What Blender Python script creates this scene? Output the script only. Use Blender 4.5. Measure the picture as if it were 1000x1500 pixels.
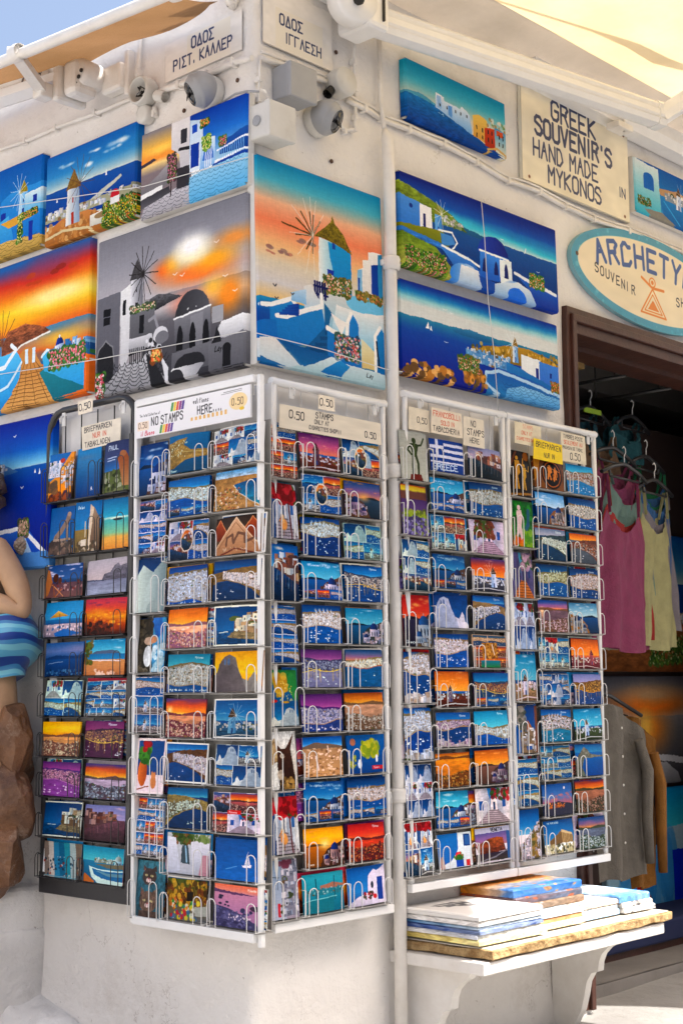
import bpy, bmesh, math, random
import numpy as np
from mathutils import Vector, Matrix, noise
for _o in list(bpy.data.objects): bpy.data.objects.remove(_o)
SC = bpy.context.scene; COL = SC.collection; R = math.radians
# ---------------------------------------------------------------- camera
cam = bpy.data.cameras.new('camera'); cam.sensor_fit = 'VERTICAL'; cam.sensor_height = 36; cam.lens = 51.45; cam.clip_start = .05; cam.clip_end = 3000
co = bpy.data.objects.new('camera', cam); COL.objects.link(co); SC.camera = co
yaw, pit, rol = .819507, .121482, -.0087269
_f = Vector((math.sin(yaw)*math.cos(pit), math.cos(yaw)*math.cos(pit), math.sin(pit))); _r = Vector((math.cos(yaw), -math.sin(yaw), 0)); _u = _r.cross(_f)
_r2 = _r*math.cos(rol)+_u*math.sin(rol); _u2 = -_r*math.sin(rol)+_u*math.cos(rol)
co.matrix_world = Matrix.Translation((-2.8249, -2.98204, 1.18097)) @ Matrix((_r2, _u2, -_f)).transposed().to_4x4()
# ---------------------------------------------------------------- sky, sun, exposure
SUN = Vector((.30, -.50, 1.0)).normalized()          # direction towards the sun
w = bpy.data.worlds.new('World'); SC.world = w; w.use_nodes = True; nt = w.node_tree; nt.nodes.clear()
sky = nt.nodes.new('ShaderNodeTexSky'); sky.sky_type = 'NISHITA'; sky.sun_disc = False; sky.sun_elevation = math.asin(SUN.z); sky.sun_rotation = math.atan2(SUN.x, SUN.y); sky.air_density = 1.0; sky.dust_density = 7.0; sky.ozone_density = 1.5
bg = nt.nodes.new('ShaderNodeBackground'); bg.inputs[1].default_value = .15; wo = nt.nodes.new('ShaderNodeOutputWorld')
nt.links.new(sky.outputs[0], bg.inputs[0]); nt.links.new(bg.outputs[0], wo.inputs[0])
sl = bpy.data.lights.new('sun', 'SUN'); sl.energy = 4.8; sl.angle = R(.5); sl.color = (1, .955, .89)
so = bpy.data.objects.new('sun', sl); COL.objects.link(so); so.rotation_euler = SUN.to_track_quat('Z', 'Y').to_euler()
SC.view_settings.view_transform = 'Standard'; SC.view_settings.look = 'None'; SC.view_settings.exposure = 1.06; SC.view_settings.gamma = 1; SC.view_settings.use_curve_mapping = False
SC.cycles.max_bounces = 8; SC.cycles.use_denoising = True
# ---------------------------------------------------------------- flat prints: pictures, postcards and lettering, computed with numpy
def hx(c):
    if isinstance(c, str):
        return np.array([int(c[i:i+2], 16) / 255 for i in (0, 2, 4)], dtype=np.float32)
    return np.array(c, dtype=np.float32)
GL = {  # hand-lettering strokes on a 4 x 6 grid, y down, strokes parted by spaces
 'A':"062046 1333", 'B':"060030413203 033244453606", 'C':"4131201001050616364 5", 'D':"000626354431200 0", 'E':"4000064 6 0333", 'F':"400006 0333",
 'G':"4130201001051636454323", 'H':"0006 4046 0343", 'I':"2026", 'J':"3035261605", 'K':"0006 400346", 'L':"000646", 'M':"0600234046", 'N':"06004640",
 'O':"10010516364541301 0", 'P':"0600304132330 3", 'Q':"100105163645413010 2446", 'R':"06003041323303 2346", 'S':"4130100102334445361605", 'T':"0040 2026", 'U':"000516364540",
 'V':"002640", 'W':"0016233640", 'X':"0046 4006", 'Y':"002340 2326", 'Z':"00400646", '0':"100105163645413010", '1':"112026", '2':"01103041430646", '3':"0130414223 2344453606",
 '5':"400002324344453606", '.':"2526", ',':"2527", '!':"2024 2526", "'":"2021", '-':"1333", ':':"2122 2425",
 'Σ':"400023064 6", 'Δ':"06204606", 'Γ':"400006", 'Λ':"062046", 'Ο':"100105163645413010", 'Ι':"2026", 'Ε':"40000646 0333", 'Η':"0006 4046 0343", 'Ρ':"06003041423303", 'Τ':"0040 2026", 'Κ':"0006 400346", 'Α':"062046 1333",
 'a':"123233360 6 3304053636", 'b':"0006 032334352606", 'c':"33120305163 6", 'd':"3036 33130405163 5", 'e':"0434330304153 6", 'f':"30201116 0222", 'g':"331304153533 363717", 'h':"0006 0313333 6",
 'i':"2326 2121", 'k':"0006 330436", 'l':"2026", 'm':"0603 0413242 6 24334446", 'n':"0603 04133336", 'o':"1304051626353423 13", 'p':"0308 0323343516 05", 'q':"3313041526 3338", 'r':"0603 041333", 's':"33130415 35260 6",
 't':"2026 1232", 'u':"0305162635 3336", 'v':"032633", 'x':"0336 3306", 'y':"0325 331708"}
def strokes(ch):
    out = []
    s = GL.get(ch, '')
    # join stray splits: a token of odd length belongs to the next one
    toks, cur = [], ''
    for t in s.split(' '):
        cur += t
        if cur and len(cur) % 2 == 0:
            toks.append(cur); cur = ''
    for t in toks:
        out.append([(int(t[i]), int(t[i+1])) for i in range(0, len(t), 2)])
    return out
class Pic:
    def __init__(s, w, h, seed=0, bg='ffffff'):
        s.w, s.h = w, h; s.a = np.empty((h, w, 3), np.float32); s.a[:] = hx(bg)
        s.r = random.Random(seed); s.n = np.random.default_rng(seed)
    def box(s, x0, y0, x1, y1):
        i0, i1 = max(0, int(math.floor(x0*s.w))), min(s.w, int(math.ceil(x1*s.w)))
        j0, j1 = max(0, int(math.floor(y0*s.h))), min(s.h, int(math.ceil(y1*s.h)))
        if i1 <= i0 or j1 <= j0: return None
        X = ((np.arange(i0, i1) + .5) / s.w)[None, :]; Y = ((np.arange(j0, j1) + .5) / s.h)[:, None]
        return s.a[j0:j1, i0:i1], X, Y
    def put(s, v, m, c, t=None):
        m = np.clip(m, 0, 1)[..., None]
        if isinstance(c, tuple) and len(c) == 2:
            c = hx(c[0]) * (1 - t[..., None]) + hx(c[1]) * t[..., None]
        else: c = hx(c)
        v[:] = v * (1 - m) + c * m
    def grad(s, st, x0=0, y0=0, x1=1, y1=1, wob=0.):
        b = s.box(x0, y0, x1, y1)
        if b is None: return s
        v, X, Y = b; t = (Y - y0) / max(1e-6, y1 - y0) + X * 0
        if wob: t = t + wob * (s.vn(v.shape[1], v.shape[0], 3, 6) - .5)
        ks = [k for k, _ in st]; cs = np.array([hx(c) for _, c in st])
        for i in range(3): v[..., i] = np.interp(t, ks, cs[:, i])
        return s
    def rect(s, x0, y0, x1, y1, c):
        i0, i1, j0, j1 = max(0, round(x0*s.w)), max(0, round(x1*s.w)), max(0, round(y0*s.h)), max(0, round(y1*s.h))
        s.a[j0:j1, i0:i1] = hx(c); return s
    def ell(s, cx, cy, rx, ry, c, al=1, top=None, soft=0, a0=0):
        if top is not None and ry <= 0: return s
        b = s.box(cx-rx*(1+soft), cy-ry*(1+soft), cx+rx*(1+soft), cy+ry*(1+soft) if not top else cy)
        if b is None: return s
        v, X, Y = b; d = np.sqrt(((X-cx)/rx)**2 + ((Y-cy)/ry)**2)
        m = np.clip((1-d)*min(rx*s.w, ry*s.h)+.5, 0, 1) if not soft else np.clip((1+soft-d)/(2*soft), 0, 1)**1.5
        s.put(v, m*al, c, np.clip((X-cx+rx)/(2*rx), 0, 1)+Y*0); return s
    def poly(s, pts, c, al=1, vert=True):
        xs, ys = [p[0] for p in pts], [p[1] for p in pts]
        b = s.box(min(xs), min(ys), max(xs), max(ys))
        if b is None: return s
        v, X, Y = b; m = np.zeros(v.shape[:2], bool)
        for (xa, ya), (xb, yb) in zip(pts, pts[1:] + pts[:1]):
            if ya == yb: continue
            m ^= ((ya > Y) != (yb > Y)) & (X < (xb-xa)*(Y-ya)/(yb-ya)+xa)
        t = (Y-min(ys))/(max(ys)-min(ys)+1e-6)+X*0 if vert else (X-min(xs))/(max(xs)-min(xs)+1e-6)+Y*0
        s.put(v, m*al, c, t); s.last = (v, m); return s
    def gl(s, amt=.25, k=10):          # grain on the last polygon only
        v, m = s.last; h, w = m.shape; n = s.vn(w, h, k, k)*.5+s.vn(w, h, k*3, k*3)*.5
        v *= (1+amt*(n-.5)*2*m)[..., None]; return s
    def line(s, pts, w, c, al=1):      # w: width as a fraction of the height
        asp = s.w/s.h; w = max(w*.5, .35/s.h)
        for (xa, ya), (xb, yb) in zip(pts, pts[1:]):
            b = s.box(min(xa, xb)-w*1.5/asp, min(ya, yb)-w*1.5, max(xa, xb)+w*1.5/asp, max(ya, yb)+w*1.5)
            if b is None: continue
            v, X, Y = b; X = X*asp; ax, bx = xa*asp, xb*asp
            dx, dy = bx-ax, yb-ya; t = np.clip(((X-ax)*dx+(Y-ya)*dy)/(dx*dx+dy*dy+1e-12), 0, 1)
            d = np.sqrt((X-ax-t*dx)**2+(Y-ya-t*dy)**2)
            s.put(v, np.clip((w-d)*s.h+.5, 0, 1)*al, c)
        return s
    def brush(s, a1=2.6, a2=1.3, st=.07):      # uneven painted edges and streaky strokes
        h, w = s.h, s.w; yy, xx = np.mgrid[0:h, 0:w]
        d = [(s.vn(w, h, w//k+1, h//k+1)-.5)*2*a for k, a in ((26, a1), (26, a1), (8, a2), (8, a2))]
        X = np.clip(xx+d[0]+d[2], 0, w-1).astype(int); Y = np.clip(yy+d[1]+d[3], 0, h-1).astype(int); s.a = s.a[Y, X].copy()
        n = s.vn(w, h, w//14+1, h//2)*.5+s.vn(w, h, w//5+1, h//2+1)*.5; q = s.vn(w, h, w//3, h//14+1)
        s.a *= (1+st*2*(n-.5)+st*(q-.5))[..., None]; return s
    def grade(s, con=1.22, sat=1.18, jit=.05, az=0.):
        a = np.clip(s.a, 0, 1).copy(); bl = np.clip(a[..., 2]-np.maximum(a[..., 0], a[..., 1]), 0, 1); a[..., 1] += az*bl; a[..., 2] -= az*.25*bl; m = a.mean(2, keepdims=True); a = np.clip(m+(a-m)*sat, 0, 1)
        c = s.n.uniform(1-jit, 1+jit, 3); s.a = np.clip(a**con*c*s.n.uniform(1-jit, 1+jit*.5), 0, 1); return s
    def text(s, txt, x, y, h, c, w=.14, sx=.62, slant=0., jit=.04, rise=0.):   # x, y: top left; h: letter height; widths in heights
        asp = s.w/s.h; cx = x; up = 0
        for k, ch in enumerate(txt):
            if ch == ' ': cx += h*sx*.9/asp; continue
            nar = ch in "IiΙl.,'!:"; wd = h*sx*(.72 if ch.islower() else 1)
            jx, jy = s.r.uniform(-jit, jit)*h, s.r.uniform(-jit, jit)*h
            off = -.5*wd*.5 if nar else 0
            for st in strokes(ch):
                s.line([(cx+(off+jx+px/4*wd+(6-py)/6*h*slant)/asp, y+jy+py/6*h+rise*(cx-x)) for px, py in st] if len(st) > 1 and st[0] != st[-1] or len(st) > 2 else
                       [(cx+(off+st[0][0]/4*wd)/asp, y+st[0][1]/6*h), (cx+(off+st[0][0]/4*wd)/asp, y+(st[0][1]+.3)/6*h)], w*h, c)
            cx += (wd*(.5 if nar else 1)+h*.24)/asp
        return cx
    def vn(s, w, h, kx, ky):
        g = s.n.random((ky+2, kx+2)).astype(np.float32)
        x = np.linspace(0, kx, w, endpoint=False); y = np.linspace(0, ky, h, endpoint=False)
        xi, yi = x.astype(int), y.astype(int); fx, fy = (x-xi)[None, :], (y-yi)[:, None]
        fx, fy = fx*fx*(3-2*fx), fy*fy*(3-2*fy)
        a, b, c, d = g[yi][:, xi], g[yi][:, xi+1], g[yi+1][:, xi], g[yi+1][:, xi+1]
        return a*(1-fx)*(1-fy)+b*fx*(1-fy)+c*(1-fx)*fy+d*fx*fy
    def tex(s, k=12, amt=.12, x0=0, y0=0, x1=1, y1=1, asp=1):
        b = s.box(x0, y0, x1, y1)
        if b is None: return s
        v, X, Y = b; h, w = v.shape[:2]
        n = s.vn(w, h, int(k*asp)+1, k)*.6+s.vn(w, h, int(k*asp)*3+1, k*3)*.4
        v *= (1+amt*(n-.5)*2)[..., None]; return s
    def mottle(s, x0, y0, x1, y1, n, r, cols, al=.8, flat=1.):
        for _ in range(n):
            q = r*s.r.uniform(.5, 1.4)
            s.ell(s.r.uniform(x0, x1), s.r.uniform(y0, y1), q*s.h/s.w, q*flat, s.r.choice(cols), al)
        return s
    def town(s, x0, x1, top, bot, n, sz, cols=('f8f6f2', 'e8ebf0', 'd8d4d0'), dark='3a4458', tint=None, gap='a09688'):
        ft = top if callable(top) else (lambda x: top); fb = bot if callable(bot) else (lambda x: bot)
        pts = [(x0+(x1-x0)*i/12, ft(x0+(x1-x0)*i/12)) for i in range(13)]+[(x1-(x1-x0)*i/12, fb(x1-(x1-x0)*i/12)) for i in range(13)]
        s.poly(pts, gap)
        hs = []
        for _ in range(n):
            x = s.r.uniform(x0, x1); a, b = ft(x), fb(x); hs.append((a+(b-a)*s.r.random(), x))
        for y, x in sorted(hs):
            w, h = sz*s.r.uniform(.5, 1.5)*s.h/s.w, sz*s.r.uniform(.5, 1.1); c = s.r.choice(cols)
            if s.r.random() < .10: c = gap
            elif s.r.random() < .07: s.ell(x, y, w*.9, h*.5, s.r.choice(('5c6a3c', '6e5a3c', '48583a', '8a6c48'))); continue
            q = s.r.uniform(.86, 1); s.rect(x, y-h, x+w*.68, y, hx(c)*q); s.rect(x+w*.68, y-h, x+w, y, hx(c)*q*np.array((.80, .84, .92), np.float32))
            if s.r.random() < .35: s.rect(x+w*.25, y-h*.6, x+w*.25+max(1/s.w, w*.18), y-h*.25, dark)
        return s
    def boats(s, x0, y0, x1, y1, n, c='ffffff', r=.018):
        for _ in range(n):
            x, y, q = s.r.uniform(x0, x1), s.r.uniform(y0, y1), r*s.r.uniform(.6, 1.5)
            s.ell(x, y, q*1.5*s.h/s.w, q*.55, c)
            if s.r.random() < .4: s.line([(x, y), (x, y-q*2.4)], .006, c)
        return s
    def mill(s, x, y, k, body='f2f4f8', shade='9db2d6', roof='6b5138', sp='e8e8ea', n=12, ang=0.2, side=1, door='24408a'):
        a = s.h/s.w                                   # x: centre, y: foot, k: height of the body
        w = k*.3
        s.poly([(x-w*a, y), (x-w*.8*a, y-k), (x+w*.8*a, y-k), (x+w*a, y)], (body, shade), vert=False)
        s.poly([(x-w*1.02*a, y-k*.96), (x-w*.45*a, y-k*1.28), (x, y-k*1.5), (x+w*.45*a, y-k*1.28), (x+w*1.02*a, y-k*.96)], roof)
        s.gl(.3)
        hx_, hy = x+side*w*.9*a, y-k*1.05
        for i in range(n):
            t = ang+i*2*math.pi/n; q = k*.75
            s.line([(hx_, hy), (hx_+math.cos(t)*q*a*.8, hy+math.sin(t)*q)], .0055, sp)
        s.rect(x-w*.2*a, y-k*.32, x+w*.2*a, y, door); s.rect(x-w*.1*a, y-k*.72, x+w*.08*a, y-k*.58, door)
        return s
    def dome(s, x, y, k, wall='eef2f8', shade='8fa6cf', dome='1f3f9a', d2=None):
        a = s.h/s.w; w = k*.5
        s.poly([(x-w*a, y), (x-w*a, y-k*.62), (x+w*a, y-k*.62), (x+w*a, y)], (wall, shade), vert=False)
        s.ell(x, y-k*.6, w*.86*a, k*.52, (dome, d2 or tuple(hx(dome)*.55)), top=True)
        s.line([(x, y-k*1.1), (x, y-k*1.26)], .01, wall); s.line([(x-.05*k*a, y-k*1.2), (x+.05*k*a, y-k*1.2)], .01, wall)
        for q in (-.55, 0, .55): s.ell(x+q*w*a, y-k*.2, w*.12*a, k*.2, '2b3550', top=False)
        return s
    def sub(s, x0, y0, x1, y1, fn, *ar, **kw):
        w, h = max(4, round((x1-x0)*s.w)), max(4, round((y1-y0)*s.h)); i, j = round(x0*s.w), round(y0*s.h)
        q = Pic(w, h, s.r.randrange(10**6)); fn(q, *ar, **kw)
        vw, vh = min(w, s.w-i), min(h, s.h-j); s.a[j:j+vh, i:i+vw] = q.a[:vh, :vw]; return s
    def border(s, t=.045, c='f6f4f0'):
        k = round(t*s.h); c = hx(c); s.a[:k] = c; s.a[-k:] = c; s.a[:, :k] = c; s.a[:, -k:] = c; return s
    def tint(s, c, k=.5):
        g = s.a.mean(2, keepdims=True); s.a = s.a*(1-k)+g*hx(c)*1.3*k; return s
    def cap(s, t='Mykonos', x=.66, y=.06, h=.055, c='ffffff'):
        s.text(t, x, y, h, c, w=.16, jit=.0, slant=.15); return s

SKY = {'blue': [(0, '0a4fa6'), (.6, '1e78c8'), (1, '7fc0e6')], 'deep': [(0, '06357f'), (1, '1662b4')], 'teal': [(0, '0e86bd'), (1, '77cfe0')],
       'sunset': [(0, '5a3f86'), (.35, 'd0552e'), (.8, 'f59a2a'), (1, 'ffd76a')], 'orange': [(0, 'c8641e'), (.5, 'ef8e26'), (1, 'f9bd50')], 'pink': [(0, '7a3f86'), (.5, 'c8628a'), (1, 'f0a064')],
       'purple': [(0, '5d2a78'), (.6, '9e4d98'), (1, 'd68ab4')], 'violet': [(0, '8d8fc4'), (1, 'cdbfd6')], 'yellow': [(0, 'f2a808'), (.5, 'ffc814'), (1, 'f08a20')],
       'red': [(0, 'c01c24'), (.6, 'e0402c'), (1, 'f08040')], 'dusk': [(0, '1a4a9a'), (.5, '8c6aa0'), (1, 'f0a060')], 'pale': [(0, '5a9ad8'), (1, 'd6e8f2')], 'maroon': [(0, '7a2c6a'), (1, 'a8527a')]}
def clouds(p, y1=.35, n=10, c='ffffff', al=.5):
    for _ in range(n):
        x, y, q = p.r.random(), p.r.uniform(0, y1), p.r.uniform(.02, .06)
        for k in range(4): p.ell(x+p.r.uniform(-.08, .08), y+p.r.uniform(-.01, .01), q*1.6*p.h/p.w, q*.5, c, al*.5, soft=.5)
def c_harbour(p, sky='blue', hor=.28, sea='0b4aa8', cols=('faf8f4', 'eef0f4', 'd8d6d4', 'c9b59e'), gap='c0bcb8', mills=0, coast=.55, boats=22, hill='8a7a5a', shore='c8a878', cap=None, near=0, sea2=None, **k):
    p.grad([(a, b) for a, b in SKY[sky]], y1=hor+.05)
    r = p.r; a0, a1, a2 = r.uniform(.02, .07), r.uniform(2, 5), r.uniform(0, 6)
    top = lambda x: hor-a0*math.sin(x*a1+a2)-.03; sl = r.uniform(-.12, .16)
    bot = lambda x: coast+sl*(x-.5)+.04*math.sin(x*7+a2)
    p.poly([(0, hor), (1, hor), (1, 1), (0, 1)], (sea2 or sea, sea)); p.tex(16, .16, 0, hor, 1, 1, asp=.5)
    if hill: p.poly([(0, top(0)-.02)]+[(x/10, top(x/10)-.03-.03*r.random()) for x in range(11)]+[(1, hor+.12), (0, hor+.12)], hill)
    p.town(0, 1, lambda x: top(x)+.03, bot, 520, .05, cols, gap=gap)
    p.line([(x/12, bot(x/12)+.012) for x in range(13)], .018, shore)
    for i in range(mills): p.mill(.25+.1*i, top(.3)+.03, .075, n=8)
    p.boats(.02, coast+.12, .98, .96, boats)
    if near: p.town(0, 1, lambda x: .86-.06*math.sin(x*9), 1, 22, .11, cols, gap=gap)
    if cap: p.cap(cap)
def c_bay(p, sky='blue', cols=('faf8f4', 'eef0f4', 'd8d6d4'), sea='0c50a8', land='a58a5c', flip=0, hor=.22, cap=None, gap='bcb8b2', n=340, **k):
    p.grad([(a, b) for a, b in SKY[sky]], y1=hor+.02); p.grad([(0, sea), (1, tuple(hx(sea)*.75))], y0=hor)
    p.tex(14, .12, 0, hor, 1, 1, asp=.5); f = (lambda x: 1-x) if flip else (lambda x: x)
    p.poly([(f(0), hor+.1), (f(.5), hor-.02), (f(1), hor-.05), (f(1), .95), (f(.8), .72), (f(.55), .58), (f(.28), .5), (f(.1), .52), (f(0), .6)], land)
    p.gl(.3)
    X0, X1 = (0, .8) if flip else (.2, 1)
    p.town(X0, X1, lambda x: hor+.16+.12*f(x)-.1, lambda x: .46+.35*f(x)**2, n, .05, cols, gap=gap)
    p.boats(.1 if not flip else .5, .7, .5 if not flip else .95, .95, 7)
    if cap: p.cap(cap)
def c_mill(p, sky='blue', body='f2f4f8', shade='8ea6d0', roof='5c4632', ground='7c7a80', x=.4, k=.42, sp='f2f2f2', sea='1658a8', town=1, cap=None, **kw):
    p.grad([(a, b) for a, b in SKY[sky]], y1=.62); clouds(p, .4, 6, 'ffffff' if sky in ('blue', 'teal', 'pale') else 'ffd0a0', .4)
    p.grad([(0, sea), (1, sea)], y0=.55, y1=.72); p.grad([(0, ground), (1, tuple(hx(ground)*.7))], y0=.7)
    if town: p.town(0, 1, .62, .8, 60, .06, gap=ground)
    p.tex(14, .3, 0, .7, 1, 1); p.mill(x, .86, k, body, shade, roof, sp, ang=.15)
    p.line([(0, .97), (.5, .9), (1, .93)], .025, 'dcdcdc')
    if cap: p.cap(cap, y=.9)
def c_lumpy(p, sky='deep', wall='f4f4f6', shade='9aa6c4', sea=None, cap=None, **k):
    p.grad([(a, b) for a, b in SKY[sky]])
    p.poly([(.0, 1), (.02, .85), (.1, .8), (.13, .6), (.18, .5), (.23, .62), (.28, .72), (.4, .66), (.5, .4), (.56, .14), (.68, .06), (.8, .12), (.9, .3), (.95, .5), (1, .55), (1, 1)], (wall, shade), vert=False)
    p.poly([(.5, .42), (.62, .3), (.85, .45), (.92, 1), (.3, 1), (.36, .75)], shade, .55); p.ell(.7, .24, .025, .09, '6070a0'); p.ell(.78, .25, .02, .08, '6070a0')
    p.tex(8, .1)
    if cap: p.cap(cap, x=.05)
def c_dome(p, sky='blue', wall='eef0f6', shade='8a94b8', dome='1c3c98', sea='1458a8', flip=0, glow=None, cap=None, rock='6a4c3c', **k):
    p.grad([(a, b) for a, b in SKY[sky]], y1=.5); clouds(p, .3, 8, 'ffffff' if sky in ('blue', 'teal', 'deep', 'pale') else 'ffb060', .5)
    p.grad([(0, sea), (1, tuple(hx(sea)*.6))], y0=.45); p.poly([(.0, .47), (.2, .4), (.45, .42), (.6, .47)], tuple(hx(sea)*.5))
    if glow: p.ell(.5, .42, .14, .12, glow, .9, soft=.8)
    p.poly([(.35, 1), (.45, .7), (.55, .55), (.75, .45), (1, .35), (1, 1)], rock)
    p.town(.42, 1, lambda x: .92-.5*x, 1, 60, .1, (wall, shade, 'c8bfc0'), gap=rock)
    p.dome(.74, .78, .34, wall, shade, dome); p.dome(.52, .92, .2, wall, shade, dome)
    if cap: p.cap(cap, x=.06, y=.88)
def c_sun(p, sky='sunset', sea='8a4a4a', land='4a2c34', town=1, sun=(.6, .36), cols=('e8c8b0', 'd0a08c', '8c5a50'), hor=.42, ships=0, cap=None, wob=.25, **k):
    p.grad([(a, b) for a, b in SKY[sky]], y1=hor, wob=wob)
    p.grad([(0, tuple(np.clip(hx(sea)*1.3, 0, 1))), (1, sea)], y0=hor)
    if sun: p.ell(sun[0], sun[1], .05*p.h/p.w*2, .09, 'fff2b0', .9, soft=.8); p.ell(sun[0], hor+.14, .05, .14, 'ffd890', .6, soft=.8)
    p.poly([(0, hor-.05), (.3, hor-.08), (.6, hor-.02), (1, hor-.07), (1, hor+.02), (0, hor+.02)], land, .85)
    p.tex(14, .2, 0, hor, 1, 1, asp=.4)
    if ships: p.boats(.2, hor+.06, .9, hor+.12, ships, 'f8e0d0', .04)
    if town: p.town(0, 1, lambda x: .6+.05*math.sin(x*6+p.h), 1, 300, .05, cols, gap=tuple(hx(land)*1.1))
    if cap: p.cap(cap)
def c_lights(p, sky='maroon', sea='5a2c4c', cols=('d8a070', 'b07860', '805060'), glow='ffd060', cap='Mykonos', hill='503048', **k):
    c_harbour(p, sky, .3, sea, cols, gap=hill, hill=hill, shore=glow, boats=12, coast=.55)
    for _ in range(16):
        x = p.r.random(); y = p.r.uniform(.48, .6); p.ell(x, y, .02, .02, glow, .9, soft=.7); p.line([(x, y+.06), (x, y+.06+p.r.uniform(.08, .25))], .016, glow, .55)
    if cap: p.cap(cap, y=.05)
def c_venice(p, sky='dusk', sea='1c4a80', cap=None, cols=('efe6e0', 'c88a70', 'dcb890', '9a5a48', 'e6e2ea'), **k):
    p.grad([(a, b) for a, b in SKY[sky]], y1=.45); clouds(p, .3, 5, 'ffe0d0', .5); p.grad([(0, sea), (1, tuple(hx(sea)*.5))], y0=.4); p.tex(10, .25, 0, .4, 1, 1)
    p.town(.2, 1, lambda x: .3-.1*x, lambda x: .42+.35*(x-.2), 26, .16, cols, dark='5a3428', gap='6a4a48')
    for i in range(8):
        x = .3+.09*i; p.line([(x, .44+.3*(x-.2)), (x-.03, .6+.4*(x-.2))], .014, cols[i % 4], .5)
    if cap: p.cap(cap, x=.5, y=.9)
def c_venframe(p, **k):
    p.grad(SKY['deep'], y1=.7); p.grad([(0, '12509a'), (1, '0a3468')], y0=.62); p.tex(12, .3, 0, .62, 1, 1)
    p.town(.5, 1, .3, .72, 30, .16, ('f4f0e8', 'e0d4c4', 'c0a080'), gap='8a6a50'); p.poly([(.35, .78), (.5, .64), (1, .7), (1, .86), (.5, .82)], '8a7a60'); p.gl(.4)
    p.line([(.15, .66), (.35, .65)], .02, 'e8e8e8'); p.border(.04)
def c_alley(p, wall='f0f0f4', shade='a8b0cc', sky='2a78c8', flower='c02430', ground='b0a8b4', door='2050b0', tree=None, **k):
    p.grad([(0, sky), (1, sky)]); p.poly([(0, 0), (.34, .0), (.42, .55), (.4, .62), (0, 1)], (wall, shade), vert=False)
    p.poly([(1, 0), (.64, 0), (.58, .55), (.6, .62), (1, 1)], (shade, wall), vert=False); p.poly([(.4, .6), (.6, .6), (1, 1), (0, 1)], ground); p.rect(.42, .3, .6, .62, wall)
    for i in range(6):
        y = .64+.06*i; p.line([(.4-.4*(y-.6)/.4, y), (.6+.4*(y-.6)/.4, y)], .015, tuple(hx(ground)*.6))
    p.rect(.08, .35, .2, .62, door); p.rect(.76, .3, .86, .55, door); p.rect(.48, .4, .54, .62, tuple(hx(door)*.7))
    p.mottle(.45 if not tree else .1, .02, 1 if not tree else .7, .34 if not tree else .5, 50 if not tree else 130, .06, [flower, tuple(hx(flower)*.7), tree or '2c6a2c'])
    p.tex(10, .15)
def c_pelican(p, flower='b01824', **k):
    c_alley(p, flower=flower, door='3a66b8'); p.poly([(0, .3), (.25, .25), (.22, 1), (0, 1)], '2c4a90'); p.line([(.3, .3), (.26, 1)], .03, 'e8e8f0'); p.line([(.7, .35), (.76, 1)], .03, '6a2c30')
    p.mottle(.05, 0, .95, .26, 60, .07, [flower, 'd03040', '801018']); a = p.h/p.w
    p.ell(.5, .74, .1*a*.8, .1, 'e8a860'); p.ell(.46, .6, .04*a, .05, 'f0d0a0'); p.line([(.44, .6), (.36, .68)], .02, 'e0902c'); p.line([(.5, .82), (.48, .93)], .015, '8a5a20'); p.line([(.47, .6), (.5, .7)], .03, 'f0c890')
def c_insets(p, base=c_dome, n=3, head='', **k):
    base(p, **k); f = [c_sun, c_bay, c_dome, c_harbour, c_venice]
    p.rect(0, .72, 1, 1, '1c4c9c')
    for i in range(n): p.sub((i+.06)/n, .745, (i+.94)/n, .96, p.r.choice(f))
    if head: p.text(head, .14, .07, .045, 'e8f4ff', w=.14, jit=0)
def c_grid(p, nx=3, ny=3, seq=None, gapc='e8ecf2', label=None, oval=0, church=0, **k):
    f = seq or [c_harbour, c_mill, c_dome, c_sun, c_bay, c_lumpy, c_venice, c_alley]
    p.grad([(0, gapc), (1, gapc)]); g = .012
    for j in range(ny):
        y = j/ny; x = 0
        ws = [p.r.uniform(.7, 1.4) for _ in range(nx)]; t = sum(ws)
        for i in range(nx):
            x2 = x+ws[i]/t; p.sub(x+g/2, y+g/2, x2-g/2, y+1/ny-g/2, p.r.choice(f)); x = x2
    if church: p.sub(.35, .3, .75, .75, c_lumpy, sky='blue')
    if oval:
        p.ell(.47, .5, .16, .3, 'e8dcc8'); q = Pic(max(8, int(p.w*.28)), max(8, int(p.h*.52)), 5); c_venice(q, 'orange')
        i, j = int(p.w*.33), int(p.h*.24); hh, ww = q.a.shape[:2]
        yy, xx = np.mgrid[0:hh, 0:ww]; m = ((xx/ww-.5)**2+(yy/hh-.5)**2 < .25); p.a[j:j+hh, i:i+ww][m] = q.a[m]
    if label: p.rect(.36, .44, .64, .54, 'd02020'); p.text(label, .4, .465, .05, 'ffffff', w=.16, jit=0)
def c_aerial(p, sea='1c62ae', land='a07c4c', **k):
    p.grad([(0, sea), (1, tuple(hx(sea)*.7))]); p.poly([(0, .2), (.3, .12), (.5, .1), (.42, .28), (.6, .42), (1, .45), (1, .62), (.5, .68), (.2, .85), (0, .9)], land); p.gl(.3)
    p.mottle(.05, .18, .5, .6, 50, .015, ['f0f0ec', 'd8d0c0']); p.line([(0, .6), (.35, .45), (.9, .5)], .01, 'd8c090'); p.cap('Mykonos', .08, .9)
def c_beach(p, sea='1a6a9c', sand='c09a60', **k):
    p.grad(SKY['pale'], y1=.2); p.grad([(0, 'b08a50'), (1, sand)], y0=.18); p.poly([(.42, .38), (1, .25), (1, .95), (.78, .8), (.55, .6)], ('124e90', '2c9ab0')); p.line([(.42, .38), (.55, .6), (.78, .8), (1, .95)], .02, 'e8e0cc')
    p.mottle(0, .45, .6, 1, 150, .02, ['8a7450', 'e8e0d0', '5c6a3c', 'a05a40']); p.tex(16, .25)
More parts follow.
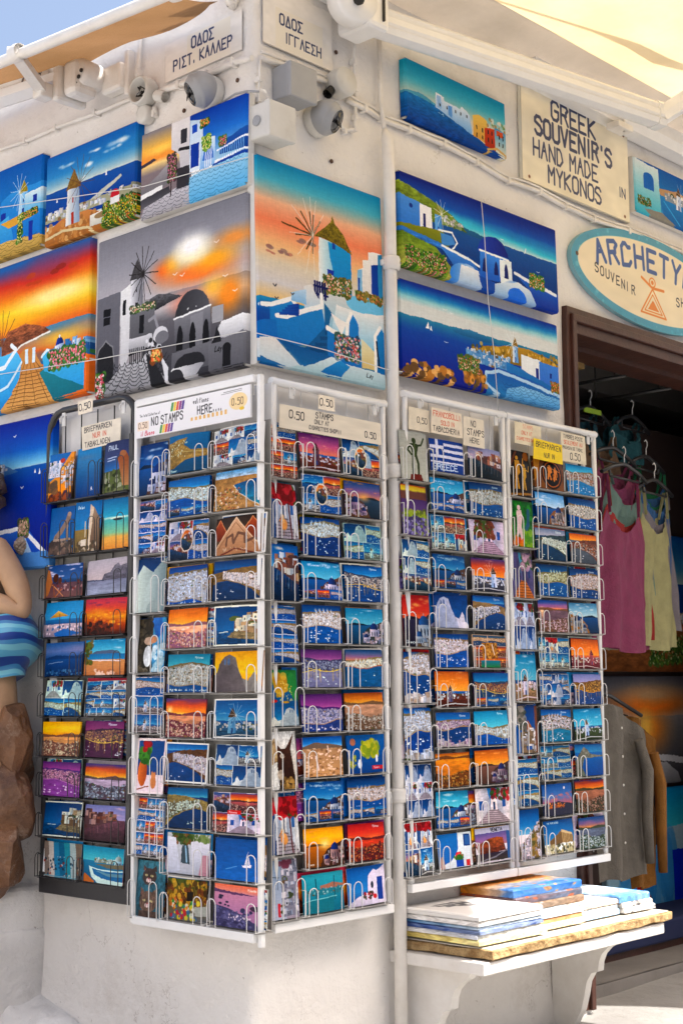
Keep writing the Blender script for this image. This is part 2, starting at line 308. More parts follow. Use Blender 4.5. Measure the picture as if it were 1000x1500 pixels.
def c_relief(p, **k):
    p.grad([(0, '3a2c24'), (1, '8a6a4c')])
    for x in (.1, .85): p.poly([(x-.3, .6), (x, .05), (x+.3, .6)], ('b8582c', '7a3418')); p.line([(x-.3, .6), (x, .05), (x+.3, .6)], .03, 'd8905c')
    p.poly([(0, .98), (.02, .8), (.5, .02), (.98, .8), (1, .98)], ('d8b088', 'b08058')); p.line([(.02, .8), (.5, .04), (.98, .8)], .03, 'e8c8a0'); p.line([(.1, .8), (.5, .16), (.9, .8)], .015, '906040')
    p.line([(.28, .75), (.3, .55), (.42, .48), (.45, .7), (.55, .45), (.68, .5), (.7, .7), (.85, .62)], .07, '7a5844'); p.line([(.15, .98), (.5, .85), (.85, .98)], .04, '7a3c2c'); p.mottle(.2, .8, .8, .9, 40, .015, ['d8c0a0', '8a6a50'])
def c_fork(p, **k):
    p.grad(SKY['deep']); p.poly([(0, .3), (.18, .1), (.55, .25), (.52, 1), (0, 1)], ('f0f0f0', 'b8bcc4'), vert=False); p.poly([(.55, .25), (.95, 0), (1, .02), (1, 1), (.5, 1)], ('c8ccd4', '8e98a8'), vert=False)
    p.poly([(.5, 1), (.55, .25), (.3, .6), (.3, 1)], 'd8dae0', .6); p.ell(.65, .95, .25, .18, 'b0b4bc')
def c_cat(p, kind=0, **k):
    if kind == 0:   # kitten drinking from a blue spout
        p.grad([(0, '4a3c30'), (1, '8a7c68')]); p.rect(.55, 0, 1, 1, '4a90c0'); p.poly([(.45, 0), (.85, 0), (.9, .25), (.7, .4)], ('3a70d0', '2050a0')); p.mottle(0, 0, .5, 1, 120, .05, ['3c3428', '5e5240', '2c2820']); p.mottle(.6, .5, .95, 1, 40, .05, ['e0e8ea', 'b8d0d8'])
        p.ell(.42, .42, .2, .07, 'c8a890'); p.ell(.58, .4, .12, .06, 'd89870'); p.ell(.4, .7, .16, .2, 'e4e0dc'); p.tex(8, .15)
    elif kind == 1:  # two tabby cats
        p.grad([(0, '4a8a94'), (1, '35606a')])
        for x, y, q, c in ((.5, .28, .24, '5a5048'), (.5, .72, .3, '7a6a58')):
            p.poly([(x-q, y-.1), (x-q*.9, y-q*.85), (x-.02, y-.1)], c); p.poly([(x+q, y-.1), (x+q*.9, y-q*.85), (x+.02, y-.1)], c); p.poly([(x-q*.8, y-.1), (x-q*.75, y-q*.6), (x-.1, y-.1)], 'a87868')
            p.ell(x, y, q, q*.62, c); p.ell(x-q*.4, y-.02, .05, .022, 'c8c890'); p.ell(x+q*.4, y-.02, .05, .022, 'c8c890'); p.ell(x, y+.06, .09, .04, 'e0d4c4'); p.ell(x, y+.03, .03, .012, 'b06060')
            for i in range(7): p.line([(x-q+.28*q*i, y-.09), (x-q*.9+.26*q*i, y+.1)], .007, '2c2622', .7)
        p.rect(.2, .88, .85, 1, '5c5044'); p.tex(16, .3)
    else:            # blue door, geranium in a clay pot and a kitten
        p.grad([(0, '1a4c9c'), (1, '16448c')]); p.rect(0, .66, 1, 1, 'e6e4e6'); p.ell(.26, .62, .17, .24, ('e08a38', 'a85418')); p.ell(.3, .3, .22, .15, '3c7a28'); p.mottle(.12, .18, .5, .44, 40, .05, ['2c6a20', '4c9a30']); p.mottle(.25, .08, .5, .2, 10, .05, ['d8202c', 'b01020'])
        p.ell(.66, .78, .09, .12, 'c89058'); p.ell(.66, .66, .08, .05, 'd09860'); p.poly([(.59, .65), (.6, .58), (.65, .63)], 'c89058'); p.poly([(.73, .65), (.72, .58), (.67, .63)], 'c89058'); p.line([(.1, .92), (.5, .86)], .02, '8a4a18'); p.border(.04)
def c_donkey(p, **k):
    p.grad([(0, 'e6e2e0'), (1, 'c0b0a0')]); p.mottle(0, .15, .3, .6, 80, .05, ['b09470', '8a7050', 'd0b890']); p.poly([(.0, .62), (.3, .52), (.5, .6), (.42, 1), (0, 1)], 'd8d4d0')
    p.poly([(.35, .34), (.3, .2), (.46, .3), (.62, .3), (.95, .02), (.8, .3), (.85, .55), (.95, 1), (.35, 1), (.38, .8), (.32, .6)], ('5a3424', '2c1a14')); p.ell(.5, .42, .07, .04, 'd8c8b8'); p.ell(.51, .42, .035, .022, '1c1210'); p.ell(.42, .74, .1, .09, 'b8a898'); p.mottle(.4, .8, .9, 1, 50, .03, ['8a6c3c', 'b08c50']); p.tex(20, .2)
def c_map(p, kind=0, **k):
    p.grad([(0, '0e62b0'), (1, '0a3f8c')]); a = p.h/p.w
    if kind == 0:
        p.mottle(.05, .02, .95, .22, 40, .09, ['2c8a4c', '1c7a44']); p.mottle(.25, .1, .6, .38, 45, .06, ['c8a030', 'b88c28', 'd8b84c']); p.mottle(.3, .3, .5, .48, 20, .035, ['c8a030', 'd8b84c']); p.mottle(.75, .1, 1, .5, 30, .07, ['2c8a4c', '3a9450']); p.mottle(.4, .2, .8, .55, 25, .014, ['d8c060', 'e8e0a0']); p.ell(.55, .58, .14, .02, 'b89030'); p.ell(.2, .56, .1, .03, 'c02c2c')
        p.sub(0, .66, 1, 1, c_lumpy, sky='blue')
    else:
        p.mottle(.4, .15, .8, .55, 60, .08, ['b8b428', 'd0c838', '8aa028']); p.mottle(.03, .5, .2, .85, 20, .04, ['b8b428', 'c8c038']); p.ell(.16, .18, .07, .1, 'c08060'); p.ell(.3, .75, .05, .12, 'e8eef4'); p.ell(.76, .62, .035, .1, 'f0f0f0'); p.rect(.62, .8, .92, .9, 'c82838'); p.text('Mykonos', .66, .82, .05, 'ffffff', w=.14, jit=0)
def c_statue(p, **k):
    p.grad([(0, 'b4b2b4'), (1, 'c8c6c6')]); c = '3c4a2a'
    p.ell(.5, .19, .075, .06, c); p.poly([(.4, .25), (.6, .24), (.66, .3), (.6, .42), (.58, .52), (.42, .52), (.4, .4), (.34, .3)], c); p.line([(.38, .28), (.24, .38), (.38, .48)], .045, c); p.line([(.62, .28), (.76, .26), (.86, .12)], .04, c)
    p.line([(.45, .5), (.42, .68), (.4, .86)], .06, c); p.line([(.55, .5), (.62, .66), (.6, .86)], .06, c); p.poly([(.3, .88), (.7, .86), (.76, 1), (.28, 1)], '7a2c20'); p.line([(.52, .26), (.5, .5)], .02, '6c7c4c')
def c_flag(p, **k):
    b = '1840a0'; p.grad([(0, 'f0f0f4'), (1, 'f0f0f4')])
    for i in range(5): p.rect(0, i*2/9*.86, 1, (i*2+1)/9*.86, b)
    p.rect(0, 0, .38, .86*5/9, b); p.rect(.15, 0, .23, .86*5/9, 'f0f0f4'); p.rect(0, .86*2/9, .38, .86*3/9, 'f0f0f4'); p.rect(0, .72, 1, 1, b); p.text('GREECE', .05, .75, .17, 'e8f4fa', w=.2, sx=.8, jit=0)
def c_vase(p, kind=0, **k):
    p.grad([(0, '1c1410'), (1, '2a1c10')]); f = 'c89a2c'
    def man(x, y, q, c):
        p.ell(x, y, .05*q, .035*q, c); p.poly([(x-.08*q, y+.04*q), (x+.08*q, y+.04*q), (x+.1*q, y+.24*q), (x+.02*q, y+.3*q), (x+.06*q, y+.52*q), (x, y+.52*q), (x-.02*q, y+.34*q), (x-.07*q, y+.52*q), (x-.12*q, y+.52*q), (x-.07*q, y+.26*q)], c); p.line([(x+.06*q, y+.08*q), (x+.2*q, y+.12*q), (x+.24*q, y)], .025*q, c)
    if kind == 0: man(.32, .16, 1.3, f); man(.66, .3, 1.05, 'd0a838'); p.line([(.05, .3), (.3, .02)], .06, '6a3c1c'); p.ell(.8, .1, .16, .1, 'b8742c', .8); p.line([(0, .96), (1, .92)], .05, 'a87c28')
    else:
        p.grad([(0, '6a4424'), (1, '8a5c2c')]); p.ell(.58, .5, .36, .48, '2a1810'); p.ell(.58, .5, .31, .42, 'b06a28'); p.ell(.58, .5, .28, .38, '1c120c'); man(.5, .24, .85, 'd8903c'); man(.7, .3, .7, 'd8903c'); p.mottle(.38, .5, .75, .7, 10, .05, ['d8903c', 'c07828']); p.poly([(0, 0), (.2, 0), (.1, .6), (0, .8)], 'b8862c')
def c_nymph(p, **k):
    p.grad([(0, '0c6a2c'), (1, '3c8a1c')]); p.mottle(.0, .0, 1, 1, 90, .07, ['0c5a24', '1c7a2c', '2c9a30']); p.mottle(.4, .65, 1, 1, 40, .07, ['8ab828', '5a9a1c']); p.mottle(0, .8, .4, 1, 16, .06, ['d8901c', 'c85a1c'])
    c = 'd8ccd4'; p.ell(.32, .15, .07, .06, c); p.poly([(.22, .22), (.42, .2), (.44, .42), (.4, .55), (.42, .8), (.34, .86), (.28, .7), (.2, .8), (.14, .78), (.22, .5)], c); p.line([(.4, .25), (.5, .4)], .03, c); p.line([(.75, .2), (.7, .5), (.6, .6)], .1, '2c5a9a', .8)
def c_lav(p, **k):
    p.grad([(0, 'c83c20'), (.08, 'f0c020'), (.26, 'e8d038'), (.34, '7a4a3c')], y1=.4); p.grad([(0, '5a3470'), (1, '8a72a8')], y0=.28); p.grad([(0, '6a7428'), (1, '8a9a30')], y0=.55, y1=.64)
    for i in range(9): p.line([(.5+.02*(i-4), .62), (.5+.3*(i-4), 1)], .03, '4c3c6c'); 
    p.mottle(0, .62, 1, 1, 120, .025, ['b8a8d0', '8a78b8', '5a4a80', '8a9a40']); p.mottle(.1, .5, .9, .6, 30, .04, ['a8b838', '6a7a28']); p.cap('', 0, 0)
def c_boat(p, kind=0, **k):
    if kind == 0:
        p.grad([(0, '0c4f9e'), (1, '1668c0')]); p.tex(20, .08, asp=.4); p.line([(.25, .74), (.5, .66)], .012, '8cc0e0'); p.poly([(.66, .6), (.72, .28), (.71, .6)], 'f0f0ee'); p.poly([(.72, .6), (.72, .36), (.77, .6)], 'e0e0e0'); p.poly([(.6, .62), (.8, .6), (.78, .66), (.63, .67)], 'f4f4f4')
    elif kind == 1:   # row boat bow and chapel
        p.grad(SKY['teal'], y1=.45); p.grad([(0, '2a80b8'), (1, '1c5a94')], y0=.4); p.town(.3, .75, .34, .44, 40, .05); p.dome(.86, .48, .24, dome='e8ecf4'); p.poly([(.3, .48), (1, .44), (1, .56), (.6, .56)], '8a7a68')
        p.poly([(.16, .55), (.45, .62), (1, .6), (1, 1), (.4, 1), (.22, .82)], 'e8eef2'); p.poly([(.24, .6), (.5, .66), (1, .63), (1, .9), (.5, .86), (.3, .76)], '2a6cb4'); p.poly([(.32, .66), (.6, .7), (1, .68), (1, .76), (.6, .78)], '7a9ab8'); p.poly([(.05, .75), (.3, .95), (.3, 1), (0, 1)], 'd87838')
    elif kind == 2:   # calm water with a sailing boat, tall
        p.grad([(0, '2a86c8'), (.35, '3a7ab4'), (1, '0c3c8c')]); p.ell(.4, .2, .4, .05, '6a7a98', .5, soft=.7); p.poly([(.62, .86), (.65, .79), (.68, .86)], 'f4f4f4'); p.line([(.6, .87), (.7, .87)], .01, 'f4f4f4')
    else:             # beach fading into orange
        p.grad([(0, '0c62b4'), (.35, '3aa0d8'), (.38, 'd8e8ec'), (.42, '58b0c8'), (.68, '9ac8b0'), (.76, 'f0b468'), (1, 'ee9c50')]); p.ell(.55, .42, .18, .025, '3a4450'); p.line([(.3, .4), (.8, .37)], .02, 'f0f0f0')
def c_parasol(p, kind=0, **k):
    if kind == 0:
        p.grad([(0, '1c4c94'), (1, '3a70b0')], y1=.5); clouds(p, .35, 12, 'ffffff', .9); p.grad([(0, '2a5c94'), (1, '1c4478')], y0=.44, y1=.56); p.grad([(0, '6a5058'), (1, '8a6a60')], y0=.55); p.mottle(.3, .5, 1, .8, 50, .03, ['4c3440', 'c8b4a8', '8a3c30'])
        p.poly([(0, .1), (.1, .15), (.2, .5), (.1, .9), (0, 1)], 'c08848'); p.ell(.28, .4, .07, .13, '5a3420'); p.ell(.4, .48, .05, .1, '6a4028'); p.line([(.2, .6), (.5, .95)], .03, 'e0b070'); p.line([(.45, .75), (.3, .98)], .03, 'c88848'); p.line([(.22, .58), (.28, .98)], .03, 'a86c38')
    else:
        p.grad([(0, '1c8ac8'), (1, '48a8d8')], y1=.55); p.grad([(0, '2a7ab8'), (1, '1c5490')], y0=.5, y1=.66); p.grad([(0, 'c8c0c0'), (1, '8a8894')], y0=.64); p.mottle(.1, .66, 1, .95, 60, .03, ['f0ece8', '3c4c6c', '2c64a8']); p.poly([(.15, .46), (.38, .26), (.66, .42), (.4, .44)], ('e8c860', 'b08c30')); p.line([(.42, .36), (.44, .9)], .02, '5a4a3c'); p.poly([(.3, .9), (.55, .78), (.95, .9), (.7, 1), (.35, 1)], '2c68b8')
def c_misc(p, kind, **k):
    if kind == 'rock':      # violet misty castle rock
        p.grad([(0, 'c8c0d0'), (1, 'd8c8cc')], y1=.6); p.poly([(.4, .6), (.45, .42), (.6, .38), (.7, .2), (.78, .14), (.84, .22), (1, .2), (1, .66), (.4, .66)], ('8a8494', '6a6478')); p.gl(.3); p.grad([(0, '8e8cae'), (1, 'b0b0d0')], y0=.6); p.line([(0, .58), (.45, .6)], .03, '4c4c74'); p.tex(10, .15, 0, .6, 1, 1, asp=.4)
    elif kind == 'fire':
        p.grad([(0, 'd04060'), (.25, 'e0583c'), (.5, 'f0a020'), (.7, 'c05018'), (1, '5a2418')], wob=.2); p.mottle(.1, .35, 1, .75, 60, .05, ['ffc838', 'f09020', 'e07018'], .6, .5); p.mottle(0, .65, .7, 1, 80, .05, ['4a2018', '6a2c1c', '2c1410']); p.mottle(0, .1, 1, .2, 8, .08, ['8a3c6a'], .5, .3)
    elif kind == 'bluedusk':
        p.grad([(0, '2a5cb0'), (.25, '6a7cc0'), (.5, '1c4c9c'), (1, '0c2c6c')]); p.poly([(0, .45), (.3, .38), (.7, .42), (1, .4), (1, .5), (0, .5)], '1c3c80'); p.ell(.85, .2, .3, .15, 'b0a0d0', .5, soft=.8); p.line([(.1, .62), (.5, .57)], .014, 'b0c4e0'); p.mottle(0, .8, 1, 1, 70, .03, ['2a5c9c', '0c2450', '5a8cc0'])
    elif kind == 'palm':
        p.grad(SKY['teal'], y1=.4); clouds(p, .3, 6); p.poly([(.1, .42), (.3, .32), (.7, .3), (.9, .4)], '5a6c8a'); p.grad([(0, '1c74b0'), (1, '2a8cc0')], y0=.4, y1=.56); p.grad([(0, 'd8a468'), (1, 'c88850')], y0=.56); p.line([(.2, .58), (.9, .6)], .025, 'f0f0f0'); p.mottle(.3, .85, .9, 1, 40, .04, ['f0d8c0', 'b07850']); p.mottle(0, 0, .18, .7, 50, .06, ['6a7c2c', '8a6c2c', '4c5a20'])
    elif kind == 'shops':
        for i, c in enumerate(['9a8a80', 'd8d0c8', '3a88b8', '1c6c9c', '2a9ab0', 'b8c8c8', '8a7868']): p.poly([(i/7-.02, 0), ((i+1)/7, 0), ((i+1)/7+.1, 1), (i/7+.08, 1)], c)
        p.mottle(0, .4, 1, .95, 60, .03, ['e8e0d8', '2c3c50', '1c4c80', 'b04030']); p.line([(0, .95), (1, .97)], .03, '8ab0c0')
    elif kind == 'pel2':     # misty tall harbour houses
        p.grad([(0, '8aa0bc'), (1, 'b8c4d8')]); p.rect(.55, 0, 1, 1, 'a8a4b4'); p.town(.42, .95, .02, .95, 60, .1, ('e4e8f0', 'c4ccd8', '8a90a4'), dark='3c4458', gap='8a8ca0'); p.line([(.35, .3), (.1, .28)], .012, '3c4c5c'); p.line([(.3, .1), (.32, .5)], .01, '4c5c6c'); p.rect(.28, .72, .36, .95, 'c03848'); p.mottle(.4, 0, .8, .1, 12, .05, ['7a4458'])
    elif kind == 'lion':
        p.grad([(0, '0c5cb0'), (1, '2a78c0')]); p.mottle(0, .7, 1, 1, 90, .06, ['7a6c60', '4c4440', 'a89880', '5c544c']); p.line([(.3, .64), (.5, .5), (.72, .3), (.78, .18)], .12, '9a8c7c'); p.ell(.78, .16, .08, .05, 'b8a894'); p.line([(.74, .4), (.76, .68)], .05, 'c0b4a4'); p.line([(.3, .62), (.32, .7)], .05, '8a7c6c'); p.rect(.2, .66, .9, .71, 'b0a490')
    elif kind == 'ruin':
        p.grad([(0, '0c62b4'), (1, '4a94cc')]); p.grad([(0, '9a8450'), (1, '7a6a4c')], y0=.55); p.poly([(.55, .06), (.7, .14), (.95, .36), (.98, 1), (.6, 1), (.62, .4)], ('a8907c', '6c5848')); p.poly([(.55, .06), (.68, .14), (.64, .98), (.58, .98)], 'd8c8b4'); p.mottle(.1, .8, .9, 1, 40, .04, ['d0c4b0', '5c5040']); p.rect(.3, .75, .5, .88, 'd8d0c4'); p.line([(.42, .4), (.44, .7)], .03, 'c8bca8'); p.cap('Delos', .1, .08)
    elif kind == 'paul':
        p.grad([(0, '3c3c6a'), (.3, '4c4c80'), (.55, '3a70b8'), (.6, '6a8ac0')]); p.grad([(0, '5a6038'), (1, '8a8a60')], y0=.58); p.mottle(0, .6, 1, .95, 60, .04, ['3c4424', '707a40', 'c8c4a8']); p.poly([(.6, .35), (.7, .25), (.88, .25), (1, .4), (1, .9), (.8, .9), (.7, .6)], ('a85c38', 'd09868')); p.ell(.78, .26, .1, .06, 'b87850'); p.line([(.12, .6), (.12, .8)], .02, 'd8ccb0'); p.line([(.3, .6), (.3, .8)], .02, 'd8ccb0')
        p.text('PAUL', .22, .08, .09, 'f0f0f4', w=.15, jit=0); p.line([(.2, .32), (.55, .32)], .02, 'd8d8e8'); p.line([(.2, .37), (.5, .37)], .02, 'd8d8e8')
    elif kind == 'oia':
        p.grad([(0, '1c66b8'), (1, '4a90cc')]); p.poly([(.0, .6), (.3, .5), (.55, .3), (.85, 0), (1, 0), (1, 1), (0, 1)], 'e0a040'); p.town(0, .5, .2, .5, 40, .08, ('f6f6fa', 'dce4f0'), gap='c8d4e4'); p.town(.5, 1, lambda x: .6-.55*x, .8, 60, .08, ('f4f0ea', 'e8b860', 'd8d8e0'), gap='d8982c'); p.ell(.55, .78, .2, .13, 'f0a020'); p.mottle(0, .85, 1, 1, 60, .05, ['6a3c28', '3c2c58', 'a85c30']); p.ell(.55, .16, .1, .05, 'b84838'); p.mottle(0, .6, .4, .85, 30, .05, ['8a6a4c', '6a5a48'])
    elif kind == 'fall':
        p.grad([(0, 'd8dcd8'), (1, 'c0c4c8')]); p.mottle(.12, .0, .6, .25, 90, .06, ['4c6a28', '6c7c34', '8a5c30', '3a5420']); p.poly([(.36, .3), (.5, .28), (.56, .75), (.34, .72)], '4c5c64'); p.line([(.44, .32), (.48, .68)], .05, 'a8c8dc'); p.poly([(.0, .1), (.2, .12), (.34, .9), (.1, 1), (0, 1)], ('f0f2f4', 'c8ccd4')); p.poly([(.56, .2), (1, .1), (1, .9), (.62, .85)], ('f4f4f4', 'c0c4cc')); p.poly([(.84, .5), (.98, .5), (1, 1), (.78, 1)], 'c89aa0'); p.mottle(.62, .02, 1, .16, 30, .05, ['5c7834', '8aa060'])
    elif kind == 'taverna':
        p.grad([(0, '5a6a28'), (.4, '8a6420'), (1, '6c6c74')]); p.mottle(0, .02, 1, .6, 100, .06, ['c89428', 'e0b040', '4c3414', '7a3c1c']); p.rect(.5, .3, .66, .52, '2a1c10'); 
        for i in range(4): p.line([(.2+.2*i, .0), (.5+.12*i, .5)], .014, '2c2410')
        p.mottle(.1, .5, .8, .95, 80, .05, ['c82c3c', 'e8d048', '3c9a4c', 'd87028', 'e8e4dc', '4c6aa8']); p.poly([(.7, .65), (1, .6), (1, .85), (.72, .86)], 'b8b4ae')
    elif kind == 'rocks':
        p.grad([(0, 'e88468'), (.14, 'e09488'), (.2, 'c894b4'), (1, '9a78a8')]); p.poly([(0, .12), (.4, .16), (.9, .2), (.5, .22), (0, .2)], '6a4878'); p.mottle(.1, .28, .35, .5, 10, .05, ['3c3458'], 1, .5); p.ell(.88, .5, .12, .06, '4c3854'); p.poly([(0, .5), (.3, .55), (.6, .66), (.9, .85), (1, 1), (0, 1)], '4c4478'); p.mottle(0, .55, .8, 1, 90, .05, ['5c5490', '3c3464', '6c649c'], 1, .6); p.mottle(.3, .68, .8, .8, 20, .02, ['e8e0f0']); p.cap('Mykonos', .7, .05)
    elif kind == 'delos':
        p.grad(SKY['blue'], y1=.25); p.poly([(0, .25), (.3, .14), (.7, .2), (1, .26), (1, .4), (0, .4)], '7a6c58'); p.grad([(0, 'b09468'), (1, 'c8a46c')], y0=.3); p.mottle(0, .3, 1, 1, 160, .04, ['e0cca4', '8a6c44', 'f0e0c0', 'a8845c'], .9, .5); p.line([(.3, .5), (.35, .8)], .05, 'e8e0d0'); p.line([(.6, .25), (.62, .4)], .04, 'e0d4bc')
    elif kind == 'lagoon':
        p.grad([(0, '38a8c8'), (1, '0c6c94')]); p.poly([(.4, .32), (.7, .26), (1, .34), (1, .4), (.4, .4)], 'b87868'); p.town(.1, 1, .4, .55, 50, .05, ('8cc8d8', '4c98b4', 'c8e0e8'), gap='2c7c98'); p.line([(.3, .15), (.32, .7)], .04, '1c5a74'); p.line([(.75, .12), (.76, .7)], .03, '1c5a74'); p.poly([(0, .72), (.15, .66), (.72, .64), (.72, .98), (.1, 1)], '1c7894'); p.line([(0, .7), (.2, .65), (.8, .62)], .02, '9ad0dc')
    elif kind == 'whitearch':
        p.grad([(0, '0c58ac'), (.6, '2c84c8'), (1, '2a4c9c')]); p.poly([(.5, .8), (.52, .25), (.62, .15), (.68, .1), (.76, .15), (1, .02), (1, 1), (.4, 1)], 'e8e4e8'); p.poly([(0, .95), (.25, .75), (.5, .68), (.6, .9), (.6, 1), (0, 1)], ('f0ecec', 'c8c4cc')); p.rect(.76, .32, .92, .9, '1c3ca0'); p.ell(.62, .5, .035, .09, '2c3048'); p.mottle(.4, .68, .62, .85, 25, .035, ['4c3c34', 'b02430', '3c5c34']); p.ell(.68, .8, .05, .06, 'd02830')
    elif kind == 'gold':
        c_grid(p, 2, 3, seq=[c_sun, c_harbour]); p.tint('f0a040', .35); p.rect(.26, .24, .7, .72, 'b8842c'); p.mottle(.26, .24, .7, .72, 70, .03, ['d8b060', '8a5c20', '6a4018']); p.line([(.55, .3), (.6, .6)], .04, 'e8e0d0'); p.grad([(0, '1c7aa0'), (1, '2c8a4c')], x0=.2, y0=.78, x1=.75, y1=1)
    elif kind == 'venetia':
        p.grad([(0, 'e8e8ec'), (.1, 'd8dce8')], y1=.16); p.text('VENETIA', .42, .03, .09, '1c1c24', w=.2, jit=0); p.grad([(0, '6a5ca0'), (.5, 'a07ab0'), (1, 'c89090')], y0=.15, y1=.5); p.poly([(.0, .5), (.2, .38), (.4, .3), (.6, .28), (.76, .32), (.84, .7), (.1, .75)], ('b8662c', '6a3424')); p.gl(.4); p.grad([(0, '3c3048'), (1, '54503c')], y0=.72); p.line([(.0, .95), (.5, .85), (.9, .68)], .04, '8c8c94'); p.rect(.88, .15, 1, 1, '3a64a8'); p.line([(0, .97), (1, .97)], .05, 'e0e0e0')
    elif kind == 'potwall':
        p.grad([(0, '1c6ac0'), (1, '2c58b4')]); p.poly([(.6, 0), (1, 0), (1, 1), (0, 1), (0, .95), (.35, .78), (.52, .6), (.58, .45)], ('ececf2', 'd4d0dc')); p.rect(.76, .06, .96, .4, '1c3c8c'); p.rect(.8, .1, .94, .36, '3a5ca8'); p.ell(.6, .72, .13, .1, '3c6c2c'); p.mottle(.45, .58, .72, .7, 16, .03, ['d82c34', '4c8a34']); p.rect(.5, .78, .72, .98, '1c3cb0'); p.rect(.8, .8, .92, .98, 'c83038'); p.ell(.1, .85, .06, .22, 'c09890')
    elif kind == 'parth':
        p.grad([(0, '0c50a4'), (1, '3a8acc')], y1=.7); p.poly([(.12, .62), (.56, .32), (.9, .44), (.94, .54), (.94, .72), (.56, .7), (.2, .78)], '8a6c48'); p.poly([(.56, .3), (.92, .44), (.92, .5), (.54, .38)], 'd8c098')
        for i in range(8): p.line([(.57+.048*i, .4+.016*i), (.57+.048*i, .7)], .022, 'd8bc8c')
        for i in range(7): p.line([(.2+.05*i, .6-.03*i), (.2+.05*i, .75)], .02, '6c5438')
        p.mottle(0, .74, 1, 1, 120, .045, ['e0d8b8', '9a8c68', 'c8bc94', '4c4c34']); p.cap('THE PARTHENON', .1, .06, .05)
    elif kind == 'moon':
        p.grad([(0, '1c54ac'), (.4, '5a7cc0'), (.6, 'c07a80'), (1, '4a4468')]); p.ell(.72, .14, .03, .05, 'f4f4f4'); p.mottle(.3, .3, 1, .5, 20, .08, ['e09078', 'b87890'], .5, .4); p.poly([(0, .6), (.5, .55), (1, .65), (1, 1), (0, 1)], '3c3c54'); p.mottle(.15, .6, .7, .75, 60, .025, ['f0a838', 'd88428', 'b86c3c']); p.cap('', 0, 0)
    elif kind == 'cliff':
        p.grad([(0, '1c5ca8'), (1, '4a90c0')], y1=.3); p.grad([(0, '1c60b0'), (1, '0c3c94')], y0=.25); p.poly([(0, .5), (.12, .3), (.3, .08), (.42, .16), (.5, .3), (.8, .36), (1, .34), (1, .4), (.3, .44), (.2, .7), (.3, 1), (0, 1)], ('8a8074', '6a6c60')); p.gl(.3)
    elif kind == 'stone':
        p.grad(SKY['deep']); p.mottle(.1, .0, .4, .5, 60, .06, ['9a9488', '6c6a60', '4c5448']); p.poly([(.5, .3), (.75, .5), (.72, .62), (.45, .5)], 'a86c34'); p.town(.15, .9, .55, 1, 50, .1, ('eceae4', 'b8b0a8', '9a8468'), gap='7a6a50'); p.rect(.85, 0, 1, 1, '7a4c38'); p.rect(.4, .84, .65, .92, '1c4c9c')
    elif kind == 'stairtown':
        p.grad(SKY['blue'], y1=.5); p.town(.0, 1, lambda x: .75-.5*x, 1, 120, .09, ('f0f0f4', 'd8dce4', 'b8b4b8'), gap='7a7050'); p.mottle(.5, .5, .8, .95, 50, .04, ['8a7a3c', '5c6430', 'a8904c'])
    elif kind == 'ruined':
        p.grad([(0, '2a5cb0'), (1, '3a4c8c')])
def flowers(p, x0, y0, x1, y1, n=60, cols=('d04a5c', 'e8a0b0', 'c83040', 'f0d8dc'), leaf=('2c5c28', '4c8030', '1c3c20'), r=.018):
    p.mottle(x0, y0, x1, y1, n, r*1.15, list(leaf), .9); p.mottle(x0, y0, x1, y1, n*2, r*.55, list(leaf)+['6c8c3c', '3c5c20'], .9); p.mottle(x0, y0, x1, y1, n+20, r*.38, list(cols), .95)
def birds(p, pts, c='f0f0f0', q=.014):
    for x, y in pts: p.line([(x-q, y-q*.6), (x, y), (x+q, y-q*.8)], .006, c)
def cobbles(p, poly, c=('b8d8e8', '8cc0dc'), ln='3c7894', n=9):
    p.poly(poly, c); xs, ys = [q[0] for q in poly], [q[1] for q in poly]; x0, x1, y0, y1 = min(xs), max(xs), min(ys), max(ys)
    for j in range(n):
        y = y0+(y1-y0)*(j+.5)/n; k = 4+int(9*(1-j/n))
        for i in range(k):
            x = x0+(x1-x0)*(i+.5*(j % 2))/k; w = (x1-x0)/k*.5
            p.line([(x-w, y-.012), (x-w*.5, y+.01), (x+w*.4, y+.012), (x+w, y-.008)], .005, ln, .7)
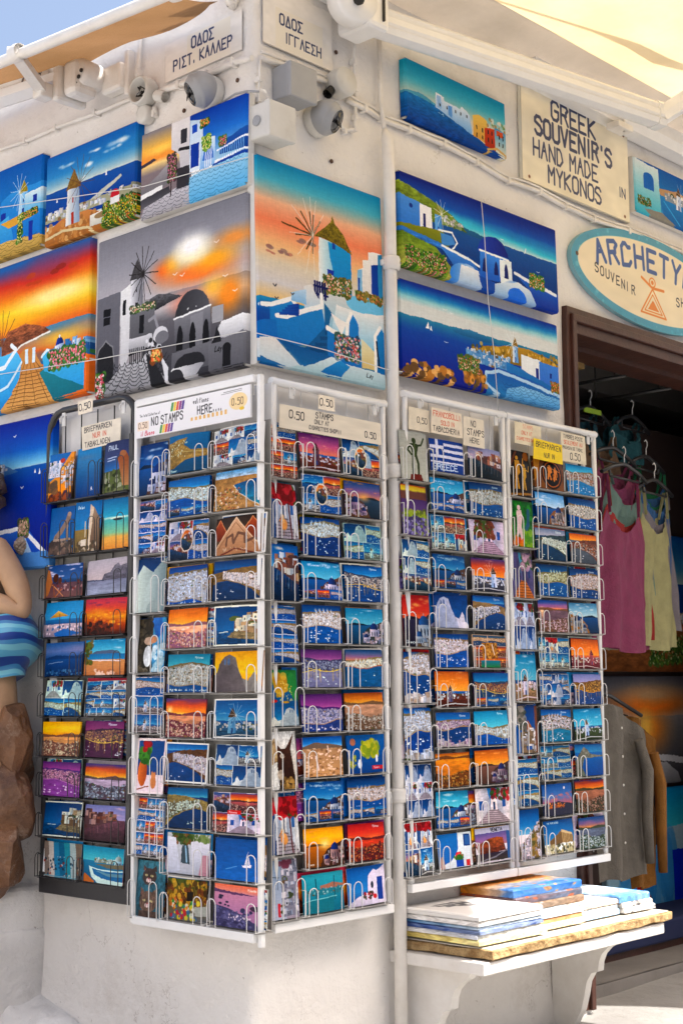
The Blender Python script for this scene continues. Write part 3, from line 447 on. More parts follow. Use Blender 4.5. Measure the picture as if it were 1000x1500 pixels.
def g_bw(p):
    p.grad([(0, '84848c'), (.2, '9c9ca4'), (.46, 'c4c0c4'), (.5, 'a8a4a8')]); 
    p.ell(.70, .38, .24, .07, 'f0843c', .95, soft=.6); p.ell(.93, .24, .14, .06, 'f09a40', .8, soft=.7); p.ell(.47, .31, .07, .06, 'f0702c', .85, soft=.7); p.ell(.80, .33, .14, .06, 'f8b030', .9, soft=.6); p.ell(.53, .29, .06, .06, 'f8b840', .85, soft=.7); p.ell(.66, .25, .12, .08, 'fff0b8', 1, soft=.5); p.ell(.66, .21, .11, .08, 'fdfcfa', 1, soft=.6)
    p.grad([(0, '9a9698'), (.15, 'c8c4c6'), (.3, '6c6a70'), (1, '3c3c42')], x0=.34, y0=.46); p.ell(.90, .56, .10, .12, 'f2942c', .9, soft=.6); p.ell(.66, .54, .12, .06, 'e8704c', .8, soft=.8); p.ell(.8, .5, .07, .06, 'ffc850', .8, soft=.7)
    p.poly([(.34, .53), (.38, .46), (.44, .445), (.5, .46), (.6, .5), (.5, .52), (.4, .55)], ('6a6a6e', '2c2c30')); p.gl(.3)
    p.mill(.285, .53, .23, 'f0f0f4', '6c6c74', '4c4a4c', '2c2828', n=14, ang=.1, door='1c1c20')
    p.poly([(0, .37), (.17, .36), (.17, .92), (0, .94)], ('74747c', '64646c')); p.poly([(.17, .36), (.24, .33), (.24, .78), (.18, .92)], ('ececec', 'c8c8cc')); p.rect(.05, .45, .1, .55, '18181c'); p.line([(.05, .5), (.1, .5)], .006, '70707a'); p.rect(.19, .42, .212, .52, '202024')
    p.ell(.07, .8, .062, .14, '2c2c30', top=True); p.rect(.01, .8, .13, .92, '2a2a2e'); p.line([(.0, .78), (.02, .7), (.07, .65), (.12, .7), (.135, .8)], .01, '8c8c90')
    p.poly([(.24, .52), (.42, .5), (.42, .72), (.24, .74)], ('7a7a80', '5c5c60')); p.rect(.31, .55, .345, .66, '1c1c20'); flowers(p, .24, .485, .42, .525, 46, ('e8d8c0', 'd8a090', 'f0e8d8'), ('4c5c44', '3c4c38'), .012)
    p.poly([(.24, .68), (.4, .68), (.42, .76), (.24, .78)], ('d8d8dc', '9c9ca0')); p.line([(.38, .6), (.42, .58), (.44, .66), (.4, .76)], .022, '9a9aa0')
    cobbles(p, [(.05, .97), (.2, .83), (.36, .82), (.52, 1.0), (.05, 1)], ('c4c4c8', '9c9ca0'), '202024', 8)
    for i in range(8): p.line([(.25+i*.014, .75), (.25+i*.014, .84)], .008, '141418')
    p.line([(.24, .78), (.37, .77)], .008, '141418'); p.mottle(.36, .72, .46, .82, 30, .014, ['101014', 'e8e8ec']); p.ell(.46, .7, .05, .05, 'd8d8dc'); p.ell(.47, .72, .045, .04, '7c7c82')
    p.poly([(.36, .8), (.42, .86), (.5, 1), (.4, 1)], '2c2c30'); p.poly([(.46, .82), (.52, .92), (.52, 1), (.5, 1)], 'e0e0e4')
    p.ell(.67, .64, .115, .16, ('38383c', '5c5c62'), top=True); p.poly([(.55, .63), (.79, .6), (.79, .82), (.56, .84)], ('8a8a90', '505056')); p.poly([(.66, .64), (.74, .63), (.74, .83), (.66, .84)], '9a9aa0', .6)
    for x in (.59, .675, .76): p.ell(x, .78, .02, .1, '1c1c20', top=True); p.rect(x-.02, .77, x+.02, .83, '1c1c20')
    p.line([(.55, .63), (.79, .605)], .012, 'f0f0f0'); p.rect(.8, .62, .87, .72, 'a8a8ac'); p.poly([(.86, .72), (1, .7), (1, .82), (.8, .82)], ('f4f4f4', 'c0c0c4'))
    p.poly([(.54, .84), (.8, .82), (.8, .96), (.54, .97)], ('78787e', '5a5a60')); p.poly([(.53, 1), (.54, .94), (.6, .9), (.7, .88), (.75, .94), (.7, 1)], ('f0f0f0', 'a0a0a6'), vert=False); p.ell(.66, .93, .1, .07, '2c2c30', top=True); p.ell(.57, 1, .05, .06, '38383c', top=True)
    p.poly([(.78, .84), (1, .8), (1, .99), (.78, 1)], ('7c7c82', '626268')); p.rect(.87, .88, .92, .99, '1c1c20'); p.ell(.895, .88, .025, .03, '1c1c20'); p.poly([(.8, .84), (.83, .74), (.86, .84)], '2a2a2e')
    flowers(p, .4, .79, .46, .86, 40, ('e87848', 'f0c880'), ('6a3c20', '8a5028')); flowers(p, .0, .86, .06, 1, 60, ('e87890', 'c8485c', 'f0e0e0'))
    birds(p, [(.55, .36), (.6, .38), (.82, .24), (.88, .46), (.94, .56)], 'f0e0d0'); p.mottle(.6, .58, .75, .6, 3, .005, ['f0f0f0']); p.text('Lay', .82, .86, .03, '101010', slant=.3)
def g_corner(p):
    p.grad([(0, '1488b4'), (.1, '58b0c4'), (.2, 'e8b898'), (.3, 'e88c68'), (.42, 'ecc090'), (.5, 'dcd0bc'), (.6, 'd4d0d0'), (.68, 'e0c088'), (1, '1a6aa4')]); p.grad([(0, '2a90b8'), (.4, '1458a0'), (1, '0c3c88')], y0=.68, y1=.85, x1=.4)
    p.mottle(.07, .43, .25, .46, 10, .02, ['8a6c6c', 'b87868'], .7, .4); p.mottle(.3, .34, .42, .37, 8, .02, ['7c6868', '9a7470'], .7, .4)
    p.poly([(.46, .56), (.47, .31), (.73, .33), (.73, .6), (.52, .6)], ('f4f2ee', '2aa0d0'), vert=False); p.poly([(.54, .32), (.73, .335), (.73, .6), (.6, .58)], ('2098cc', '1c84c0')); p.poly([(.43, .31), (.5, .26), (.57, .215), (.585, .18), (.6, .215), (.67, .26), (.74, .35), (.66, .33), (.5, .31)], ('8a7c28', '6a5c20')); p.gl(.45, 16)
    p.rect(.575, .32, .6, .35, '1c4c9c'); p.rect(.53, .46, .585, .52, '1c3ca0')
    for i, (dx, dy) in enumerate(((-.24, -.02), (-.13, -.06), (-.09, -.1), (-.02, -.11), (.01, -.1), (.06, -.08), (-.13, .02), (-.05, .08), (.0, .09))): p.line([(.42, .31), (.42+dx, .31+dy)], .008, '5c4420')
    for dx, dy in ((-.07, -.17), (-.02, -.19), (.03, -.18), (-.18, .02), (-.12, .12), (-.06, .2), (.01, .22), (-.16, -.12), (.09, -.12)): p.line([(.42, .31), (.42+dx, .31+dy)], .004, 'f0ece4', .7)
    p.poly([(.78, .42), (.83, .4), (.83, .36), (.88, .35), (.88, .31), (.95, .3), (1, .3), (1, .55), (.78, .55)], ('f4f2ee', 'e4e0dc')); p.poly([(.78, .42), (.82, .41), (.82, .55), (.78, .55)], '8cbcdc'); p.rect(.785, .46, .8, .53, '14489c'); p.poly([(.9, .37), (.96, .36), (.96, .53), (.9, .52)], '14489c'); p.poly([(.96, .31), (1, .3), (1, .55), (.96, .55)], '3890bc')
    p.poly([(.38, .58), (.46, .56), (.7, .58), (.76, .56), (1, .57), (1, .9), (.5, .9), (.4, .75)], ('dcd8d4', '6ab4d8')); p.ell(.86, .6, .18, .05, '7cc0e0'); p.poly([(.6, .63), (.8, .64), (1, .62), (1, .8), (.75, .82), (.56, .75)], ('f0ece8', '98c8e0'))
    flowers(p, .5, .49, .72, .58, 80, ('f0e8e0', 'e8c0a0', 'd88c90'), ('5c5c28', '3c5c38', '8a7c3c'), .012); flowers(p, .76, .53, 1, .57, 30, ('c89858', 'a86848'), ('6a5c28', '8a7c3c'), .012)
    for i in range(5): p.line([(.43+i*.02, .54), (.43+i*.02, .62)], .014, '141c5c')
    for y in (.56, .6): p.line([(.42, y), (.53, y)], .01, '141c5c')
    p.poly([(.34, .58), (.4, .56), (.47, .64), (.48, .72), (.34, .71)], ('e8e4e0', 'b4cce0'))
    p.poly([(.08, .71), (.25, .66), (.26, .69), (.36, .7), (.48, .67), (.5, .74), (.5, .84), (.3, .88), (.08, .9)], ('2484c0', '1c78b8')); p.line([(.02, .72), (.1, .71), (.24, .66), (.27, .68)], .022, 'f0f0ee'); p.line([(.13, .76), (.2, .755), (.38, .69), (.48, .66), (.48, .6)], .024, 'f0f0ee'); p.poly([(.24, .63), (.36, .59), (.36, .67), (.24, .67)], ('c8dcec', '8cb8dc'))
    for i in range(4): p.poly([(.15+.02*i, .74-.015*i), (.3, .72-.015*i), (.3, .735-.015*i), (.15+.02*i, .755-.015*i)], ('0c3c8c', '1c5cac'))
    p.poly([(.0, .8), (.12, .78), (.14, .9), (0, .9)], '1670b4'); p.poly([(.5, .64), (.56, .68), (.52, .78), (.56, .92), (.14, .92), (.35, .88), (.42, .82), (.5, .76)], ('1c6a98', '145c90'))
    for i in range(4): p.poly([(.38+.04*i, .88-.035*i), (.5+.02*i, .87-.035*i), (.5+.02*i, .885-.035*i), (.38+.04*i, .9-.035*i)], '0c5080')
    p.poly([(.52, .76), (.68, .77), (.7, .68), (.73, .655), (.78, .7), (.79, .88), (.8, .94), (.52, .9)], ('2484c4', '1c74b8')); p.line([(.52, .76), (.68, .785), (.69, .7), (.72, .655)], .024, 'f4f2ee'); p.poly([(.55, .68), (.68, .71), (.64, .78)], 'f0ece8')
    p.poly([(.8, .77), (.94, .84), (.94, .92), (.8, .92)], ('e0dcc0', 'd8c48c')); p.poly([(.92, .92), (.93, .72), (.97, .69), (1, .72), (1, .94)], ('2c8ac4', '1c74b0')); p.line([(.92, .92), (.92, .74), (.96, .69)], .022, 'f4f2ee'); p.line([(.93, .77), (.95, .9)], .012, '2a2c34')
    p.poly([(0, .88), (.12, .87), (.32, .99), (.2, 1), (0, .97)], ('e8e4e0', 'c0d0d8')); p.poly([(.3, .98), (.5, .9), (.6, .9), (.65, .92), (1, .93), (1, 1), (.2, 1)], ('d8e4e8', 'a8c4cc')); p.poly([(.13, .87), (.55, .9), (.33, .98)], ('145c94', '1c6ca0')); p.poly([(.5, .96), (.62, .91), (.7, .93), (.62, .99), (.46, .99)], ('2c94cc', '1870ac'))
    flowers(p, .58, .78, .78, .9, 110, ('f0e0e0', 'd87880', 'c85c50'), ('2c4c6c', '3c5c58', '8a9cb0'), .013); birds(p, [(.12, .62), (.25, .64), (.13, .68)], '505058', .012); p.text('Lay', .84, .94, .022, '202830', slant=.3)
def g_p1(p):
    p.grad([(0, '08267c'), (.45, '0e58ac'), (.8, '4cc0d8'), (1, 'c8dce0')], y1=.43, wob=.15); p.grad([(0, '1c5c9c'), (.4, '0c488c'), (1, '083478')], y0=.42);
    p.poly([(.3, .44), (.36, .36), (.45, .38), (.6, .44)], ('2c6c90', '1c5c8c')); p.poly([(0, .1), (.05, .12), (.2, .2), (.3, .28), (.4, .42), (.3, .42), (0, .46)], ('8a9c3c', '5c7420')); p.gl(.3); p.town(.22, .36, .34, .42, 26, .035, gap='8a9c6c')
    p.poly([(0, .24), (.13, .27), (.13, .55), (0, .56)], ('5a96dc', '3c80d0')); p.poly([(.11, .27), (.18, .28), (.18, .54), (.11, .54)], 'f0f0f4'); p.rect(.13, .38, .145, .53, '18246c'); p.ell(.06, .33, .01, .025, '1c3c8c')
    p.mill(.22, .54, .22, '7cb8ec', '3c84cc', '8a8c3c', 'f0f0f0', n=10, door='1c4ca0'); p.poly([(0, .55), (.24, .5), (.3, .58), (.26, .68), (0, .6)], ('8a8c28', '6a7820')); p.line([(0, .62), (.24, .67)], .06, '3c80cc'); p.line([(.22, .5), (.3, .48), (.33, .58), (.3, .66)], .022, 'f0f4f8'); p.poly([(.23, .52), (.3, .52), (.32, .6), (.24, .66)], '5090d0')
    p.poly([(0, .64), (.2, .7), (.32, .94), (.3, 1), (0, 1)], ('6c8c28', 'a8a858')); p.tex(14, .25, 0, .64, .32, 1); p.poly([(.22, .66), (.4, .7), (.5, .86), (.45, 1), (.34, .92)], ('4c90dc', '1c54a8')); p.line([(.24, .66), (.4, .72), (.47, .76)], .03, 'f0f4f8')
    flowers(p, .02, .78, .26, 1, 220, ('e87890', 'f0b0b0', 'c8404c', 'f0d8c8'), ('2c6c20', '6c9c28', '1c4c18'))
    p.ell(.56, .58, .1, .22, ('2448b0', '10287c'), top=True); p.poly([(.47, .55), (.66, .56), (.67, .86), (.47, .88)], ('4c94e4', '2464c0')); p.poly([(.6, .6), (.68, .58), (.68, .86), (.6, .88)], 'e8f0f4'); p.line([(.47, .56), (.66, .58)], .025, 'f4f8fa')
    for x in (.5, .575, .64): p.ell(x, .8, .014, .16, '14286c', top=True)
    p.ell(.38, .93, .1, .15, ('3c88dc', 'f4f4f6')); p.poly([(.35, .8), (.46, .82), (.5, 1), (.33, 1)], ('f0f2f6', 'b0c8e4')); p.poly([(.46, .86), (.6, .9), (.58, 1), (.48, 1)], '1c54a8'); p.ell(.7, .94, .1, .14, ('f4f4f6', '2c74d0')); p.poly([(.56, .9), (.72, .8), (.86, .88), (.84, 1), (.56, 1)], ('e8eef4', 'a0c0e4')); p.ell(.71, .97, .06, .1, '2c78dc')
    p.poly([(.7, .7), (1, .8), (1, 1), (.84, 1), (.8, .85)], ('2c74cc', '0c3c98')); p.line([(.7, .7), (.98, .81)], .04, 'e8ecf4'); flowers(p, .8, .64, .9, .8, 90, ('e87850', 'e8a880', 'e8e0e8'), ('2c6c30', '4c8c30')); birds(p, [(.62, .36), (.86, .6), (.3, .3)], q=.01); p.line([(.77, .42), (.78, .36)], .014, 'f0f0f0')
def g_p2(p):
    p.grad([(0, '0a3490'), (.16, '0e78b8'), (.3, '9cd0d8'), (.42, 'd8dcdc')], y1=.55, wob=.05); p.grad([(0, '3088a8'), (.25, '0c4ca0'), (1, '0a2088')], y0=.36)
    p.poly([(.3, .4), (.4, .34), (.5, .37), (.58, .42), (.5, .44), (.32, .42)], ('3c88b0', '1c6090')); p.poly([(.4, .6), (.5, .48), (.62, .42), (.68, .4), (.8, .38), (.95, .44), (1, .48), (1, .6), (.4, .62)], ('b89030', '7c6828')); p.mottle(.42, .46, .66, .6, 60, .025, ['a88430', '6c5c20', 'd8b458']); p.mottle(.78, .4, 1, .5, 50, .02, ['a88430', '6c5c20', 'd8b458'])
    p.town(.38, .66, .56, .7, 80, .04, ('f0f4f8', '7cb4e0', 'c8dcf0'), gap='5c94c8'); p.mill(.7, .58, .2, 'f0f0f4', '4c90d0', '8a6c2c', 'e8f0f4', n=12, side=-1, door='1c3c9c')
    p.poly([(.74, .46), (.87, .48), (.87, .8), (.74, .66)], 'e8ecf0'); p.poly([(.86, .5), (1, .5), (1, .8), (.86, .8)], ('4c88d4', '3c74c8')); p.rect(.835, .58, .855, .74, '182c80'); p.rect(.935, .6, .95, .66, '182c80')
    p.poly([(.64, .6), (.74, .64), (1, .8), (1, .9), (.64, .74)], ('2c80c0', '1c64a8')); p.line([(.64, .72), (.8, .78), (1, .86)], .03, '3c90cc')
    p.poly([(.5, .78), (.6, .7), (.8, .74), (1, .84), (1, 1), (.5, 1)], ('1c5ca8', '2c80b8')); p.line([(.58, 1), (.5, .9), (.5, .78), (.58, .73), (.72, .76), (1, .86)], .04, 'b8d4ec'); cobbles(p, [(.64, .9), (.75, .84), (1, .9), (1, 1), (.62, 1)], ('98c8e8', '5ca0d4'), '1c4c84', 5)
    p.mottle(.36, .76, .5, .98, 60, .035, ['a8702c', '6c5428', 'd89c4c']); p.mottle(.02, .86, .3, 1, 40, .05, ['b8803c', '6c5030', 'e8b874'], .95, .7); flowers(p, .33, .66, .46, .82, 90, ('e8a0a0', 'c85c40', 'e8d8c0'), ('3c6c30', '6c6c28')); flowers(p, .94, .7, 1, .82, 40, ('c85c30', 'e8a060'), ('6c5c28', '8a6c2c'))
    p.poly([(.14, .46), (.155, .38), (.16, .46)], 'f0f0f0'); p.poly([(.165, .47), (.17, .41), (.18, .47)], 'f0f0f0'); birds(p, [(.26, .2), (.3, .22), (.26, .56)], q=.012)
def g_p0(p):
    p.grad([(0, '0c90b4'), (.3, '58b8c8'), (.6, 'd8d0c0')]); p.poly([(0, .52), (.15, .5), (.4, .62), (0, .62)], '5ca0b8'); p.poly([(0, .56), (.3, .6), (.55, .78), (.8, .92), (1, 1), (0, 1)], ('2478b0', '0c4890')); p.tex(18, .2, 0, .56, .6, 1); p.mottle(.3, .6, .5, .72, 20, .02, ['e8f0f4'], .7, .4)
    p.poly([(.27, .62), (.28, .36), (.36, .38), (.36, .44), (.52, .46), (.54, .4), (.62, .5), (.64, .84)], ('f4f4f4', '7cacdc')); p.poly([(.4, .5), (.44, .48), (.44, .7), (.4, .66)], '6ca0d8'); p.poly([(.29, .4), (.33, .4), (.33, .62), (.29, .6)], '8cb4e0', .7)
    for x in (.31, .38, .47, .52, .58): p.rect(x, .52, x+.012, .58, '3c3c4c')
    p.poly([(.65, .84), (.65, .46), (.72, .42), (.8, .46), (.8, .9)], ('e8c870', 'c8984c')); p.poly([(.77, .92), (.77, .6), (.88, .56), (.89, .96)], ('c84c28', '9c3420')); p.poly([(.88, .96), (.88, .5), (1, .56), (1, 1)], ('4c94c0', 'e0dccc')); p.rect(.9, .56, .97, .66, 'c85c30'); p.mottle(.8, .4, 1, .54, 24, .03, ['6c8c4c', 'a88c5c', 'e0dcd0'])
    for x in (.68, .74, .8, .84, .92, .96): p.rect(x, .62, x+.014, .7, '2c2c34'); p.rect(x, .76, x+.012, .84, '3c2c28')
    p.line([(.8, .97), (.9, .9), (1, .97)], .04, 'c8a86c')
def g_right(p):
    p.grad([(0, '1460a8'), (1, '3c98c8')]); p.poly([(.3, .4), (.6, .3), (1, .42), (1, .6), (.3, .6)], 'b89878'); p.poly([(.3, .5), (1, .55), (1, 1), (.4, 1)], ('2c88c4', '1868a8')); p.poly([(0, 0), (.32, .04), (.34, 1), (0, 1)], ('e0e8ec', '4cb0c8')); p.ell(.18, .3, .07, .12, '1c6cb8'); p.rect(.11, .3, .25, .5, '1c6cb8'); p.town(.4, .75, .42, .56, 24, .07, gap='8c98a8')
    p.mill(.6, .66, .3, n=8); flowers(p, .02, .68, .2, .84, 60, ('c85c3c', 'e08860')); p.poly([(.1, .9), (.35, .84), (.55, 1), (.2, 1)], '8c8c88'); p.line([(.38, .6), (.6, .95)], .03, '3ca0d8')
def g_mill(p):
    p.grad([(0, '1468b4'), (.25, '3c90c8'), (.42, 'd0dcd8')]); clouds(p, .3, 5, 'ffffff', .9); p.grad([(0, '1c5ca4'), (1, '0c4494')], y0=.42, y1=.8); p.poly([(.5, .66), (.85, .5), (.86, .53), (.56, .7)], 'c8ccc0'); p.town(0, 1, .66, .76, 60, .05, gap='a8a890')
    p.poly([(0, .86), (.2, .76), (.5, .76), (.7, .86), (1, .84), (1, 1), (0, 1)], ('c88c54', 'a87038')); p.mottle(.0, .8, .6, 1, 60, .03, ['c89458', '9c6c3c', 'd8b078']); p.mill(.32, .86, .42, 'f4f2ec', '8ca4c0', '8a6c34', '6c4c3c', n=13, ang=.1, door='a83828'); p.poly([(.52, .84), (.66, .82), (.78, .86), (.78, .98), (.52, .96)], ('f0ece4', 'c8c8bc')); p.ell(.66, .87, .09, .035, '9c8460')
    flowers(p, .66, .76, 1, 1, 260, ('e8c83c', 'd8d8a0', 'c85040'), ('3c6c20', '6c8c2c', '1c3c18')); p.poly([(.74, .72), (.84, .72), (.84, .8), (.74, .8)], 'e8e8e8'); p.ell(.79, .72, .05, .08, 'c02c3c', top=True); p.line([(.42, .38), (.45, .36)], .01, 'f0f0f0'); p.poly([(.68, .45), (.69, .38), (.7, .45)], 'f4f4f4'); p.poly([(.12, .55), (.13, .5), (.14, .55)], 'f4f4f4'); p.line([(0, .94), (.2, .9), (.5, .96), (.55, 1)], .03, 'd8c8a0')
def g_street(p):
    p.grad([(0, '8c8a94'), (.2, 'f0c060'), (.34, 'f0a04c'), (.4, 'f4d898'), (.5, '8c8084')], x1=.5); p.ell(.2, .24, .14, .05, 'ffd870', .9, soft=.6); p.poly([(0, .36), (.12, .33), (.16, .36), (0, .4)], '4c4450'); p.poly([(.1, .6), (.28, .45), (.36, .4), (.36, .66), (0, .8), (0, .66)], ('b8b4b8', '6c6a70'))
    p.poly([(.3, 0), (.48, .0), (.48, .8), (.4, .74), (.38, .4), (.3, .3)], ('e8e6e8', 'c0bec4')); p.rect(.39, .12, .45, .28, '3c3c44'); p.line([(.38, .34), (.48, .36)], .04, '2c2c30'); cobbles(p, [(0, 1), (.05, .86), (.35, .78), (.48, .8), (.48, 1)], ('d0ced4', 'b0aeb4'), '3c3c44', 5); p.poly([(0, .78), (.28, .72), (.3, .8), (0, .9)], ('3c3c42', '6c6a70')); p.poly([(.0, .72), (.22, .68), (.22, .73), (0, .78)], 'f0f0f0')
    p.rect(.36, .56, .48, .8, '3c3a40'); p.line([(.3, .86), (.31, .5)], .016, '2c1c1c'); flowers(p, .27, .36, .35, .68, 120, ('c86c90', 'e8a0b8', '9c4c6c'), ('3c2c34', '4c3c40'))
    p.grad([(0, '0c44a0'), (.5, '2c78c8'), (.9, '9cc0dc'), (1, 'a8c8dc')], x0=.48, y1=.62, wob=.08); p.poly([(.78, .44), (1, .36), (1, .6), (.76, .58)], ('2c60a8', '1c4c94')); p.poly([(.48, .05), (.6, .1), (.62, .66), (.48, .66)], ('c8dcf0', 'e8f0f8')); p.rect(.5, .12, .55, .22, '1c54b8'); p.rect(.49, .34, .57, .62, '14409c')
    p.poly([(.58, .3), (.72, .34), (.72, .66), (.58, .68)], ('e8f0f8', '8cb8e4')); p.ell(.655, .58, .05, .17, '3c78c8', top=True); 
    for i in range(4): p.line([(.63+i*.018, .46), (.63+i*.018, .66)], .012, 'f4f4f8')
    p.line([(.74, .52), (1, .46)], .02, 'f4f4f8'); p.line([(.74, .64), (1, .6)], .02, 'f4f4f8')
    for i in range(12): p.line([(.76+i*.02, .51-.004*i), (.76+i*.02, .63)], .01, '8cc0e8')
    p.poly([(.7, .66), (1, .62), (1, .66), (.7, .7)], '1c4ca0'); cobbles(p, [(.48, .72), (.7, .68), (1, .66), (1, 1), (.48, 1)], ('a8d4ec', '6cb4dc'), '1c5c8c', 7); flowers(p, .58, .1, .66, .18, 30, ('e87850', 'e8c870')); flowers(p, .6, .3, .68, .46, 60, ('e8e080', 'd8d8a0'), ('4c8c2c', '7ca83c')); flowers(p, .76, .38, .82, .48, 30, ('c85c70', 'e8b0a8'))
def g_sunset(p):
    p.grad([(0, '2c68a8'), (.08, '8c4a6c'), (.14, 'c83c2c'), (.24, 'e88c28'), (.34, 'f4d840'), (.42, 'f0b030'), (.5, 'e07830')], wob=.08); p.ell(.75, .3, .3, .07, 'fff4b0', .9, soft=.6); p.mottle(.5, .12, .9, .18, 8, .05, ['8c2c20', 'b84c20'], .7, .35); p.grad([(0, '4c8cb0'), (.3, 'a88c7c'), (.6, 'd86c34'), (1, '2c70a0')], y0=.5, y1=.75, wob=.2); p.ell(.8, .6, .2, .05, 'f0c850', .8, soft=.7)
    p.poly([(.3, .56), (.35, .46), (.5, .44), (.66, .5), (.7, .53), (.5, .58), (.3, .62)], ('a86844', '6c4434')); p.gl(.45); p.line([(.4, .62), (.46, .58), (.7, .54)], .014, 'f0ece4'); p.mill(.24, .84, .3, 'f4f4f4', '3c90c8', '8a6434', '7c4c3c', n=14)
    p.poly([(.2, 1), (.42, .80), (.44, .66), (.5, .6), (.56, .62), (.66, .78), (.78, 1)], ('c88c4c', 'd8a868'))
    for i in range(10): p.line([(.36, .75+i*.026), (.72, .77+i*.026)], .004, '6c4c28'); 
    for i in range(6): p.line([(.48+.02*i, .7), (.3+.1*i, 1)], .004, '6c4c28')
    p.poly([(.62, .8), (.74, 1), (.98, .98), (.98, .93), (.7, .77)], ('2c8c98', '1c7484')); p.poly([(.64, .68), (.7, .66), (.98, .8), (.98, .96), (.66, .8)], ('5cc0e4', '3ca0d8')); p.line([(.64, .7), (.68, .66), (.98, .78)], .02, 'e8f4f8'); p.poly([(0, .62), (.36, .62), (.42, .60), (.47, .68), (.46, .80), (.34, .96), (0, 1)], ('6cc8f0', '2c8ccc')); p.line([(0, .72), (.33, .70), (.42, .60), (.38, .56)], .03, 'f0f6fa'); p.line([(0, .92), (.36, .84), (.47, .70)], .02, 'd8ecf6'); p.poly([(0, .93), (.36, .86), (.40, .90), (.3, 1), (0, 1)], ('4cb0e4', '2484c4'))
    p.town(.7, 1, .66, .72, 26, .04, ('e8f0f8', '8cc0e8'), gap='3c80b8'); p.dome(.78, .7, .09, dome='1c44a8'); flowers(p, .7, .68, .98, .8, 130, ('e86c80', 'f0b0c0'), ('2c6030', '4c8040')); flowers(p, 0, .6, .1, .7, 30)
    for x in (.5, .56): p.rect(x, .62, x+.025, .72, 'e0f0f8')
def g_far(p):
    p.grad([(0, '0c60b0'), (.6, '2c90cc'), (1, '5cb0dc')]); p.poly([(.5, .36), (.62, .3), (1, .3), (1, .95), (.5, .95)], ('3c98d8', '1c78c4')); p.mill(.78, .62, .28, 'd8ecf8', '4ca0dc', '9c8c2c', 'e8f0f4', n=12, side=-1); p.poly([(.8, .38), (1, .36), (1, .6), (.8, .62)], ('e8f4f8', '5cb0e0')); p.rect(.9, .42, .95, .5, '1c3c9c'); p.rect(.5, .5, .56, .7, '1c3c9c'); p.poly([(.2, .7), (.6, .55), (.7, .95), (.2, .95)], ('5cb4e4', '2c88c8'))
    p.poly([(.5, .62), (.95, .56), (.98, .64), (.6, .7)], 'd8a848'); cobbles(p, [(0, .86), (.6, .84), (1, .88), (1, 1), (0, 1)], ('d8b870', 'b89c58'), '5c5028', 4); flowers(p, .76, .58, .96, .64, 50, ('e8c850', 'e08860')); flowers(p, .72, .6, .78, .9, 50, ('e8e0a0', 'd8d070')); p.rect(.86, .7, .91, .92, '1c3c9c')
def g_sea(p):
    p.grad([(0, '0c2c90'), (.2, '1468c0'), (.3, '8ccce8'), (.33, 'c0d8e4')]); p.grad([(0, '1c60a8'), (.2, '0c3c9c'), (1, '081c80')], y0=.32); p.poly([(0, .33), (.3, .27), (.45, .27), (.65, .34), (.4, .37), (0, .4)], ('6c94b8', '2c64a0')); p.town(.3, .5, .3, .35, 20, .03, gap='4c7cac'); p.poly([(.83, .37), (.84, .34), (.85, .37)], 'f4f4f4'); p.poly([(.88, .38), (.89, .34), (.9, .38)], 'f4f4f4'); birds(p, [(.6, .1), (.7, .46)])
    p.poly([(.3, .74), (.66, .72), (.8, .76), (1, .93), (1, 1), (.3, 1)], ('2c70c8', '1c48b0')); p.line([(.3, .75), (.66, .735), (.78, .78), (1, .93)], .03, 'f0f0f4'); p.poly([(.7, .82), (.76, .8), (.84, .92), (.7, .9)], 'b0cce8'); p.rect(.6, .9, 1, 1, '5c94d0'); flowers(p, .68, .68, .78, .78, 70, ('d8b8a8', 'a88c78'), ('3c4c3c', '6c5c50')); p.rect(.3, .6, .4, .75, 'e8ecf4')
def g_inb(p):     # indoor grey and orange view with a dome
    p.grad([(0, '5c5c64'), (.3, '8c8a8c'), (.36, 'a8a4a4')]); p.ell(.5, .24, .38, .12, 'f0781c', .95, soft=.6); p.ell(.5, .16, .3, .1, 'c8a884', .9, soft=.7); p.grad([(0, '8c8a8c'), (1, '3c3c42')], y0=.37); p.ell(.48, .48, .16, .2, 'f08c2c', .8, soft=.7); p.ell(.42, .46, .08, .14, 'f8d068', .8, soft=.7)
    p.ell(.3, .64, .16, .2, ('2c2c30', '3c3c40'), top=True); p.poly([(.12, .64), (.5, .62), (.5, .86), (.12, .86)], ('a8a8ac', '6c6c70')); p.rect(.42, .67, .48, .8, '28282c'); p.poly([(.5, .72), (1, .8), (1, .86), (.5, .78)], 'd0d0d4'); p.poly([(.2, .84), (.6, .8), (.72, .9), (.75, 1), (.1, 1)], ('b8b8bc', '7c7c80'))
def g_ina(p):
    p.grad([(0, '1468b4'), (.25, '5ca0c8'), (.36, 'c8d8d8')]); p.grad([(0, '1c5ca4'), (1, '0c4494')], y0=.36, y1=.6); p.town(0, 1, .56, .66, 60, .04); p.grad([(0, 'a8744c'), (1, '7c5030')], y0=.66); p.tex(14, .3, 0, .6, 1, 1); p.mill(.4, .72, .4, door='b03828'); flowers(p, .5, .74, .9, .95, 120, ('8ca06c', 'c8c8a0'), ('2c4c28', '4c6c38')); p.poly([(0, .8), (.5, .78), (.6, .84), (0, .86)], 'b8b0a0'); p.poly([(.85, .8), (1, .9), (1, 1)], 'b0acb0')
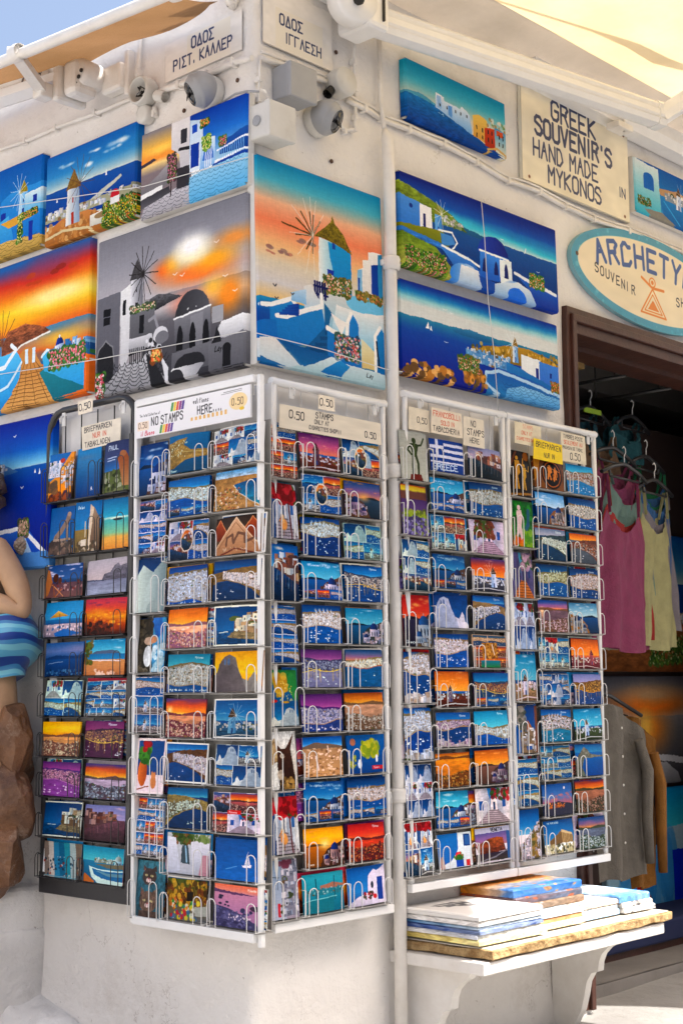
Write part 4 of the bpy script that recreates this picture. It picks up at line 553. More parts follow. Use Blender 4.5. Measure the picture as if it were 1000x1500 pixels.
def g_inc(p):
    p.grad([(0, '0c90c0'), (.3, '4cc0d0')]); p.poly([(0, .34), (1, .28), (1, 1), (0, 1)], ('b8ccd4', '8cb4cc')); p.mottle(.1, .4, .6, .9, 30, .1, ['2c80c0', '4c98cc'], .5, 2); p.rect(.62, .5, 1, 1, '1438c0'); p.line([(.3, .8), (.3, .5)], .012, '3c2820'); flowers(p, .18, .26, .4, .66, 160, ('e8d0d8', 'c8a0b0'), ('1c4c28', '2c5c30')); p.ell(.29, .86, .1, .09, 'a82820'); p.rect(.26, .72, .32, .8, 'a82820')
def g_stack(p, cs):
    p.grad([(0, cs[0]), (1, cs[1])], wob=.4); p.mottle(0, 0, 1, 1, 30, .1, list(cs), .6, .3); p.tex(14, .25)
D = dict
W2 = ('f4f2ee', 'dfe3ea', 'c9c6c4')
PK = D(cols=('e8c0c8', 'c890a8', 'a87898'), gap='6a4870')
# each rack: columns of (drawing, options, what the card shows), top to bottom; p portrait, l landscape
CARDS = {
 'K': [('p', [(c_misc, D(kind='oia'), 'village spilling over an orange flowered slope'), (c_misc, D(kind='lion'), 'weathered stone lion on a rubble wall')]),
       ('p', [(c_boat, D(kind=2), 'hazy blue sea with one tiny sail'), (c_misc, D(kind='ruin'), 'leaning marble ruin over dry ground')]),
       ('p', [(c_misc, D(kind='paul'), 'guide cover titled PAUL with bearded statue'), (c_boat, D(kind=3), 'turquoise shallows fading into orange sand')]),
       ('l', [(c_parasol, D(kind=0), 'striped deckchair on a crowded beach'), (c_parasol, D(kind=1), 'yellow parasol above blue sunbeds'), (c_misc, D(kind='bluedusk'), 'deep blue dusk over the sea'),
              (c_grid, D(nx=2, ny=2), 'four island views in a grid'), (c_sun, D(sky='yellow', sea='b07850', land='7a4c44', sun=None), 'orange sky over a hillside town'),
              (c_harbour, D(sky='purple', sea='8c4a9c', hill='5c3080', shore='c890c0', **PK), 'violet hills above a crowded town'), (c_venframe, {}, 'white bordered seafront houses on deep blue'), (c_misc, D(kind='shops'), 'row of curved blue house fronts')]),
       ('l', [(c_misc, D(kind='rock'), 'misty castle rock over a lilac bay'), (c_misc, D(kind='fire'), 'fiery red and gold sunset thicket'), (c_misc, D(kind='palm'), 'palm shaded sand beach and blue bay'),
              (c_grid, D(nx=3, ny=4), 'many small blue harbour views'), (c_lights, {}, 'maroon dusk harbour with golden lights'),
              (c_sun, D(sky='sunset', sea='9c8494', land='5c4450', sun=None, cols=('c8c4d0', '9c98a8', '6c6878')), 'golden sky above a greying town'),
              (c_venice, D(sky='violet', sea='8a5c64', cols=('e0b8a0', 'a86848', 'c89878', '704038')), 'mauve waterfront with flagstone quay'), (c_boat, D(kind=1), 'blue rowing boat below a white chapel')])],
 'A': [('p', [(c_dome, D(sky='deep'), 'two blue domes over a white church'), (c_grid, D(nx=2, ny=5), 'stacked strips of blue island views'), (c_fork, {}, 'forked white chimney walls against blue'), (c_cat, D(kind=0), 'pink nosed kitten on a blue sill'),
              (c_grid, D(nx=1, ny=3, seq=[c_mill, c_harbour]), 'windmills above a standing pelican'), (c_cat, D(kind=2), 'framed geranium pot and kitten by blue door'), (c_grid, D(nx=3, ny=5, seq=[c_sun, c_mill, c_harbour]), 'fifteen tiny views with a purple one'), (c_cat, D(kind=1), 'two tabby cats on teal')]),
       ('l', [(c_aerial, {}, 'bare brown peninsula in blue sea'), (c_insets, D(base=c_harbour, head=''), 'white town above three inset views'), (c_grid, D(nx=2, ny=2, oval=1), 'harbour with an oval inset of pottery'),
              (c_harbour, D(sky='deep', hor=.2, coast=.9, sea='0c4aa0', cap=None), 'four masted ship above a white quay'), (c_sun, D(sky='orange', sea='e09078', land='8c5c78', ships=3, sun=None, cols=('f0c8b8', 'e0a090', 'b87870')), 'cruise ships under a peach sky'),
              (c_harbour, D(sky='teal', hor=.36, coast=.8, sea='0c50a8', cap='Mykonos'), 'white town running down to blue bay'), (c_sun, D(sky='sunset', sea='a8785c', land='6c3044', sun=(.9, .3)), 'red and orange sky above pink sands'),
              (c_bay, D(cols=W2, land='6a4c30', hor=.2, border=1), 'brown headland inside a white border'), (c_bay, D(flip=1, sea='0a3c94', n=170, gap='7a6a58'), 'dense white town round an indigo cove'),
              (c_misc, D(kind='fall'), 'ivy over a narrow whitewashed passage'), (c_misc, D(kind='taverna'), 'golden taverna with fruit and flowers')]),
       ('l', [(c_grid, D(nx=3, ny=3, church=1), 'small views round a pink white church'), (c_beach, {}, 'long tan beach beside turquoise water'), (c_relief, {}, 'carved stone gable with coiled serpent'),
              (c_bay, D(sky='deep', sea='14448c', land='8a7448'), 'cliffside village beneath lilac cloud'), (c_venframe, {}, 'white framed seafront houses and spray'), (c_lumpy, D(sky='yellow', wall='a89c94', shade='6a5c60'), 'grey chapel below a yellow sunset'),
              (c_mill, D(sky='blue', body='8ab8e0', shade='3c78b8', ground='2c5c8c', border=1), 'framed pale blue windmill'), (c_grid, D(nx=2, ny=2, seq=[c_mill, c_harbour, c_lumpy]), 'windmill, town and church montage'),
              (c_grid, D(nx=2, ny=2, label='Mykonos', seq=[c_alley, c_venice, c_sun]), 'three pink views round a red label'), (c_boat, D(kind=0), 'white yacht trailing wake on plain blue'), (c_misc, D(kind='rocks'), 'black rocks in a pink dusk sea')])],
 'B': [('p', [(c_grid, D(nx=2, ny=4, seq=[c_mill, c_harbour, c_sun]), 'windmill and town strips below pink sky'), (c_pelican, {}, 'pelican under crimson bougainvillea'), (c_venice, D(sky='blue', sea='0c3c80'), 'wave breaking below potted balconies'), (c_grid, D(nx=1, ny=4, seq=[c_harbour, c_bay]), 'white bay views above rooftops'),
              (c_map, D(kind=0), 'map of Greece over a chapel'), (c_donkey, {}, 'brown donkey beside a white wall'), (c_pelican, D(flower='c81c28'), 'orange pelican below scarlet blossom'), (c_misc, D(kind='pel2'), 'misty tall harbour houses with masts')]),
       ('l', [(c_mill, D(sky='pink', body='7a4c58', shade='4c2c3c', roof='4c2024', ground='7a3c28', sp='b08090', town=1, cap='Mykonos'), 'dark windmill in a magenta sunset'), (c_grid, D(nx=2, ny=2, oval=1, church=0), 'church and oval inset with anchor'),
              (c_harbour, D(sky='deep', hor=.2, coast=.46, sea='08307c', mills=4, cap=None), 'row of mills above a boat filled bay'), (c_insets, D(head='The unique beauty of GREECE', sky='teal'), 'headland captioned beauty of GREECE with insets'), (c_harbour, D(sky='deep', mills=5, hor=.24, sea='0c4ca4', cap=None), 'five windmills topping a dense white town'),
              (c_lights, D(sky='purple', sea='8a78b0', hill='4c3c70', cols=('b8a8d0', '8c7cb0', '5c4c88'), cap=None), 'purple twilight town with lit quay'), (c_harbour, D(sky='purple', hor=.4, sea='2c3c8c', hill='5a2c7c', cols=('d8d8ec', 'a8a8cc', '7a78a8'), coast=.75), 'white houses under a crimson purple sky'),
              (c_misc, D(kind='delos'), 'sandy ruins of an ancient town'), (c_insets, D(head='The unique beauty of GREECE', sky='blue'), 'blue headland with three orange insets'), (c_dome, D(sky='yellow', sea='c87818', wall='c8a8a8', shade='6c4c50', dome='1c2ca0', rock='4c3020', glow='fff0a0', cap='Greece'), 'violet dome in golden sunset'),
              (c_misc, D(kind='lagoon'), 'all turquoise fishing harbour')]),
       ('l', [(c_grid, D(nx=2, ny=2, oval=1, church=1), 'oval inset before a snow white chapel'), (c_dome, D(sky='dusk', sea='2c4c6c', wall='d0b8c4', shade='7a6488', dome='2a3c90', glow='f8c070'), 'rose clouds over a domed church'), (c_grid, D(nx=2, ny=2, seq=[c_mill, c_harbour, c_lumpy]), 'mill, pink boat and church montage'),
              (c_lights, D(sky='blue', sea='14408c', hill='3c4c6c', cols=('e0d8d0', 'b8a8a0', '7a7078'), cap='Mykonos'), 'arc of lamps around a blue bay'), (c_dome, D(sky='teal', sea='14609c', rock='3c4c48'), 'cliff village under turquoise cloud'), (c_harbour, D(sky='dusk', mills=5, sea='0c509c', hor=.3, coast=.45, boats=2, shore='b86040'), 'five mills past a red terrace'),
              (c_sun, D(sky='orange', sea='a88068', land='7a5c48', sun=None, hor=.3, cols=('f0e8dc', 'd0b8a4', '8a6850')), 'stony village under apricot sky'), (c_map, D(kind=1), 'yellow island map on blue'), (c_insets, D(base=c_harbour, sky='deep', mills=4), 'hilltop mills above three blue insets'),
              (c_sun, D(sky='red', sea='a83820', land='5a1c28', sun=None, cols=('e88848', 'c04c28', '7a2c28'), cap='Mykonos'), 'blood red night harbour'), (c_misc, D(kind='whitearch'), 'white arch, blue door and red flowers')])],
 'C': [('p', [(c_statue, {}, 'dark bronze dancing figure on grey'), (c_lav, {}, 'yellow sky above lilac fields'), (c_grid, D(nx=2, ny=3, seq=[c_pelican, c_venice, c_lumpy, c_harbour]), 'red blossom, chapel and mill montage'), (c_dome, D(sky='red', sea='3c3058', rock='4c3038', wall='c8c0cc', dome='2c5cb8', cap='Greece'), 'scarlet clouds over a small blue dome'),
              (c_harbour, D(sky='deep', mills=4, near=1, hor=.14, coast=.42, sea='08408c'), 'mills, harbour and white chapel, brown tiled'), (c_harbour, D(sky='blue', mills=4, near=1, hor=.16, coast=.46, sea='0c3c90'), 'mills, harbour and chapel in paler light'), (c_grid, D(nx=2, ny=3, seq=[c_alley, c_harbour, c_lumpy]), 'orange steps beside pink dusk views'), (c_grid, D(nx=2, ny=2, seq=[c_venice, c_pelican, c_mill]), 'cafe table, seafront and red blossom')]),
       ('l', [(c_flag, {}, 'striped blue flag lettered GREECE'), (c_insets, D(head='The unique beauty of GREECE', sky='teal'), 'blue headland over harbour insets'), (c_grid, D(nx=3, ny=2, seq=[c_pelican, c_mill, c_sun]), 'pink dusk strip above white lanes'), (c_insets, D(head='The unique beauty of GREECE', sky='blue'), 'clifftop chapel with blue sky and insets'), (c_lumpy, D(sky='deep', cap=None), 'lumpy white chapel on navy'),
              (c_harbour, D(sky='deep', mills=4, cap=None, hor=.22, coast=.55), 'mills above a wide navy bay'), (c_mill, D(sky='orange', body='8c7c8c', shade='5c4858', roof='4c2c2c', ground='6c3020', k=.32, cap=None), 'orange dusk behind three dark mills'), (c_harbour, D(sky='blue', hor=.3, coast=.45, near=1, sea='0c3c88', cols=('e8dce4', 'c8b0c4', 'a890a8'), cap='Mykonos'), 'rosy waterfront beyond white roofs'),
              (c_sun, D(sky='orange', sea='c8741c', land='7a4420', sun=None, cols=('e0a050', 'a86020', '6c3c1c'), hor=.15), 'town entirely in burnt orange'), (c_insets, D(base=c_dome, sky='teal'), 'white domes under a strip of bays'), (c_misc, D(kind='potwall'), 'blue flowerpot by a white wall')]),
       ('l', [(c_venice, D(sky='violet', sea='1c3c58'), 'seaside balconies at rosy dusk'), (c_harbour, D(sky='deep', mills=5, sea='0c50a8', coast=.6, cap='Mykonos'), 'hillside town above scattered white boats'), (c_alley, D(tree='4c7028', flower='8a4c2c', sky='d8d8d8', ground='c0b0c0'), 'lane shaded by a green tree'), (c_mill, D(sky='sunset', ground='4c4c5c', x=.38), 'white mill under fiery cloud'),
              (c_bay, D(sky='blue', sea='1850a0', flip=1, gap='4c5c6c', cap='Mykonos'), 'pale town and one cruise ship'), (c_misc, D(kind='gold'), 'golden relief amid sunset corners'), (c_insets, D(base=c_lights, sky='blue', sea='1c4080', hill='3c4c70', cap=None), 'lamplit bay above three insets'),
              (c_harbour, D(sky='teal', hor=.5, coast=.72, boats=6, cap='Mykonos'), 'empty azure sky over low quay'), (c_dome, D(sky='orange', sea='8a5c50', wall='b8a0a8', shade='6c5068', dome='2c2c8c', rock='4c3430', cap=None), 'indigo dome in an amber sunset'), (c_alley, D(), 'white lane with blue shutters'), (c_misc, D(kind='venetia'), 'dusky red town headed VENETIA')])],
 'D': [('p', [(c_vase, D(kind=0), 'yellow vase figures on black'), (c_nymph, {}, 'pale figure in green foliage'), (c_alley, D(wall='6c5c98', shade='4a3c70', sky='4c90b8', ground='c87838', flower='c8a0b8', door='2c3c80'), 'purple lane with orange steps'), (c_grid, D(nx=2, ny=2, seq=[c_alley, c_venice, c_lumpy, c_pelican]), 'lane, waterfront and table in quarters'),
              (c_mill, D(sky='teal', ground='a8946c', k=.3, sea='0c4c98', x=.45), 'thatched mill below a passing liner'), (c_misc, D(kind='stone'), 'stone tower over a tiny chapel'), (c_grid, D(nx=1, ny=3, seq=[c_harbour, c_bay]), 'three stacked bays of white houses'), (c_misc, D(kind='stairtown'), 'white houses climbing a scrubby slope')]),
       ('l', [(c_vase, D(kind=1), 'round orange figure plate'), (c_dome, D(sky='pale', wall='b0a8a0', shade='6c6460', rock='8a6038', dome='14409c'), 'twin domes against billowing cloud'), (c_bay, D(sky='violet', sea='1c4884', land='3c4c5c', cap='Mykonos'), 'dark bay under a lilac sky'), (c_harbour, D(sky='deep', mills=4, coast=.55, gap='8a7a58', cols=('f0ead8', 'd8ccb4', 'b8a888')), 'creamy hill town above moored boats'), (c_sun, D(sky='dusk', sea='5a4c50', land='6c5438', sun=(.12, .32), hor=.3, cols=('e0d4cc', 'b8a498', '7a6450')), 'sunset village with distant mill'),
              (c_grid, D(nx=3, ny=2, seq=[c_pelican, c_mill, c_harbour]), 'crimson blossom between small blue views'), (c_grid, D(nx=3, ny=3, church=1), 'small views round a chapel on violet sea'), (c_harbour, D(sky='blue', mills=5, sea='1c80a8', coast=.6, gap='5c6c60', cap='Mykonos'), 'teal water below five windmills'), (c_grid, D(nx=2, ny=3, seq=[c_harbour, c_bay, c_mill]), 'six blue harbour scenes'), (c_misc, D(kind='moon'), 'moonrise over a glowing town'), (c_misc, D(kind='parth'), 'columned temple above pale rubble')]),
       ('l', [(c_harbour, D(sky='teal', hor=.3, coast=.55, sea='2c7cb8', near=0, cols=('e8d8c8', 'c08868', '9a6850')), 'ochre seafront with foaming surf'), (c_harbour, D(sky='deep', mills=6, coast=.6, cols=('f0f0f0', 'd0d0d0', 'a8a8a8')), 'bleached town under a mill ridge'), (c_bay, D(sky='orange', sea='6a7484', land='7a4c3c', cols=('c88860', '9c5c40', '5c3c34')), 'curving coast below plain orange sky'), (c_harbour, D(sky='deep', mills=5, sea='0c4494', coast=.66, cap='Mykonos'), 'seven boats off a crowded hill'), (c_dome, D(sky='pale', sea='144c9c', wall='a8a4a0', rock='a87c44', dome='143c8c'), 'large blue dome beside ochre walls'),
              (c_mill, D(sky='orange', body='b86c78', shade='8a4858', roof='6c3440', ground='8a3c4c', sea='d8784c', sp='c8787c', k=.34, x=.3), 'rosy mill in an orange haze'), (c_lights, D(sky='violet', sea='2c4c8c', hill='8a6434', glow='ffb830', cols=('f0c060', 'c08838', '7a5428'), cap=None), 'gold lit quay reflecting in blue'), (c_mill, D(sky='teal', ground='4c5c38', k=.36, x=.4, sea='14589c', cap=None), 'white mill above a grassy bank'), (c_misc, D(kind='cliff'), 'pale crag beside a flat blue bay'),
              (c_sun, D(sky='sunset', sea='8a5c48', land='3c3c2c', sun=None, hor=.3, cols=('c89c88', '9a6c54', '5c4c3c')), 'copper clouds over a green valley'), (c_sun, D(sky='dusk', sea='5c5c74', land='3c4c3c', sun=None, hor=.35, cols=('f0f0f0', 'c8ccd4', '6c7c5c')), 'pink cloud above bright white houses')])],
}
# ---------------------------------------------------------------- atlases: one generated image holds many small prints
class Atlas:
    def __init__(s, name, n):
        s.n, s.x, s.y, s.h = n, 1, 1, 0; s.img = bpy.data.images.new(name, n, n); s.a = np.ones((n, n, 4), np.float32)
    def add(s, p):
        if s.x+p.w+2 > s.n: s.x = 1; s.y += s.h+2; s.h = 0
        x, y = s.x, s.y; assert y+p.h < s.n, 'atlas full'
        s.a[y:y+p.h, x:x+p.w, :3] = np.clip(p.a, 0, 1)[::-1]; s.x += p.w+2; s.h = max(s.h, p.h)
        return ((x+.5)/s.n, (y+.5)/s.n, (x+p.w-.5)/s.n, (y+p.h-.5)/s.n)
    def done(s): s.img.pixels.foreach_set(s.a.ravel()); s.img.update(); s.img.pack()
AT1, AT2 = Atlas('postcard_prints', 2048), Atlas('painting_prints', 2304)
# ---------------------------------------------------------------- materials
def mat(name, c=(.5, .5, .5), rough=.6, c2=None, sc=8, bump=0., bsc=60, metal=0, spec=.5, dirt=0., dirtc=(.25, .2, .15), trans=0, img=None, wob=0, coat=0, scuff=0):
    m = bpy.data.materials.new(name); m.use_nodes = True; N, L = m.node_tree.nodes, m.node_tree.links; b = N['Principled BSDF']
    b.inputs['Roughness'].default_value = rough; b.inputs['Metallic'].default_value = metal; b.inputs['Specular IOR Level'].default_value = spec; b.inputs['Coat Weight'].default_value = coat
    tc = N.new('ShaderNodeTexCoord'); src = tc.outputs['Object']
    def noi(scale, det=6, rg=.6):
        n = N.new('ShaderNodeTexNoise'); n.inputs['Scale'].default_value = scale; n.inputs['Detail'].default_value = det; n.inputs['Roughness'].default_value = rg; L.new(src, n.inputs['Vector']); return n
    def ramp(inp, a, bb, lo=.35, hi=.65):
        r = N.new('ShaderNodeValToRGB'); r.color_ramp.elements[0].position = lo; r.color_ramp.elements[1].position = hi; r.color_ramp.elements[0].color = (*a, 1); r.color_ramp.elements[1].color = (*bb, 1); L.new(inp, r.inputs[0]); return r
    if img:
        t = N.new('ShaderNodeTexImage'); t.image = img; t.interpolation = 'Linear'; uv = N.new('ShaderNodeUVMap'); L.new(uv.outputs[0], t.inputs[0]); out = t.outputs[0]
    else:
        r = ramp(noi(sc).outputs[0], c, c2 or tuple(x*.88 for x in c)); out = r.outputs[0]
    if dirt:
        r2 = ramp(noi(sc*.6+1.3, 9, .75).outputs[0], (0, 0, 0), (dirt,)*3, .56, .78); mx = N.new('ShaderNodeMix'); mx.data_type = 'RGBA'; L.new(r2.outputs[0], mx.inputs[0]); L.new(out, mx.inputs[6]); mx.inputs[7].default_value = (*dirtc, 1); out = mx.outputs[2]
    if scuff:    # small chips and hairline scratches
        n1 = noi(46, 3, .8); r3 = ramp(n1.outputs[0], (0, 0, 0), (scuff,)*3, .69, .73); mx = N.new('ShaderNodeMix'); mx.data_type = 'RGBA'; L.new(r3.outputs[0], mx.inputs[0]); L.new(out, mx.inputs[6]); mx.inputs[7].default_value = (.26, .21, .17, 1); out = mx.outputs[2]
        vo = N.new('ShaderNodeTexVoronoi'); vo.feature = 'DISTANCE_TO_EDGE'; vo.inputs['Scale'].default_value = 3.1; dn = noi(7, 4, .7); va = N.new('ShaderNodeVectorMath'); va.operation = 'MULTIPLY_ADD'; L.new(dn.outputs['Color'], va.inputs[0]); va.inputs[1].default_value = (.35,)*3; L.new(src, va.inputs[2]); L.new(va.outputs[0], vo.inputs['Vector'])
        lt = N.new('ShaderNodeMath'); lt.operation = 'LESS_THAN'; lt.inputs[1].default_value = .006; L.new(vo.outputs[0], lt.inputs[0]); n4 = noi(2.3, 2, .5); r4 = ramp(n4.outputs[0], (0, 0, 0), (.45,)*3, .54, .60); mu = N.new('ShaderNodeMath'); mu.operation = 'MULTIPLY'; L.new(lt.outputs[0], mu.inputs[0]); L.new(r4.outputs[0], mu.inputs[1])
        mx = N.new('ShaderNodeMix'); mx.data_type = 'RGBA'; L.new(mu.outputs[0], mx.inputs[0]); L.new(out, mx.inputs[6]); mx.inputs[7].default_value = (.34, .29, .25, 1); out = mx.outputs[2]
    L.new(out, b.inputs['Base Color'])
    if bump:
        n = noi(bsc, 5, .65); n2 = noi(bsc*.17, 3, .5); ad = N.new('ShaderNodeMath'); ad.operation = 'MULTIPLY_ADD'; L.new(n2.outputs[0], ad.inputs[0]); ad.inputs[1].default_value = 2.2; L.new(n.outputs[0], ad.inputs[2])
        bp = N.new('ShaderNodeBump'); bp.inputs['Strength'].default_value = bump; bp.inputs['Distance'].default_value = .01; L.new(ad.outputs[0], bp.inputs['Height']); L.new(bp.outputs[0], b.inputs['Normal'])
    if trans:
        tr = N.new('ShaderNodeBsdfTranslucent'); L.new(out, tr.inputs[0]); ms = N.new('ShaderNodeMixShader'); ms.inputs[0].default_value = trans; o = N['Material Output']; L.new(b.outputs[0], ms.inputs[1]); L.new(tr.outputs[0], ms.inputs[2]); L.new(ms.outputs[0], o.inputs[0])
    return m
# ---------------------------------------------------------------- mesh builder
class MB:
    def __init__(s): s.v, s.f, s.uv, s.sm = [], [], {}, set()
    def quad(s, a, b, c, d, uv=None, smooth=False):
        i = len(s.v); s.v += [a, b, c, d]; s.f.append((i, i+1, i+2, i+3))
        if uv: s.uv[len(s.f)-1] = uv
        if smooth: s.sm.add(len(s.f)-1)
    def box(s, x0, x1, y0, y1, z0, z1, bev=0):
        if bev:
            bm = bmesh.new(); bmesh.ops.create_cube(bm, size=1)
            for v in bm.verts: v.co = Vector(((x0+x1)/2+v.co.x*(x1-x0), (y0+y1)/2+v.co.y*(y1-y0), (z0+z1)/2+v.co.z*(z1-z0)))
            bmesh.ops.bevel(bm, geom=bm.edges[:], offset=bev, segments=2, affect='EDGES', profile=.5); return s.bm(bm)
        i = len(s.v); s.v += [(x, y, z) for z in (z0, z1) for x, y in ((x0, y0), (x1, y0), (x1, y1), (x0, y1))]
        s.f += [tuple(i+k for k in q) for q in ((3, 2, 1, 0), (4, 5, 6, 7), (0, 1, 5, 4), (1, 2, 6, 5), (2, 3, 7, 6), (3, 0, 4, 7))]; return s
    def bm(s, bm, smooth=False):
        i = len(s.v); bm.verts.index_update(); s.v += [tuple(v.co) for v in bm.verts]
        for f in bm.faces:
            s.f.append(tuple(i+v.index for v in f.verts))
            if smooth: s.sm.add(len(s.f)-1)
        bm.free(); return s
    def tube(s, pts, r, n=8, cap=True):
        pts = [Vector(p) for p in pts]; m = len(pts); base = len(s.v); rs = r if isinstance(r, (list, tuple)) else [r]*m
        t0 = (pts[1]-pts[0]).normalized(); a = t0.orthogonal().normalized()
        for k, p in enumerate(pts):
            t = (pts[min(k+1, m-1)]-pts[max(k-1, 0)]).normalized(); a = (a-t*a.dot(t)).normalized(); b = t.cross(a)
            s.v += [tuple(p+(a*math.cos(2*math.pi*q/n)+b*math.sin(2*math.pi*q/n))*rs[k]) for q in range(n)]
        for k in range(m-1):
            for q in range(n):
                s.f.append((base+k*n+q, base+k*n+(q+1) % n, base+(k+1)*n+(q+1) % n, base+(k+1)*n+q)); s.sm.add(len(s.f)-1)
        if cap: s.f.append(tuple(base+q for q in reversed(range(n)))); s.f.append(tuple(base+(m-1)*n+q for q in range(n)))
        return s
    def lathe(s, prof, c, axis=(0, 0, 1), n=20):     # prof: (radius, height along axis)
        ax = Vector(axis).normalized(); a = ax.orthogonal().normalized(); b = ax.cross(a); base = len(s.v); c = Vector(c)
        for r, h in prof: s.v += [tuple(c+ax*h+(a*math.cos(2*math.pi*q/n)+b*math.sin(2*math.pi*q/n))*r) for q in range(n)]
        for k in range(len(prof)-1):
            for q in range(n): s.f.append((base+k*n+q, base+k*n+(q+1) % n, base+(k+1)*n+(q+1) % n, base+(k+1)*n+q)); s.sm.add(len(s.f)-1)
        return s
    def prism(s, poly, d0, d1, ax='x'):      # poly in the two other axes
        P = {'x': lambda a, b, d: (d, a, b), 'y': lambda a, b, d: (a, d, b), 'z': lambda a, b, d: (a, b, d)}[ax]; i, n = len(s.v), len(poly)
        s.v += [P(a, b, d0) for a, b in poly]+[P(a, b, d1) for a, b in poly]; s.f.append(tuple(range(i, i+n))); s.f.append(tuple(reversed(range(i+n, i+2*n))))
        for k in range(n): s.f.append((i+k, i+n+k, i+n+(k+1) % n, i+(k+1) % n))
        return s
    def beam(s, prof, A, B, up=(0, 0, 1)):   # profile (side, up) swept from A to B
        A, B = Vector(A), Vector(B); t = (B-A).normalized(); sd = t.cross(Vector(up)).normalized(); u = sd.cross(t); i, n = len(s.v), len(prof)
        for p in (A, B): s.v += [tuple(p+sd*a+u*b) for a, b in prof]
        s.f.append(tuple(range(i, i+n))); s.f.append(tuple(reversed(range(i+n, i+2*n))))
        for k in range(n): s.f.append((i+k, i+n+k, i+n+(k+1) % n, i+(k+1) % n))
        return s
    def surf(s, nu, nv, fn, uvr=None, smooth=True, skip=None):
        i = len(s.v); s.v += [tuple(fn(a/nu, b/nv)) for b in range(nv+1) for a in range(nu+1)]
        for b in range(nv):
            for a in range(nu):
                if skip and skip(a, b): continue
                q = i+b*(nu+1)+a; s.f.append((q, q+1, q+nu+2, q+nu+1))
                if smooth: s.sm.add(len(s.f)-1)
                if uvr:
                    U = lambda k: uvr[0]+(uvr[2]-uvr[0])*k/nu; V = lambda k: uvr[1]+(uvr[3]-uvr[1])*k/nv
                    s.uv[len(s.f)-1] = [(U(a), V(b)), (U(a+1), V(b)), (U(a+1), V(b+1)), (U(a), V(b+1))]
        return s
    def mesh(s, name, material):
        me = bpy.data.meshes.new(name); me.from_pydata(s.v, [], s.f); me.materials.append(material)
        if s.uv:
            l = me.uv_layers.new(name='UVMap')
            for fi, uv in s.uv.items():
                for k, li in enumerate(me.polygons[fi].loop_indices): l.data[li].uv = uv[k]
        if s.sm:
            me.polygons.foreach_set('use_smooth', [i in s.sm for i in range(len(s.f))])
        bm = bmesh.new(); bm.from_mesh(me)
        if not s.uv: bmesh.ops.recalc_face_normals(bm, faces=bm.faces)
        bm.to_mesh(me); bm.free(); me.update(); return me
def tag(o, label=None, cat=None, group=None, kind=None):
    for k, v in (('label', label), ('category', cat), ('group', group), ('kind', kind)):
        if v: o[k] = v
    return o
def link(name, data, parent=None, loc=(0, 0, 0), rot=(0, 0, 0)):
    o = bpy.data.objects.new(name, data); COL.objects.link(o); o.location = loc; o.rotation_euler = rot
    if parent: o.parent = parent
    return o
def part(name, mb, m, parent, loc=(0, 0, 0), rot=(0, 0, 0), label=None):
    o = link(name, mb.mesh(name, m) if isinstance(mb, MB) else mb, parent, loc, rot)
    if label: o['label'] = label
    return o
ROT = {'F': 0., 'L': -math.pi/2, 'W': 0.}
def wloc(side, u, d, z): return (u, -d, z) if side == 'F' else (-d, -u, z) if side == 'L' else (u, d, z)
def thing(name, label, cat, side='W', u=0, d=0, z=0, group=None, data=None, tilt=0., lean=0., turn=0.):
    # side F: shop front (x runs with u); side L: lane wall (u runs towards the corner); d is the distance out from the wall
    o = link(name, data, None, wloc(side, u, d, z), (lean, tilt, ROT[side]+turn)); return tag(o, label, cat, group)
def stuffless(o): return o
rnd = random.Random(7)
# ---------------------------------------------------------------- materials used
plaster = mat('whitewash', (.83, .805, .775), .88, (.75, .72, .69), 2.2, bump=1.0, bsc=24, dirt=.5, dirtc=(.46, .40, .34), scuff=.7)
plaster_old = mat('old_whitewash', (.76, .745, .73), .9, (.62, .605, .59), 4, bump=1.2, bsc=16, dirt=.7, dirtc=(.36, .33, .31), scuff=.8)
paving = mat('paving', (.30, .29, .275), .85, (.22, .21, .20), 2.2, bump=1.0, bsc=14, dirt=.9, dirtc=(.09, .06, .04), scuff=.8)
floorm = mat('shop_floor', (.24, .22, .20), .6, (.17, .155, .14), 3, bump=.2, bsc=20, dirt=.7, dirtc=(.16, .09, .04))
white_paint = mat('white_paint', (.78, .76, .73), .45, (.70, .67, .63), 12, bump=.2, bsc=60, dirt=.5, dirtc=(.45, .40, .34))
white_alu = mat('white_enamel', (.82, .82, .82), .3, (.78, .78, .78), 20, dirt=.15, dirtc=(.5, .47, .43))
wire_w = mat('white_wire', (.80, .79, .77), .35, bump=0, dirt=.2, dirtc=(.5, .42, .34))
wire_b = mat('black_wire', (.02, .02, .02), .4)
black_m = mat('black_enamel', (.022, .022, .025), .35, bump=.05, bsc=90)
grey_back = mat('rack_backing', (.34, .33, .31), .6, (.25, .24, .225), 14, dirt=.3, dirtc=(.12, .11, .1))
white_back = mat('white_backing', (.74, .73, .72), .5)
print1 = mat('glossy_card', img=AT1.img, rough=.30, spec=.06)
print2 = mat('painted_canvas', img=AT2.img, rough=.55, bump=.12, bsc=300, spec=.06)
paper = mat('paper_print', img=AT2.img, rough=.8)
signm = mat('painted_board', img=AT2.img, rough=.45, bump=.08, bsc=60)
card_edge = mat('card_edge', (.6, .62, .66), .6)
canvas_edge = mat('canvas_edge', (.72, .70, .66), .8, bump=.3, bsc=300)
grey_pl = mat('grey_plastic', (.30, .31, .33), .4, (.33, .34, .36), 10, dirt=.2, dirtc=(.25, .22, .18))
box_pl = mat('box_plastic', (.62, .61, .58), .5, (.55, .54, .51), 10, dirt=.4, dirtc=(.35, .3, .25))
dark = mat('dark_void', (.02, .018, .016), .7)
lens = mat('lens_glass', (.01, .01, .012), .08)
brown_wood = mat('brown_wood', (.066, .020, .011), .5, (.042, .012, .007), 9, bump=.2, bsc=30)
